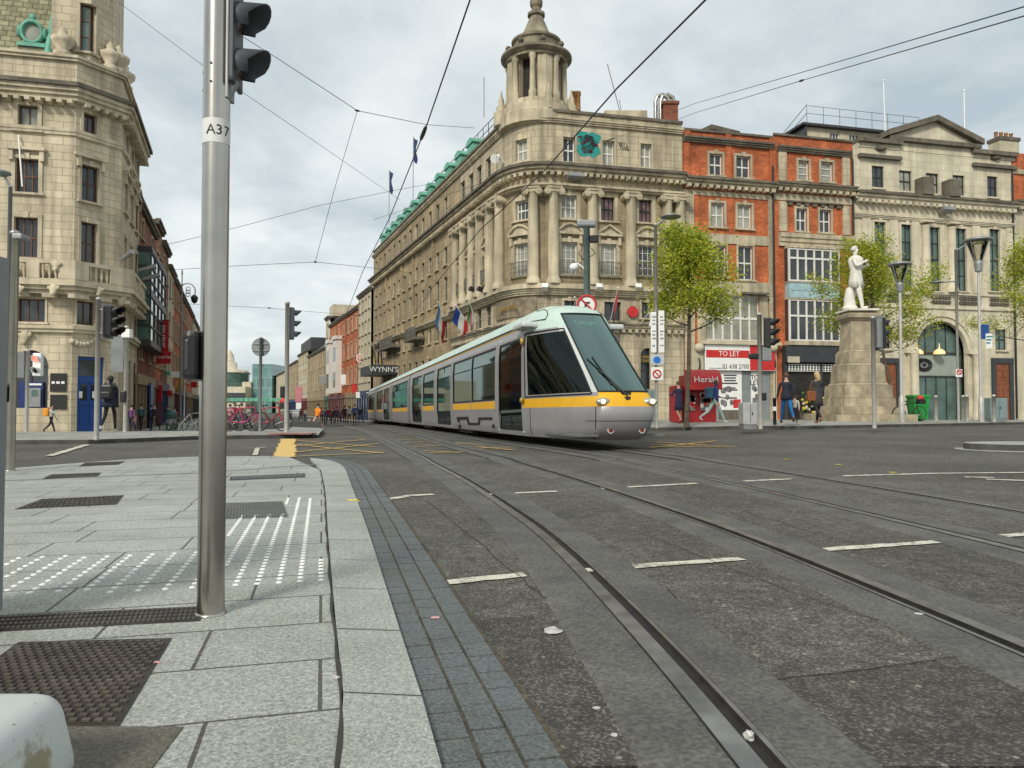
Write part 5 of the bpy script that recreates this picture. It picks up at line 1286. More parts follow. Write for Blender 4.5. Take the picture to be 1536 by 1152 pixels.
for i, (t, q) in enumerate(((560, 587), (592, 614))):
    s0, s1, a, b = px_win(BP, 76, 100, t, q); mb = MB(); mbox(mb, mp, c, s0, s1, -.02, .09, a, b); pl = mb.build('plaque', MAT['inkblack'], bk)
    if i == 0:
        mb = MB()
        for k in range(3): s_ = lerp(s0, s1, .2 + .3 * k); mbox(mb, mp, c, s_ - .08, s_ + .08, .0905, .1, lerp(a, b, .42), lerp(a, b, .55))
        mb.build('lettering', MAT['inkwhite'], pl)
# cash machine in the arch
am = thing('cash_machine', 'grey cash machine with blue sign set in the arch of the bank', 'cash machine', BP.map((arch_[0] + arch_[1]) / 2, -.1, arch_[2]))
s0, s1 = arch_[0] + .3, arch_[1] - .25; mb = MB(); mbox(mb, mp, c, s0, s1, -.19, -.05, arch_[2], zk(573)); mb.build('blue_panel', M('bank_blue', (.02, .04, .16), .4), am)
s0, s1, a, b = px_win(BP, 44, 61, 582, 610); mb = MB(); mbox(mb, mp, c, s0, s1, -.049, .05, a, b); mb.build('machine_face', MAT['galv'], am); mb = MB(); mbox(mb, mp, c, s0 + .12, s1 - .12, .051, .06, lerp(a, b, .55), lerp(a, b, .9)); mb.build('screen', MAT['pane_green'], am)
s0, s1, a, b = px_win(BP, 40, 62, 575, 578); mb = MB(); mbox(mb, mp, c, s0, s1, -.049, -.03, a, b); mb.build('sign_strip', MAT['signwhite'], am)
# turret and slate roof with copper oculus
TP = Path([BP.map(BP.hit(70, 60)[0], -.6, 0).xy, (P1 + Vector((.25, .75))), (P2 + Vector((-.6, .3))), (P2 + Vector((-.6, .3)) + LD * 3)])
zT = at(100, -70, TP.p[1].y).z
q = px_win(TP, 120, 143, 6, 78); mb = MB(); mwall(mb, TP.map, TP.cuts, 0, TP.len, zt_b - .5, zT, [q], 0, .25); mbox(mb, TP.map, TP.cuts, .02, TP.len - .02, -1.5, -.6, zt_b - .5, zT - .1, 1)
tr = mb.build('turret', [MAT['stone_bank'], MAT['interior']], bk); window(TP, tr, *q, nc=2, nr=3, fm='brownframe', pm='pane_green', sm='stone_bank_plain', sur=.15)
roofpoly(TP, tr, zT, 2)
for x, y in ((92, 77), (168, 100), (180, 145), (192, 175)):
    s_, z = BP.hit(x, y); z = zt_b + .3; mb = MB(); mb.lathe([(.4, 0), (.45, .25), (.25, .4), (.55, .75), (.6, 1.0), (.35, 1.15), (.2, 1.3), (.22, 1.45), (.05, 1.7)], 10, 0, BP.map(s_, -.2, z)); mb.build('urn', MAT['stone_bank_plain'], bk)
sT = BP.hit(66, 60)[0]; mb = MB(); zz0, zz1 = zt_b + .2, zt_b + 5.5
mb.face([mp(0, -.6, zz0), mp(sT, -.6, zz0), mp(sT, -2.4, zz1), mp(0, -2.4, zz1)], 0, [(0, 0), (sT, 0), (sT, 5.5), (0, 5.5)]); mb.face([mp(sT, -.6, zz0), mp(sT, -4, zz0), mp(sT, -4, zz1), mp(sT, -2.4, zz1)], 0)
mb.tube([mp(sT, -.55, zz0), mp(sT, -2.35, zz1)], .24, 8, 1); mb.tube([mp(0, -2.4, zz1), mp(sT, -2.4, zz1)], .2, 8, 1)
mb.build('slate_roof', [MAT['slate'], MAT['copper']], bk)
s_, z = BP.hit(38, 36); mb = MB(); fr = frame_at(mp(s_, -1.0, z), td) ; rr = .60
mb.lathe([(rr * .95, -.6), (rr, .0), (rr * 1.0, .22), (rr * .75, .25), (rr * .7, .05)], 24, 0, (0, 0, 0), M=fr, sy=1.15); mb.box(-rr * 1.15, rr * 1.15, -rr * 1.4, -rr * 1.05, -.6, .25, 0, fr); mb.ball((0, rr * 1.35, .1), (.18, .25, .15), 0, 8, fr)
for sx in (-1, 1): mb.ball((sx * rr * 1.05, 0, .1), (.14, .35, .15), 0, 8, fr)
oc = mb.build('oculus', MAT['copper'], bk); mb = MB(); mb.lathe([(rr * .72, .05), (rr * .4, .07), (0, .08)], 20, 0, (0, 0, 0), M=fr, sy=1.15); mb.build('pane', MAT['pane_net'], oc)
mb = MB(); s_ = BP.hit(28, 250)[0]; mb.tube([mp(s_, .1, zk(206)), mp(BP.hit(44, 280)[0], .9, zk(288))], .04, 6); mb.build('flagstaff', MAT['signwhite'], bk)
for x, y in ((174, 391), (190, 405), (198, 418)):
    s_, z = BP.hit(x, y); mb = MB(); mb.tube([mp(s_, .6, z), mp(s_, 1.6, z + .35)], [.1, .16], 8); mb.build('floodlight', MAT['galv'], bk)

# ---------- Abbey street left row
def Lpt(px):
    u = (px - 768) / F; t = (u * P2.y - P2.x) / (LD.x - u * LD.y); return P2 + LD * t
GROUND = [M('shopfront_green', (.03, .10, .06), .5), M('shopfront_maroon', (.16, .03, .03), .5), M('shopfront_cream', (.5, .45, .33), .6), M('shopfront_navy', (.02, .04, .12), .5), MAT['greydark'], M('shopfront_tan', (.30, .22, .12), .6)]
GSEQ = [0]
def rowL(name, label, x0, x1, ytop0, mat, nb, rows, fm='white', group=None, extra=None, sm='stone_plain', pm='pane', fn=Lpt, depth=9, cor='stone_dark', ground='darkframe', flip=False):
    a, b = fn(x0), fn(x1)
    P = Path([b, a] if flip else [a, b]); t = building(name, label, P, 'building', group); zt = P.hit(x0, ytop0)[1]; W = []
    n0 = g(*P.map(P.len / 2, 0, 0).xy); hz = (zt - n0 - 4.6) / rows
    for i in range(nb):
        s_ = P.len * (i + .5) / nb; w = min(.6, P.len / nb * .3)
        for k in range(rows): z0 = n0 + 4.6 + hz * (k + .18); W.append(((s_ - w, s_ + w, z0, z0 + hz * (.62 - .05 * k)), pm if (i + 2 * k) % 3 else 'pane_net'))
    mb = MB(); mwall(mb, P.map, [], 0, P.len, n0 - 1.5, zt, [q for q, _ in W], 0, .2); mbox(mb, P.map, [], .01, P.len - .01, -depth, -.8, n0 - 1, zt - .1, 1); mb.build('wall', [MAT[mat], MAT['interior']], t)
    for q, p in W: window(P, t, *q, fm=fm, sm=sm, pm=p, rev=.2, sur=.1)
    cornice(P, t, 0, P.len, zt - .45, zt, .35, cor, name='cornice', steps=2); roofpoly(P, t, zt - .1, depth)
    mb = MB(); mbox(mb, P.map, [], .1, P.len - .1, -.02, .22, n0 + 3.3, n0 + 4.0); mbox(mb, P.map, [], .1, P.len - .1, -.02, .05, n0 - 1, n0 + 3.3, 1)
    k = max(2, int(P.len / 1.8))
    for i in range(k + 1): x = lerp(.12, P.len - .12, i / k); mbox(mb, P.map, [], x - .08, x + .08, .051, .16, n0 - 1, n0 + 3.298)
    GSEQ[0] += 1; mb.build('shopfront', [GROUND[(GSEQ[0] * 5) % 6 if GSEQ[0] % 2 else (GSEQ[0] // 2) % 6], MAT['pane']], t)
    return P, t, zt
PD, hD, zD = rowL('dark_house', 'dark narrow building with a tall green glazed bay next to the bank', 201.5, 230, 285, 'brick_dark', 2, 4, 'darkframe')
s0, s1 = .5, PD.len - .4; mb = MB(); za, zb_ = PD.hit(218, 520)[1], PD.hit(218, 392)[1]
mbox(mb, PD.map, [], s0, s1, -.02, .9, za - .3, za); mbox(mb, PD.map, [], s0, s1, -.02, .9, zb_, zb_ + .25); mbox(mb, PD.map, [], s0 + .05, s1 - .05, 0, .8, za, zb_, 1)
for i in range(5): x = lerp(s0, s1 - .1, i / 4); mbox(mb, PD.map, [], x, x + .1, .8, .88, za, zb_)
for i in range(7): z = lerp(za, zb_ - .12, i / 6); mbox(mb, PD.map, [], s0, s1, .805, .87, z, z + (.5 if i in (3,) else .1))
for i in range(7): z = lerp(za, zb_ - .12, i / 6); mbox(mb, PD.map, [], s0 - .03, s0 + .05, .0, .86, z, z + .1)
mb.build('glazed_bay', [MAT['darkframe'], MAT['pane_green']], hD)
specs = [(230.5, 240, 318, 'brick_red', 2, 4, 'brick house just past the dark glazed bay'), (240.3, 250, 352, 'brick_dark', 2, 3, 'darker brick house behind the red hanging banner'), (250.2, 259, 390, 'cream', 2, 3, 'cream rendered house, the palest in the left row'),
         (259.2, 268, 412, 'brick_red', 3, 3, 'lower red brick house past the cream one'), (268.2, 278, 432, 'brick_dark', 3, 3, 'brown brick house by the ornate lamp'), (278.2, 288, 452, 'brick_red', 4, 3, 'far red brick house near the row end'), (288.2, 298, 474, 'cream', 4, 2, 'last pale house closing the left row')]
for x0, x1, y, m, nb, rows, l in specs: rowL('terrace_house', l, x0, x1, y, m, nb, rows, group='houses in the left row of the side street')
# red hanging banner
bn = thing('banner', 'tall red banner with white lettering hung on the left street row', 'banner', Vector((*Lpt(232), 4)))
p0 = Lpt(226); pz = lambda y: at(243, y, p0.y).z; X0, X1 = at(236, 500, p0.y - .3).x, at(253, 500, p0.y - .3).x
mb = MB(); mb.box(X0, X1, p0.y - .33, p0.y - .28, pz(545), pz(481)); mb.build('cloth', MAT['red'], bn)
mb = MB(); mb.box(X0, at(260, 500, p0.y).x, p0.y - .40, p0.y - .34, pz(546), pz(528)); mb.build('lower_panel', MAT['red'], bn)
mb = MB()
for y in (481, 545): mb.tube([(X0 - 1.5, p0.y - .3, pz(y)), (X1 + .1, p0.y - .3, pz(y))], .04, 6)
mb.build('bracket', MAT['iron'], bn)
text('Sheries', .62, frame_at(((X0 + X1) / 2, p0.y - .35, pz(505)), (0, 0, 1), (-1, 0, 0)), MAT['inkwhite'], bn, ext=.004); text('Sheries', .42, frame_at(((X0 + X1) / 2 + .18, p0.y - .41, pz(536)), (1, 0, 0)), MAT['inkwhite'], bn, ext=.004)
# smaller shop signs down the street
sgn = [(262, 562, 14, 9, 'signwhite', 'white projecting shop sign over the left pavement'), (254, 590, 8, 9, 'red', 'small red projecting sign beside the left shopfronts'), (270, 577, 7, 22, 'yel', 'yellow sign panel among the left shops'), (291, 577, 9, 9, 'red', 'red sign panel near the thick pole on the left row'), (240, 590, 6, 24, 'red', 'tall narrow red sign by the blue shop door'), (252, 560, 7, 6, 'copper', 'small green sign under the red banner')]
MAT['yel'] = M('yellow_sign', (.7, .5, .04), .5)
for x, y, w, h, m, l in sgn:
    Y = Lpt(min(x - 8, 272)).y + 1; c = at(x, y, Y); k = Y / F; mb = MB(); mb.bevbox(c.x - w * k / 2, c.x + w * k / 2, c.y - .06, c.y + .06, c.z - h * k / 2, c.z + h * k / 2, .03)
    mb.tube([c + Vector((-w * k / 2 - .6, 0, 0)), c], .03, 5); tag(mb.build('shop_sign', MAT[m]), l, 'sign')
PQ = Path([Lpt(214), Lpt(229)])
mb = MB(); mbox(mb, PQ.map, [], 1.2, 3.2, .3, .42, -1, 2.6); tag(mb.build('shop_door', MAT['blue_door']), 'bright blue shop door in the left row past the bank', 'door')
# ---------- Abbey street right row beyond the hotel
def Apt(px):
    u = (px - 768) / F; t = (u * T1.y - T1.x) / (AD.x - u * AD.y); return T1 + AD * t
farrow = [(556, 537, 430, 'cream', 4, 4, 'pale five storey house joined to the far end of the hotel'), (536.7, 519, 459, 'brick_red', 3, 3, 'narrow red brick house behind the target sign'), (518.5, 494, 471, 'brick_red', 4, 3, 'red brick house with white bay windows down the street'),
          (493.5, 488, 474, 'cream', 1, 3, 'thin pale gable house with a chimney block'), (487.5, 462, 520, 'stone_tan', 6, 2, 'long low tan building with a sloping glass roof'), (461.5, 447, 524, 'cream', 6, 3, 'cream building with dark mansard far down the street'), (446.5, 430, 540, 'stone_tan', 6, 3, 'ochre terrace far down the right row'), (429.5, 410, 555, 'cream', 6, 3, 'last distant pale terrace of the right row')]
for x0, x1, y, m, nb, rows, l in farrow:
    P, t, zt = rowL('street_house', l, x0, x1, y if False else y, m, nb, rows, fn=Apt, group='houses in the right row of the side street', flip=True)
    if 'white bay' in l:
        zc = lambda yy: P.hit(505, yy)[1]
        for s_ in (P.len * .25, P.len * .68):
            mb = MB(); mbox(mb, P.map, [], s_ - 1.5, s_ + 1.5, -.02, .9, zc(590), zc(512)); mbox(mb, P.map, [], s_ - 1.7, s_ + 1.7, -.02, 1.1, zc(513), zc(508))
            bay = mb.build('bay_window', MAT['white'], t); mb = MB()
            for q in range(3):
                for r in range(2): mbox(mb, P.map, [], s_ - 1.3 + q * .9, s_ - .6 + q * .9, .9, .93, zc(582 - r * 38), zc(560 - r * 36))
            mb.build('pane', MAT['pane'], bay)
        mb = MB(); mb.hexa([P.map(0, -6, zt), P.map(P.len, -6, zt), P.map(P.len, .2, zt), P.map(0, .2, zt), P.map(.3, -3.2, zt + 2.6), P.map(P.len - .3, -3.2, zt + 2.6), P.map(P.len - .3, -3, zt + 2.6), P.map(.3, -3, zt + 2.6)]); mb.build('pitched_roof', MAT['brick_dark'], t)
    if 'glass roof' in l:
        mb = MB(); mb.hexa([P.map(1, -6, zt), P.map(P.len - 1, -6, zt), P.map(P.len - 1, -.3, zt), P.map(1, -.3, zt), P.map(1, -6, zt + 4.5), P.map(P.len - 1, -6, zt + 4.5), P.map(P.len - 1, -5.6, zt + 4.5), P.map(1, -5.6, zt + 4.5)]); mb.build('glass_roof', M('grey_glass_roof', (.30, .35, .38), .2), t)
        pass
    if 'mansard' in l or 'thin pale' in l:
        slab(P, t, 0, P.len, -6, -.6, zt, zt + (2.6 if 'mansard' in l else 2.0), 'darkroof' if 'mansard' in l else 'cream', 'upper_storey')
# far end of the street: domed pale building, teal glass block
def farblock(name, label, x0, x1, yt, Y, mat, cat='building'):
    a, b = at(x0, 600, Y), at(x1, 600, Y); t = thing(name, label, cat, ((a.x + b.x) / 2, Y, g(a.x, Y))); z1 = at(x0, yt, Y).z
    mb = MB(); mb.box(a.x, b.x, Y, Y + 20, -3, z1); mb.build('wall', MAT[mat], t); return a, b, z1, t
MAT['teal'] = M('teal_curtain_wall', (.13, .28, .27), .15, var=.3, scale=.1, brick=(3, 3.4, (.25, .38, .36), .25, .25), spec=.8)
a, b, z1, t = farblock('glass_block', 'teal glass office block seen far beyond the round sign', 378, 408, 546, 245, 'teal')
mb = MB(); mb.box(a.x - 3.0, a.x - .05, 244, 262, -2, z1 - 6); mb.build('side_wing', MAT['cream'], t)
a, b, z1, t = farblock('domed_building', 'distant pale stone building with a small green drum and lantern', 325, 368, 580, 240, 'stone_pale_plain')
c = at(341, 545, 250); mb = MB(); mb.lathe([(7.2, z1 - .5), (7.2, z1 + 1), (6.6, z1 + 1.5), (6.6, z1 + 4.5), (7, z1 + 5)], 20, 0, (c.x, 252, 0), False); mb.build('drum', MAT['pane_green'], t)
mb = MB(); mb.lathe([(6.4, z1 + 5), (6.2, z1 + 5.8), (2.6, z1 + 6.4), (2.4, z1 + 8.6), (1.6, z1 + 9), (1.4, z1 + 11), (.2, z1 + 13)], 20, 0, (c.x, 252, 0)); mb.build('lantern', MAT['stone_pale_plain'], t)
for k in range(9):
    aa = at(lerp(327, 366, k / 8), 590, 239.9); mb = MB(); mb.box(aa.x - .5, aa.x + .5, 239.7, 239.95, z1 - 5, z1 - 2); mb.build('window', MAT['pane'], t)
a, b, z1, t = farblock('street_house', 'grey stone block closing the view right of the teal glass offices', 407, 432, 566, 262, 'stone_tan'); 
a, b, z1, t = farblock('street_house', 'distant pale block left of the thick pole at the street end', 262, 330, 568, 268, 'cream')
br = thing('railway_bridge', 'pale green iron bridge crossing the far end of the street', 'bridge', at(375, 605, 225)); a, b = at(330, 606, 225), at(425, 606, 225); zt_ = at(375, 597, 225).z; zq = at(375, 602, 225).z
mb = MB(); mb.box(a.x, b.x, 224, 226, zq, zt_)
mb.build('girder', MAT['copper'], br); mb = MB()
for k in range(14): x = lerp(a.x, b.x, k / 13); mb.box(x - .15, x + .15, 223.8, 223.98, zq, zt_)
mb.build('stiffeners', MAT['copper'], br)
# ================= tram =================
TH = math.radians(14.7); TO = Vector((2.445, 15.04)); tz = g(2.2, 16) + .02
tram = thing('tram', 'silver low-floor tram with pale green roof and yellow stripe crossing the junction', 'tram', (TO.x, TO.y, tz), TH, None, -.0112)
TM = mworld(tram)
def tyx(px, x=-1.2, z=1.6):
    lo, hi = 0.0, 90.0
    def f(y):
        p = TM @ Vector((x, y, z)); return 768 + F * p.x / p.y
    for _ in range(50):
        m = (lo + hi) / 2
        if f(m) > px: lo = m
        else: hi = m
    return lo
MAT['t_silver'] = M('silver_grey_bodywork', (.33, .32, .325), .38, .25, var=.08, scale=1.2)
MAT['t_silver2'] = M('lighter_silver_trim', (.60, .63, .60), .35, .2, var=.06)
MAT['t_roof'] = M('pale_mint_roof', (.50, .62, .55), .45, 0, var=.08, scale=1)
MAT['t_yellow'] = M('yellow_stripe', (.75, .40, .015), .4, 0, var=.06)
MAT['t_black'] = M('black_rubber_gasket', (.012, .013, .014), .5)
MAT['t_glass'] = glassy('tinted_tram_glass', (.075, .11, .10), .03, .03, (.26, .31, .30))
MAT['t_glass_lt'] = glassy('pale_tram_glass', (.20, .30, .28), .10, .03, (.42, .52, .50))
MAT['t_wind'] = glassy('windscreen_glass', (.34, .58, .52), .24, .03, (.62, .86, .80))
MAT['t_inside'] = M('grey_tram_interior', (.16, .17, .165), .6)
MAT['t_seat'] = M('dark_blue_seat', (.05, .055, .09), .7)
MAT['t_pole'] = M('yellow_grab_pole', (.55, .38, .03), .4)
W_T = [(.22, 1.12), (.4, 1.17), (.9, 1.2), (2.3, 1.2), (2.8, 1.16), (2.98, 1.10), (3.06, 1.12), (3.2, 1.04), (3.35, .90), (3.47, .72), (3.55, .45), (3.58, 0)]
def WT(z): return interp(W_T, z)
def tp(x, y, z): return TM @ Vector((x, y, z))
ZW0, ZW1, ZS0, ZS1, ZD0 = 1.17, 2.74, .93, 1.15, .34
CAB = tyx(783.4); J1, J2, J3, END = tyx(613.5), tyx(586.5), tyx(562.5), tyx(548.5)
mods = [(CAB, J1 - .12, [('d', 748, 782.0), ('w', 707.2, 742.2), ('w', 679.2, 706.2), ('d', 655.5, 675.5), ('w', 634.5, 650.5), ('d', 618.3, 632)]),
        (J1 + .12, J2 - .12, [('l', 588.6, 611)]),
        (J2 + .12, J3 - .12, [('d', 575.5, 584), ('w', 565, 574.2)]),
        (J3 + .12, END - 4, [('w', 552.5, 561.2)])]
def tbox(mb, x0, x1, y0, y1, z0, z1, mi=0): mb.box(x0, x1, y0, y1, z0, z1, mi, TM)
for mi_, (y0, y1, feats) in enumerate(mods):
    fe = []
    for k, a, b in feats:
        fa, fb = sorted((tyx(a), tyx(b))); fe.append((k, max(fa, y0 + .06), min(fb, y1 - .06)))
    body = None
    for sg in (-1, 1):
        mp = lambda a, d, b, sg=sg: tp(sg * (WT(b) + d), a, b)
        H = [(a, b, ZD0 if k == 'd' else ZW0, ZW1) for k, a, b in fe]
        def mf(a, z, fe=fe):
            if ZS0 < z < ZS1 and any(q - .02 < a < r + .02 for k, q, r in fe if k != 'd'): return 1
            if 2.985 < z < 3.02: return 1
            if z > 3.02: return 2
            return 0
        mb = MB(); mwall(mb, mp, [], y0, y1, .22, 3.06, H, 0, .05, 0, mf, (.4, .9, ZS0, ZS1, 2.3, 2.8, 2.985, 3.02), 3)
        if body is None: body = mb.build('carriage_body' if mi_ else 'carriage_body', [MAT['t_silver'], MAT['t_yellow'], MAT['t_roof'], MAT['t_black']], tram)
        else: mb.build('far_side_panel', [MAT['t_silver'], MAT['t_yellow'], MAT['t_roof'], MAT['t_black']], body)
        for k, a, b in fe:
            z0 = ZD0 if k == 'd' else ZW0; mb = MB(); bx = lambda q, r, u, v, d0=-.045, d1=-.012, m=0: mbox(mb, mp, [], q, r, d0, d1, u, v, m)
            w = .06
            bx(a, a + w, z0, ZW1); bx(b - w, b, z0, ZW1); bx(a + w, b - w, z0, z0 + w * (2.2 if k == 'd' else 1)); bx(a + w, b - w, ZW1 - w, ZW1)
            if k == 'd':
                if b - a > 2.2: bx((a + b) / 2 - .05, (a + b) / 2 + .05, z0 + .1, ZW1 - w)
            elif b - a > 1.5: bx(a + w, b - w, 2.28, 2.31)
            fr = mb.build('door' if k == 'd' else 'side_window', MAT['t_black'], tram)
            mb = MB(); zs = sorted({z0 + .02, .9, 2.3, ZW1 - .01} & set(q for q in (z0 + .02, .9, 2.3, ZW1 - .01) if q >= z0))
            for u, v in zip(zs, zs[1:]): mb.face([mp(a, -.03, u), mp(b, -.03, u), mp(b, -.03, v), mp(a, -.03, v)])
            mb.build('pane', MAT['t_glass_lt' if k == 'l' else 't_glass'], fr)
        for k, a, b in fe:
            if k == 'd':
                mb = MB()
                for q in (a - .1, b + .03): mbox(mb, mp, [], q, q + .07, .003, .02, .3, 2.9)
                mb.build('door_post', MAT['t_silver2'], tram)
    prof = [(x, z) for z, x in W_T if z >= 3.06]
    ring = [(-x, z) for x, z in prof] + [(x, z) for x, z in prof[::-1][1:]]
    mb = MB(); mb.grid([[tp(x, y, z) for x, z in ring] for y in (y0, y1)], 0, True)
    for y in (y0, y1): mb.face([tp(x, y, z) for x, z in ring])
    # roof edge fairing line and equipment covers
    for sg in (-1, 1): mb.tube([tp(sg * 1.125, y0, 3.055), tp(sg * 1.125, y1, 3.055)], .018, 6, 1)
    mb.build('roof', [MAT['t_roof'], MAT['t_black']], tram)
    mb = MB(); tbox(mb, -1.08, 1.08, y0, y1, .30, .35); tbox(mb, -1.05, 1.05, y0, y1, 2.86, 2.9); mb.build('floor', MAT['t_inside'], tram)
    mb = MB(); n = max(1, int((y1 - y0) / 1.6))
    for i in range(n):
        y = lerp(y0 + .8, y1 - .8, (i + .5) / n)
        for x in (-.95, -.5, .5, .95):
            tbox(mb, x - .2, x + .2, y - .22, y + .22, .75, .85); tbox(mb, x - .2, x + .2, y + .18, y + .24, .852, 1.5)
    mb.build('seats', MAT['t_seat'], tram)
    mb = MB()
    for i in range(n + 1): y = lerp(y0 + .4, y1 - .4, i / max(n, 1)); mb.tube([tp(-.3, y, .35), tp(-.3, y, 2.86)], .018, 6); mb.tube([tp(.3, y, .35), tp(.3, y, 2.86)], .018, 6)
    mb.build('grab_poles', MAT['t_pole'], tram)
    mb = MB()
    for y in [lerp(y0, y1, t) for t in ((.35, .75) if mi_ == 0 else (.5,))]:
        tbox(mb, -1.0, 1.0, y - 1.3, y + 1.3, .10, .30)
        for dy in (-.8, .8):
            for sx in (-.72, .72): mb.tube([tp(sx - .06, y + dy, .26), tp(sx + .06, y + dy, .26)], .26, 16)
    mb.build('bogie', MAT['t_black'], tram)
for j in (J1, J2, J3):
    mb = MB(); prof = [(.3, 1.06), (2.8, 1.06), (3.2, .9), (3.35, .6)]
    ring = [(-x, z) for z, x in prof] + [(x, z) for z, x in prof[::-1]]
    rows = []
    for i in range(7):
        k = .97 if i % 2 else 1.0; rows.append([tp(x * k, j - .16 + .32 * i / 6, z) for x, z in ring])
    mb.grid(rows, 0, False, True); mb.build('gangway_bellows', MAT['t_black'], tram)
# bogie fairing beneath the first windows with its black zig-zag vent
fy = lambda px: tyx(px, -1.2, .6)
zq = lambda y, px=712: (lambda q: (TM.inverted() @ at(px, y, (TM @ Vector((-1.2, fy(px), .6))).y)).z)(0)
ptsz = [(684.5, 625.5), (702, 625), (703.5, 634), (716, 634.5), (717.5, 626), (738, 626), (738, 629.5), (720, 630), (718.5, 637.5), (701, 637.5), (699.5, 629.5), (688.5, 630), (690, 640), (686, 645)]
mb = MB(); L = [(fy(x), zq(y, x)) for x, y in ptsz]
a_ = [tp(-(WT(z) + .012), y, z) for y, z in L]; mb.face(a_); 
for p, q in zip(a_, a_[1:] + a_[:1]): mb.face([p, q, q + (tp(1, 0, 0) - tp(0, 0, 0)) * .03, p + (tp(1, 0, 0) - tp(0, 0, 0)) * .03])
mb.build('bogie_cover_vent', MAT['t_black'], tram)
mb = MB(); mbox(mb, lambda a, d, b: tp(-(WT(b) + d), a, b), [], fy(743), fy(684), .004, .010, .24, .245); 
for px in (684, 743, 707): mbox(mb, lambda a, d, b: tp(-(WT(b) + d), a, b), [], fy(px) - .012, fy(px) + .012, .002, .006, .24, .92)
mb.ball(tp(-1.19, fy(740), .42), .06, 0, 8); mb.build('panel_joint', MAT['t_black'], tram)
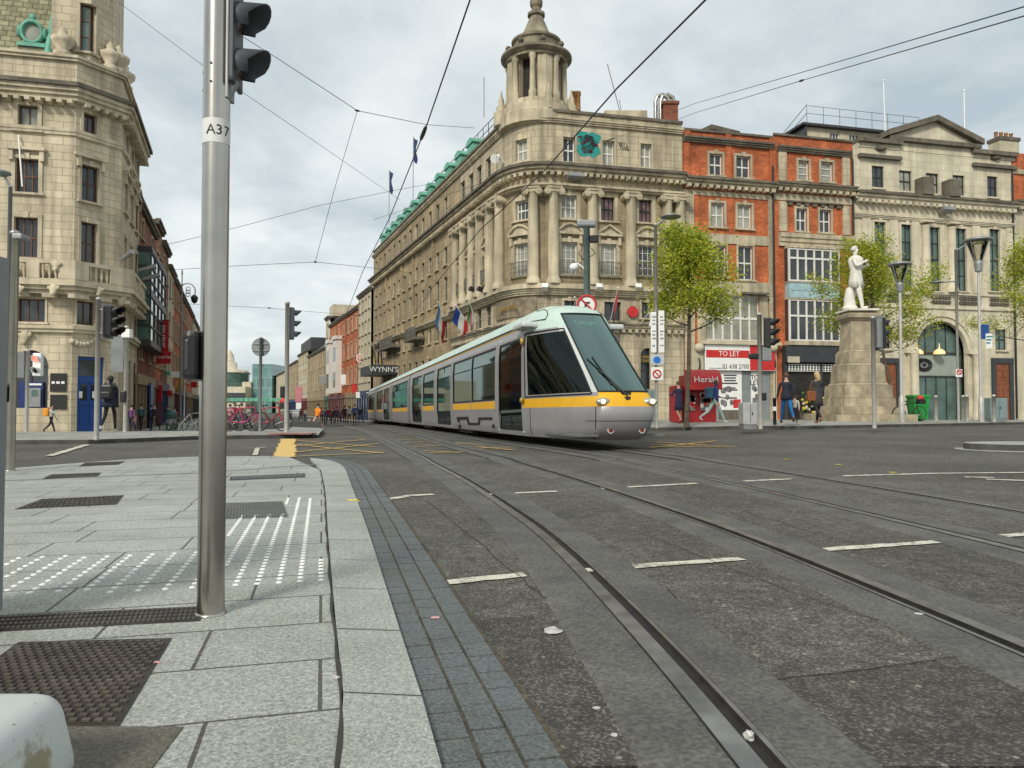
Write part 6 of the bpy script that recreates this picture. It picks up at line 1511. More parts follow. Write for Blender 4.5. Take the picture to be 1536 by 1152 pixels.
# ---- cab: outline lofted level by level
def make_cab(M4, cy, name_root, front=True):
    YN = [(.22, .55), (.34, .30), (.5, .16), (.75, .06), (.95, .10), (1.15, .20), (1.24, .28), (3.22, 2.82), (3.36, 3.05), (3.48, 3.4), (3.55, 3.8), (3.58, cy)]
    WF = [(.22, .46), (.4, .56), (.75, .60), (1.15, .58), (1.24, .56), (3.22, .52), (3.36, .46), (3.48, .36), (3.55, .2), (3.58, .02)]
    TT = [0, .25, .5, .75, .92, 1.0, 1.04, 1.09, 1.2, 1.4, 1.6, 1.8, 1.92, 2.0]
    def pt(t, z, d=0.0):
        s = 1 if t >= 0 else -1; t = abs(t); yn, wf, w = interp(YN, z), interp(WF, z), WT(z)
        if t <= 1: x = wf * t; y = yn + .10 * t * t + (.03 * max(0, t - .75) * 4)
        else:
            u = t - 1; A = Vector((wf, yn + .13)); E = Vector((w, cy)); Cc = Vector((wf + (w - wf) * .62, yn + .13 + (cy - yn) * .28))
            q = A * (1 - u) ** 2 + Cc * 2 * u * (1 - u) + E * u * u; x, y = q
        if d:
            n = Vector((0, -1)) if t < .9 else Vector((1, -.35)).normalized() if t > 1.1 else Vector((.5, -.8)).normalized()
            x += n.x * d; y += n.y * d
        return M4 @ Vector((s * x, y, z))
    ts = [-t for t in TT[:0:-1]] + TT
    zs = [.22, .3, .34, .42, .5, .62, .635, .75, .93, 1.03, 1.15, 1.24, 1.30, 1.6, 2.0, 2.4, 2.74, 2.86, 2.95, 3.06, 3.14, 3.22, 3.29, 3.36, 3.42, 3.48, 3.52, 3.55, 3.58]
    def region(t, z):
        a = abs(t)
        if a < .98 and 1.24 < z < 3.2: return 'wind'
        if 1.09 < a < 1.96 and 1.20 < z < 2.80: return 'side'
        return 'shell'
    shell, wind, side = MB(), MB(), MB(); 
    for i, (z0, z1) in enumerate(zip(zs, zs[1:])):
        for t0, t1 in zip(ts, ts[1:]):
            zm, tm = (z0 + z1) / 2, (t0 + t1) / 2; r = region(tm, zm)
            q = [pt(t0, z0), pt(t1, z0), pt(t1, z1), pt(t0, z1)]
            if r == 'wind': wind.face(q, 0, None, True)
            elif r == 'side': side.face(q, 0, None, True)
            else:
                a = abs(tm); m = 0
                if .93 < zm < 1.15: m = 1
                elif 1.15 < zm < 1.24 and a < 1: m = 1
                elif .62 < zm < .635 and a < 1.25: m = 3
                elif zm > 2.86: m = 2
                elif zm > 1.2 and .95 < a < 1.15: m = 4
                elif a > 1.96 or zm > 1.24: m = 0
                shell.face(q, m, None, True)
    sh_ = shell.build('cab_shell', [MAT['t_silver'], MAT['t_yellow'], MAT['t_roof'], MAT['t_black'], MAT['t_silver2']], tram, True)
    wd = wind.build('windscreen', MAT['t_wind'], tram, True); sd = side.build('cab_side_window', MAT['t_glass'], tram, True)
    # black gaskets round the glass, bumper shutline
    mb = MB(); zz = [1.24, 1.6, 2.0, 2.4, 2.74, 3.06, 3.22]
    for s in (-1, 1):
        mb.tube([pt(s * .985, z, .004) for z in zz], .022, 6); mb.tube([pt(s * 1.09, z, .004) for z in (1.2, 1.6, 2, 2.4, 2.8)], .02, 6)
        mb.tube([pt(s * t, 1.2, .004) for t in (1.09, 1.2, 1.4, 1.6, 1.8, 1.96)], .02, 6); mb.tube([pt(s * t, 2.8, .004) for t in (1.09, 1.2, 1.4, 1.6, 1.8, 1.96)], .02, 6); mb.tube([pt(s * 1.96, z, .004) for z in (1.2, 1.6, 2, 2.4, 2.8)], .02, 6)
        mb.tube([pt(s * 1.06, z, .003) for z in (.24, .34, .5, .62, .75, .93)], .009, 5); mb.tube([pt(s * 1.9, z, .003) for z in (.24, .4, .75, .93)], .009, 5)
    for z in (1.245, 3.21): mb.tube([pt(t, z, .004) for t in ts if abs(t) <= 1], .024, 6)
    mb.build('gasket', MAT['t_black'], sh_)
    MAT.setdefault('t_lamp', M('clear_lamp_lens', (.52, .50, .42), .15, .5, var=.1)); MAT.setdefault('t_lamp_on', emit('lit_headlamp', (1, .80, .45), 1.0)); MAT.setdefault('t_rear', M('red_lens', (.22, .03, .015), .25))
    for s in (-1, 1):
        mb = MB(); c = pt(s * .86, 1.03, -.02); L = M4.to_3x3()
        fr = Matrix.Translation(c) @ L.to_4x4()
        mb.ball((0, 0, 0), (.20, .11, .085), 0, 12, fr @ Matrix.Rotation(s * -.35, 4, 'Z')); hl = mb.build('headlight', MAT['t_lamp'], tram)
        mb = MB(); mb.ball((s * .05, -.10, 0), (.06, .04, .05), 0, 10, fr); mb.build('lamp', MAT['t_lamp_on'] if front else MAT['t_rear'], hl)
        mb = MB(); mb.tube([pt(s * .62, .44, -.01), pt(s * .62, .44, .012)], .075, 14); mb.tube([pt(s * .62, .44, .0), pt(s * .62, .44, .02)], .05, 12, 1); mb.build('marker_lamp', [MAT['t_silver2'], MAT['t_rear']], tram)
        # side camera pods on the pillar
        for z in (2.62, 1.12):
            mb = MB(); p = pt(s * 1.985, z, .05); mb.ball(p, (.06, .10, .11 if z > 2 else .08), 0, 8); mb.build('side_camera', MAT['gold'], tram)
        # rounded air-intake panel at the roof shoulder
        mb = MB(); P = [pt(s * 1.45, 3.10, .012), pt(s * 1.38, 3.22, .012), pt(s * 1.45, 3.34, .012), pt(s * 1.65, 3.42, .012), pt(s * 1.95, 3.40, .012)]
        mb.tube(P, .012, 5); mb.tube([pt(s * 1.45, 3.10, .012), pt(s * 1.95, 3.10, .012)], .02, 5); mb.build('roof_panel_seam', MAT['t_black'], sh_)
        mb = MB(); mb.bevbox(-.22, .22, -.5, .5, -.07, .07, .05, 0, Matrix.Translation(pt(s * 1.96, 3.0, .05)) @ L.to_4x4()); mb.build('mirror_pod', MAT['t_silver2'], tram)
    mb = MB(); V = [pt(-.22, 1.23, .012), pt(.22, 1.23, .012), pt(.1, 1.08, .012), pt(-.06, 1.06, .012)]; mb.face(V); mb.build('wiper_cowl', MAT['t_black'], tram)
    mb = MB(); mb.tube([pt(0, 1.14, .05), pt(-.15, 1.24, .06), pt(-.62, 1.75, .05)], .018, 6); mb.tube([pt(-.62, 1.75, .03), pt(-.85, 2.0, .03)], .014, 5); mb.tube([pt(-.40, 1.4, .03), pt(-.62, 2.05, .03)], .012, 5); mb.build('wiper', MAT['t_black'], tram)
    # cab interior: desk, seat, partition
    mb = MB(); L4 = M4
    mb.bevbox(-.55, .55, .75, 1.25, .55, 1.12, .08, 0, L4); mb.bevbox(-.25, .25, 2.0, 2.5, .55, .7, .05, 1, L4); mb.bevbox(-.25, .25, 2.42, 2.55, .7, 1.6, .05, 1, L4); mb.box(-1.0, .5, cy - .3, cy - .25, .35, 2.5, 2, L4); mb.box(-1.0, 1.0, .5, cy, .3, .35, 2, L4)
    mb.build('driver_desk', [MAT['t_black'], MAT['t_seat'], MAT['t_inside']], tram)
    mb = MB(); zd0, zd1 = 2.86, 3.08; mb.hexa([pt(t, z, -.06 if k else -.16) for z, k, order in ((zd0, 1, 0), (zd1, 1, 0)) for t in ()] or [M4 @ Vector(v) for v in ((-.46, 2.52, zd0), (.46, 2.52, zd0), (.46, 2.9, zd0), (-.46, 2.9, zd0), (-.46, 2.78, zd1), (.46, 2.78, zd1), (.46, 3.1, zd1), (-.46, 3.1, zd1))])
    ds = mb.build('destination_display', MAT['t_black'], tram)
    if front:
        a, b = M4 @ Vector((-.46, 2.50, zd0)), M4 @ Vector((.46, 2.50, zd0)); u = (M4 @ Vector((0, 2.76, zd1))) - (M4 @ Vector((0, 2.50, zd0)))
        text('Tallaght', .20, frame_at((a + b) / 2 + u * .5, b - a, u), emit('green_led_letters', (.20, .42, .26), .3), ds, ext=.002)
make_cab(TM, CAB, 'front')
MB_ = TM @ Matrix.Translation((0, END, 0)) @ Matrix.Rotation(PI, 4, 'Z')
make_cab(MB_, 4.0, 'rear', False)
# ================= street furniture =================
def upright(px, py_base, off=0.0): return gnd(px, py_base, off)
OFFL, OFFR = .15, .21
def ztop(px, py, Y): return at(px, py, Y).z
def pole(parent, p, h, r, mat='steel', name='pole', cap=True, base=True):
    mb = MB(); mb.lathe([(r, -.05), (r, h)] + ([(r * 1.06, h), (r * 1.06, h + r * .8), (r * .5, h + r * 1.2)] if cap else []), 20, 0, p)
    if base: mb.lathe([(r * 1.15, 0), (r * 1.15, .008), (r * 1.02, .012)], 20, 0, p)
    return mb.build(name, MAT[mat], parent)
def signal_head(parent, c, face, n=3, s=1.0, body='black', lit=None, back=True, name='signal_head', pitch=.30, bd=.10, vl=1.0):
    """vertical lantern column; face = unit vector the lenses look along"""
    f = Vector((face[0], face[1], 0)).normalized(); r = Vector((-f.y, f.x, 0))
    Mx = Matrix(((r.x, f.x, 0, c[0]), (r.y, f.y, 0, c[1]), (0, 0, 1, c[2]), (0, 0, 0, 1))) @ Matrix.Scale(s, 4)
    pitch /= s; mb = MB(); h = n * pitch
    mb.bevbox(-.14, .14, .10 - 2 * bd, .10, -h / 2, h / 2, .03, 0, Mx)
    hd = mb.build(name, MAT[body], parent)
    if back:
        mb = MB(); mb.bevbox(-.19, .19, .098 - 2 * bd - .012, .0985 - 2 * bd, -h / 2 - .06, h / 2 + .06, .005, 0, Mx); mb.build('backing_board', MAT['galv'], hd)
    for k in range(n):
        z = h / 2 - pitch * (k + .5); mb = MB()
        # lens and a hood cut away below
        rows = []
        for i in range(13):
            a = math.radians(-40 + 260 * i / 12); L = .27 if 0.12 < i / 12 < .88 else .12
            L = .13 + .15 * max(0, math.sin(a + .25)) ** .6 if math.sin(a + .25) > 0 else .12
            L *= vl
            rows.append([Mx @ Vector((.118 * math.cos(a), .10, z + .118 * math.sin(a))), Mx @ Vector((.122 * math.cos(a), .10 + L, z + .122 * math.sin(a) - .012)), Mx @ Vector((.112 * math.cos(a), .10 + L - .003, z + .112 * math.sin(a) - .012)), Mx @ Vector((.108 * math.cos(a), .102, z + .108 * math.sin(a)))])
        mb.grid(rows, 0); mb.build('visor', MAT[body], hd)
        mb = MB(); mb.lathe([(.105, 0), (.07, .018), (0, .025)], 16, 0, (0, 0, 0), M=Mx @ Matrix.Translation((0, .10, z)) @ Matrix.Rotation(-PI / 2, 4, 'X'))
        mb.build('lens', MAT[lit[k]] if lit and lit[k] else MAT['lens_off'], hd)
    return hd
MAT['printgrey'] = M('faded_print', (.30, .30, .32), .7); MAT['polesteel'] = M('satin_pole_steel', (.52, .51, .47), .42, .35, var=.12, scale=4)
MAT['lens_off'] = M('unlit_lens', (.05, .03, .03), .2); MAT['red_on'] = emit('red_signal_lit', (1, .08, .05), 2.5); MAT['amber_off'] = M('amber_lens', (.10, .06, .02), .2)
MAT['greyplastic'] = M('grey_visor_plastic', (.075, .085, .098), .5, var=.15)
# --- the thick near pole
p = gnd(316, 921, ZP); R0 = .0575
t = thing('signal_pole', 'thick brushed steel signal pole in the foreground with an A37 sticker', 'signal pole', p)
pole(t, p, 3.2, R0, cap=False)
hx = ray(336, 40)
c = Vector((p.x + .165, p.y + .02, 0)); zA_ = at(375, 92, p.y).z; zB_ = at(375, 22, p.y).z; pit = zB_ - zA_
hd = signal_head(t, (p.x + .022, p.y + .03, zB_), (1, .10), 3, .61, 'greyplastic', None, False, pitch=pit, bd=.018, vl=.8)
mb = MB(); mb.bevbox(p.x + .045, p.x + .062, p.y - .03, p.y + .05, at(340, 150, p.y).z, zB_ + 1, .006); mb.build('bracket', MAT['galv'], t)
mb = MB(); mb.tube([(p.x + .045, p.y, at(340, 150, p.y).z), (p.x + .068, p.y + .02, at(340, 120, p.y).z)], [.012, .028], 10); mb.build('cable_gland', MAT['galv'], t)
mb = MB()
for y in (103, 130):
    z = at(317, y, p.y).z; mb.tube([(p.x - .003, p.y - R0 - .002, z), (p.x - .003, p.y - R0 + .01, z)], .0055, 8); mb.tube([(p.x - R0 - .004, p.y, z - .02), (p.x - R0 + .01, p.y, z - .02)], .008, 8)
mb.build('bolt', MAT['inkblack'], t)
z0, z1 = at(318, 219, p.y).z, at(318, 183, p.y).z; mb = MB()
mb.grid([[(p.x + (R0 + .0012) * math.sin(a), p.y - (R0 + .0012) * math.cos(a), z) for a in frange(-2.0, 2.0, .2)] for z in (z0, z1)], 0, True)
st = mb.build('sticker', M('white_vinyl', (.72, .72, .69), .5, var=.12), t)
def wraptext(s, size, a0, z, mat, parent, step):
    for i, ch in enumerate(s):
        a = a0 + i * step; text(ch, size, frame_at((p.x + (R0 + .0016) * math.sin(a), p.y - (R0 + .0016) * math.cos(a), z), (math.cos(a), math.sin(a), 0)), mat, parent, ext=.0006)
wraptext('A37', .062, -.02, (z0 + z1) / 2, MAT['inkblack'], st, .60)
mb = MB(); cx, cz = at(287, 534, p.y - .02).x, at(287, 534, p.y).z; hh = at(287, 497, p.y).z - cz
mb.bevbox(cx - .022, p.x - R0 + .008, p.y - .075, p.y + .05, cz - hh, cz + hh, .026); pb = mb.build('push_button_box', MAT['black'], t)
mb = MB(); mb.bevbox(cx - .004, cx + .012, p.y - .079, p.y - .073, cz - hh * .6, cz + hh * .6, .003); mb.build('button_plate', M('dark_grey_plate', (.05, .05, .055), .3), pb)
# --- grey cabinet at the left edge
q = gnd(-30, 962, ZP); t = thing('signal_cabinet', 'grey steel cabinet edge at the left border with rusty foot', 'cabinet', q)
xr = at(6, 800, q.y + .22).x; mb = MB(); ztp = at(2, 372, q.y).z
mb.hexa([Vector(v) for v in ((xr - .5, q.y - .02, ZP + .06), (xr, q.y - .02, ZP + .06), (xr, q.y + .22, ZP + .06), (xr - .5, q.y + .22, ZP + .06), (xr - .5, q.y - .02, ztp + .12), (xr, q.y - .02, ztp), (xr, q.y + .22, ztp), (xr - .5, q.y + .22, ztp + .12))]); mb.build('housing', MAT['greypaint'], t)
mb = MB(); mb.box(xr - .48, xr + .004, q.y - .024, q.y + .2, ZP, ZP + .058); mb.build('plinth', M('rusty_plinth', (.14, .05, .03), .8, var=.4), t)
mb = MB(); mb.tube([(xr - .003, q.y - .025, ZP + .2), (xr - .003, q.y - .025, ztp - .1)], .004, 6); mb.build('door_seam', MAT['iron'], t)
# --- white painted block, bottom left
t0 = gnd(-40, 1230, ZP); bm = bmesh.new(); bmesh.ops.create_cube(bm, size=1)
cz_ = at(30, 1058, 1.72).z; xr = at(112, 1130, 1.80).x
X0, X1, Y0, Y1 = xr - .62, xr, 1.42, 1.86
for v in bm.verts:
    k = 1 if v.co.z < 0 else .88
    v.co = Vector(((X0 + X1) / 2 + v.co.x * (X1 - X0) * k, (Y0 + Y1) / 2 + v.co.y * (Y1 - Y0) * k, ZP + (v.co.z + .5) * (cz_ - ZP)))
bmesh.ops.bevel(bm, geom=bm.edges[:], offset=.055, segments=5, affect='EDGES', profile=.5)
mb = MB(); mb.bm(bm, 0, None, True)
mw, nt, b = nodes('chipped_white_paint'); co = coords(nt, 'Object'); n1 = noise(nt, co, 6, 6, .65); n2 = noise(nt, co, 40, 3)
cc_ = mixc(nt, ramp(nt, n1, .54, .62), (.50, .53, .515), (.27, .24, .165)); cc_ = mixc(nt, ramp(nt, n2, .68, .74), cc_, (.16, .15, .12)); nt.links.new(cc_, b.inputs['Base Color']); b.inputs['Roughness'].default_value = .45; bump(nt, b, n1, .25, .01)
MAT['chipped'] = mw
t = thing('barrier_block', 'chunky white painted barrier block with chipped paint in the bottom left corner', 'barrier', ((X0 + X1) / 2, (Y0 + Y1) / 2, ZP)); mb.build('block', mw, t, True)
# --- slim steel pole at the left with push button
def onY(px, Y, off=0.0):
    x = at(px, 620, Y).x; return Vector((x, Y, g(x, Y) + off))
def sig_pole(name, label, px, yb, yt, w_px, off, group=None, **k):
    p = gnd(px, yb, off) if 'Y' not in k else onY(px, k['Y'], off); h = at(px, yt, p.y).z - p.z; t = thing(name, label, 'signal pole', p, 0, group); pole(t, p, h, max(.04, w_px * p.y / F / 2), 'steel' if p.y < 12 else 'polesteel'); return t, p
t, p = sig_pole('signal_pole', 'slim steel pole with push button next to the grey cabinet at the left edge', 15, 706, 353, 13, ZP)
z = at(13, 592, p.y).z; mb = MB(); mb.bevbox(p.x - .10, p.x - .0, p.y - .14, p.y - .06, z - .12, z + .12, .035); pb = mb.build('push_button_box', MAT['black'], t)
mb = MB(); 
for dz in (.045, -.045): mb.ball((p.x - .05, p.y - .14, z + dz), (.028, .012, .028), 0, 10)
mb.build('button', MAT['galv'], pb)
mb = MB(); z = at(22, 350, p.y).z; mb.bevbox(p.x + .02, p.x + .16, p.y - .1, p.y + .1, z - .1, z - .02, .02); mb.build('detector', MAT['galv'], t)
# --- left far pavement signals
t, p = sig_pole('signal_pole', 'steel pole with black three-light signal in front of the blue bank door', 144.5, 657, 450, 7, OFFL)
pit_ = lambda px, y0, y1, Y: abs(at(px, y0, Y).z - at(px, y1, Y).z)
c = at(167, 482, p.y); signal_head(t, (p.x + .34, p.y + .0, c.z), (1, -.25), 3, 1.0, 'black', pitch=pit_(167, 466, 481, p.y)); mb = MB()
for dz in (-.3, .3): mb.tube([(p.x, p.y, c.z + dz), (p.x + .3, p.y, c.z + dz)], .03, 6)
mb.build('bracket', MAT['galv'], t)
t, p = sig_pole('signal_pole', 'thin steel pole with lit red pedestrian light by the bank arch', 40, 648, 527, 5, OFFL, Y=27.0)
c = at(51, 547, p.y); signal_head(t, (p.x + .42, p.y - .05, c.z), (.1, -1), 2, 1.05, 'signwhite', ['red_on', None], False, pitch=.42); c = at(31, 547, p.y); signal_head(t, (p.x - .38, p.y + .05, c.z), (-.5, 1), 2, 1.05, 'signwhite', None, True, pitch=.42)
t, p = sig_pole('signal_pole', 'steel pole carrying a white signal seen from behind, right of the bank door', 188, 645.5, 492, 6, OFFL, Y=25.5)
c = at(176, 530, p.y); signal_head(t, (p.x - .30, p.y + .0, c.z), (-.4, 1), 3, 1.0, 'signwhite', None, True, pitch=.40)
mb = MB(); z = at(188, 494, p.y).z; mb.bevbox(p.x - .13, p.x + .17, p.y - .12, p.y + .12, z - .3, z, .03); mb.build('detector', MAT['signwhite'], t)
z = at(188, 595, p.y).z; mb = MB(); mb.bevbox(p.x - .1, p.x + .1, p.y - .2, p.y - .1, z - .2, z + .2, .04); mb.build('push_button_box', MAT['black'], t)
p = gnd(276, 645, OFFL); t = thing('post', 'plain thin white post beside the parked bicycles near the thick pole', 'post', p); pole(t, p, at(276, 572, p.y).z - p.z, .045, 'signwhite')
t, p = sig_pole('signal_pole', 'tall steel signal pole on the pavement tip, signals turned to the right', 429.5, 648, 456, 6.5, OFFL)
c = at(434, 485, p.y); signal_head(t, (p.x + .11, p.y + .08, c.z), (1, .5), 3, .9, 'greyplastic', None, True, pitch=.36)
z = at(425, 588, p.y).z; mb = MB(); mb.bevbox(p.x - .2, p.x - .05, p.y - .1, p.y + .1, z - .2, z + .2, .04); mb.build('push_button_box', MAT['black'], t)
mb = MB(); c2 = gnd(440, 650, OFFL + .006); mb.box(c2.x - .75, c2.x + .6, c2.y - .2, c2.y + .5, c2.z - .03, c2.z + .006); tag(mb.build('tactile_panel', M('red_tactile_slab', (.33, .17, .14), .8, var=.2)), 'reddish tactile panel at the pavement tip', 'tactile paving', kind='structure')
p = gnd(390, 647, OFFL); t = thing('road_sign', 'round road sign seen from its grey back, on a pole by the bicycles', 'sign', p); pole(t, p, at(390, 508, p.y).z - p.z, .05, 'galv'); c = at(390, 520.5, p.y); rr = 14 * p.y / F
mb = MB(); mb.lathe([(rr, -.015), (rr, .015)], 28, 0, (0, 0, 0), M=Matrix.Translation(c + Vector((0, .09, 0))) @ Matrix.Rotation(PI / 2, 4, 'X')); mb.build('disc', MAT['greypaint'], t)
mb = MB()
for dz in (-.12, .12): mb.box(c.x - rr * .8, c.x + rr * .8, c.y + .04, c.y + .072, c.z + dz - .025, c.z + dz + .025)
mb.build('rail', MAT['galv'], t)
# --- right side lights and poles
def disc_lamp(label, px, yb, yt, lx, ly, off=OFFR, r=.055, group=None):
    p = gnd(px, yb, off); top = at(px, yt, p.y); t = thing('street_lamp', label, 'lamp post', p, 0, group); pole(t, p, top.z - p.z, r, 'polesteel')
    h = at(lx, ly, p.y); mb = MB(); mb.tube([(p.x, p.y, top.z - .05), (lerp(p.x, h.x, .55), p.y, lerp(top.z, h.z, .75)), (h.x, p.y, h.z + .02)], .035, 8); mb.build('arm', MAT['galv'], t)
    mb = MB(); mb.lathe([(.02, .10), (.22, .06), (.36, 0), (.34, -.03), (.2, -.05), (0, -.05)], 20, 0, h); mb.build('lamp_head', MAT['galv'], t); return t, p
t, p = disc_lamp('slender grey lamp post with a flat disc head, right of the CCTV mast', 985, 640, 338, 1006, 325)
def banner_sign(parent, px0, px1, y0, y1, Y, mat='signwhite', name='sign_plate', th=.03):
    a, b = at(px0, y0, Y), at(px1, y1, Y); mb = MB(); mb.bevbox(a.x, b.x, Y - th, Y + th, b.z, a.z, .01); return mb.build(name, MAT[mat], parent)
for i, (x0, x1) in enumerate(((976, 984.5), (987.5, 996.5))):
    s_ = banner_sign(t, x0, x1, 468 - 2 * i, 529, p.y - .12); mb = MB(); r_ = random.Random(i)
    for k in range(9):
        if k % 4 == 3: continue
        a = at(lerp(x0, x1, .3), 474 + k * 5.4, p.y - .155); b = at(lerp(x0, x1, .55 + .25 * r_.random()), 476.5 + k * 5.4 + r_.random(), p.y); mb.box(a.x, b.x, p.y - .157, p.y - .152, b.z, a.z)
    mb.build('print_lines', MAT['printgrey'], s_)
mb = MB(); s0 = at(985, 540, p.y - .1); mb.bevbox(s0.x - .22, s0.x + .26, p.y - .14, p.y - .1, at(985, 548, p.y).z, at(985, 532, p.y).z, .02); bs = mb.build('cycle_sign', M('pale_sign_grey', (.5, .53, .55), .5), t)
mb = MB(); mb.tube([(s0.x, p.y - .15, s0.z), (s0.x, p.y - .142, s0.z)], .12, 20); mb.build('blue_disc', M('sign_blue', (.02, .16, .55), .4), bs)
mb = MB(); z = at(985, 561, p.y).z; mb.bevbox(s0.x - .2, s0.x + .22, p.y - .14, p.y - .1, z - .22, z + .22, .02); ns = mb.build('no_entry_plate', MAT['signwhite'], t); mb = MB(); mb.tube([(s0.x + .13 * math.cos(a), p.y - .145, z + .13 * math.sin(a)) for a in frange(0, 2 * PI, .3)], .025, 6, caps=False); mb.tube([(s0.x - .09, p.y - .145, z + .09), (s0.x + .09, p.y - .145, z - .09)], .02, 5); mb.build('red_ring', MAT['red'], ns)
# cctv mast with banned turn sign, hidden foot behind the tram
Ym = 27.0; p = at(881, 640, Ym); p.z = g(p.x, Ym) + OFFR
t = thing('cctv_mast', 'pale green camera mast rising behind the tram nose', 'mast', p); MAT['mast'] = M('pale_green_mast', (.24, .33, .32), .5, .2); top = at(881, 340, Ym)
pole(t, p, top.z - p.z, .12, 'mast'); 
mb = MB(); c = at(879, 336, Ym); mb.bevbox(c.x - .34, c.x + .36, Ym - .2, Ym + .2, c.z - .12, c.z + .12, .06, 0, None); mb.tube([c, c + Vector((0, 0, -.35))], .08, 8); mb.build('camera', MAT['galv'], t)
mb = MB(); c = at(891, 359, Ym); mb.bevbox(c.x - .15, c.x + .15, Ym - .15, Ym + .1, c.z - .13, c.z + .13, .03); mb.build('floodlight', MAT['black'], t)
mb = MB(); c = at(861, 400, Ym); mb.tube([at(880, 408, Ym), at(872, 399, Ym), at(866, 395, Ym), c + Vector((0, 0, .1))], .03, 8); mb.ball(c + Vector((0, 0, -.02)), (.17, .17, .15), 0, 12); mb.build('dome_camera', MAT['signwhite'], t)
mb = MB(); mb.tube([at(873, 373, Ym - .1), at(868, 380, Ym - .15), at(875, 390, Ym - .1)], .018, 5); mb.tube([at(887, 372, Ym - .1), at(893, 380, Ym - .15), at(884, 386, Ym - .1)], .018, 5); mb.build('cable', MAT['black'], t)
mb = MB(); c = at(880, 457, Ym - .2); rr = 15 * Ym / F; mb.lathe([(rr, -.01), (rr, .01)], 28, 0, (0, 0, 0), M=Matrix.Translation(c) @ Matrix.Rotation(PI / 2, 4, 'X')); sg_ = mb.build('banned_turn_sign', MAT['signwhite'], t)
mb = MB(); mb.tube([(c.x + rr * .9 * math.cos(a), c.y - .03, c.z + rr * .9 * math.sin(a)) for a in frange(0, 2 * PI, .2)], rr * .11, 6, caps=False); mb.tube([(c.x - rr * .62, c.y - .03, c.z + rr * .62), (c.x + rr * .62, c.y - .03, c.z - rr * .62)], rr * .09, 6); mb.build('red_ring', MAT['red'], sg_)
mb = MB(); mb.tube([(c.x - .05, c.y - .02, c.z - rr * .6), (c.x - .05, c.y - .02, c.z + rr * .2), (c.x + rr * .3, c.y - .02, c.z + rr * .2)], .04, 6); mb.build('arrow', MAT['inkblack'], sg_)
# main right signal pole
t, p = sig_pole('signal_pole', 'steel signal pole in front of the To Let shop with black lights facing right', 1140.5, 641, 473, 6.5, OFFR)
c = at(1153, 499, p.y); signal_head(t, (p.x + .24, p.y, c.z), (1, -.35), 3, 1.0, 'black', None, True, pitch=pit_(1150, 485, 500, p.y))
c = at(1147, 531, p.y); mb = MB(); mb.bevbox(p.x + .06, p.x + .34, p.y - .1, p.y + .1, c.z - .22, c.z + .2, .03); mb.build('box_sign', MAT['galv'], t); mb = MB(); mb.bevbox(p.x - .32, p.x - .05, p.y - .1, p.y + .1, c.z - .16, c.z + .02, .05); mb.build('loudspeaker', MAT['black'], t)
z = at(1144, 595, p.y).z; mb = MB(); mb.bevbox(p.x + .05, p.x + .17, p.y - .12, p.y + .05, z - .12, z + .12, .04); mb.build('push_button_box', MAT['black'], t)
t, p = sig_pole('signal_pole', 'steel signal pole in front of the statue plinth with grey-backed lights', 1311.5, 640, 478, 6, OFFR)
c = at(1322, 500, p.y); signal_head(t, (p.x + .22, p.y, c.z), (1, .35), 3, 1.0, 'black', None, True, pitch=.32)
mb = MB(); mb.bevbox(p.x + .05, p.x + .2, p.y - .17, p.y + .12, at(1311, 522, p.y).z, at(1311, 480, p.y).z, .02); mb.build('backing_board', MAT['galv'], t)
def cone_lamp(label, px, yb, yt, w, r=.06):
    p = gnd(px, yb, OFFR); k = p.y / F; t = thing('street_lamp', label, 'lamp post', p, 0, 'cone-headed lamp posts'); zt = at(px, yt, p.y).z; zh = at(px, yt + w * .98, p.y).z; R_ = w * k / 2
    mb = MB(); mb.lathe([(r * 1.8, 0), (r * 1.7, .9), (r * 1.2, 1.0), (r, 1.1), (r * .9, (zh - p.z))], 14, 0, p); mb.build('pole', MAT['polesteel'], t)
    c = (p.x, p.y, zt); d = zh - zt
    mb = MB(); mb.lathe([(R_ * .25, d * 1.35), (R_ * .32, d * 1.05), (R_ * .32, d * .92), (R_ * .15, d * .9)], 16, 0, c)
    for q in range(4): a = q * PI / 2 + .4; mb.tube([(p.x + R_ * .3 * math.cos(a), p.y + R_ * .3 * math.sin(a), zt + d * .95), (p.x + R_ * .92 * math.cos(a), p.y + R_ * .92 * math.sin(a), zt + d * .12)], .02, 6)
    mb.build('cage', MAT['galv'], t); mb = MB(); mb.lathe([(.02, .05), (R_ * .7, .0), (R_ * 1.0, d * .05), (R_ * 1.02, d * .12), (R_ * .9, d * .14), (0, d * .12)], 20, 0, c); mb.build('canopy', MAT['galv'], t)
    mb = MB(); mb.lathe([(R_ * .24, d * .9), (R_ * .72, d * .2)], 16, 0, c); mb.build('glass', glassy('lamp_glass', (.85, .84, .78), .02), t); return t
cone_lamp('tall grey lamp post with glass cone head, standing before the brown door', 1472, 633, 357, 38)
cone_lamp('shorter grey lamp post with cone head between statue and arch', 1353, 634, 394, 33)
t, p = disc_lamp('thin grey lamp post with two small disc arms before the tall windows', 1438, 632, 375, 1467, 362)
h = at(1405, 424, p.y); mb = MB(); mb.tube([(p.x, p.y, at(1438, 422, p.y).z), (h.x, p.y, h.z)], .03, 6); mb.build('arm', MAT['galv'], t); mb = MB(); mb.lathe([(.02, .08), (.2, .04), (.3, 0), (0, -.05)], 16, 0, h); mb.build('lamp_head', MAT['galv'], t)
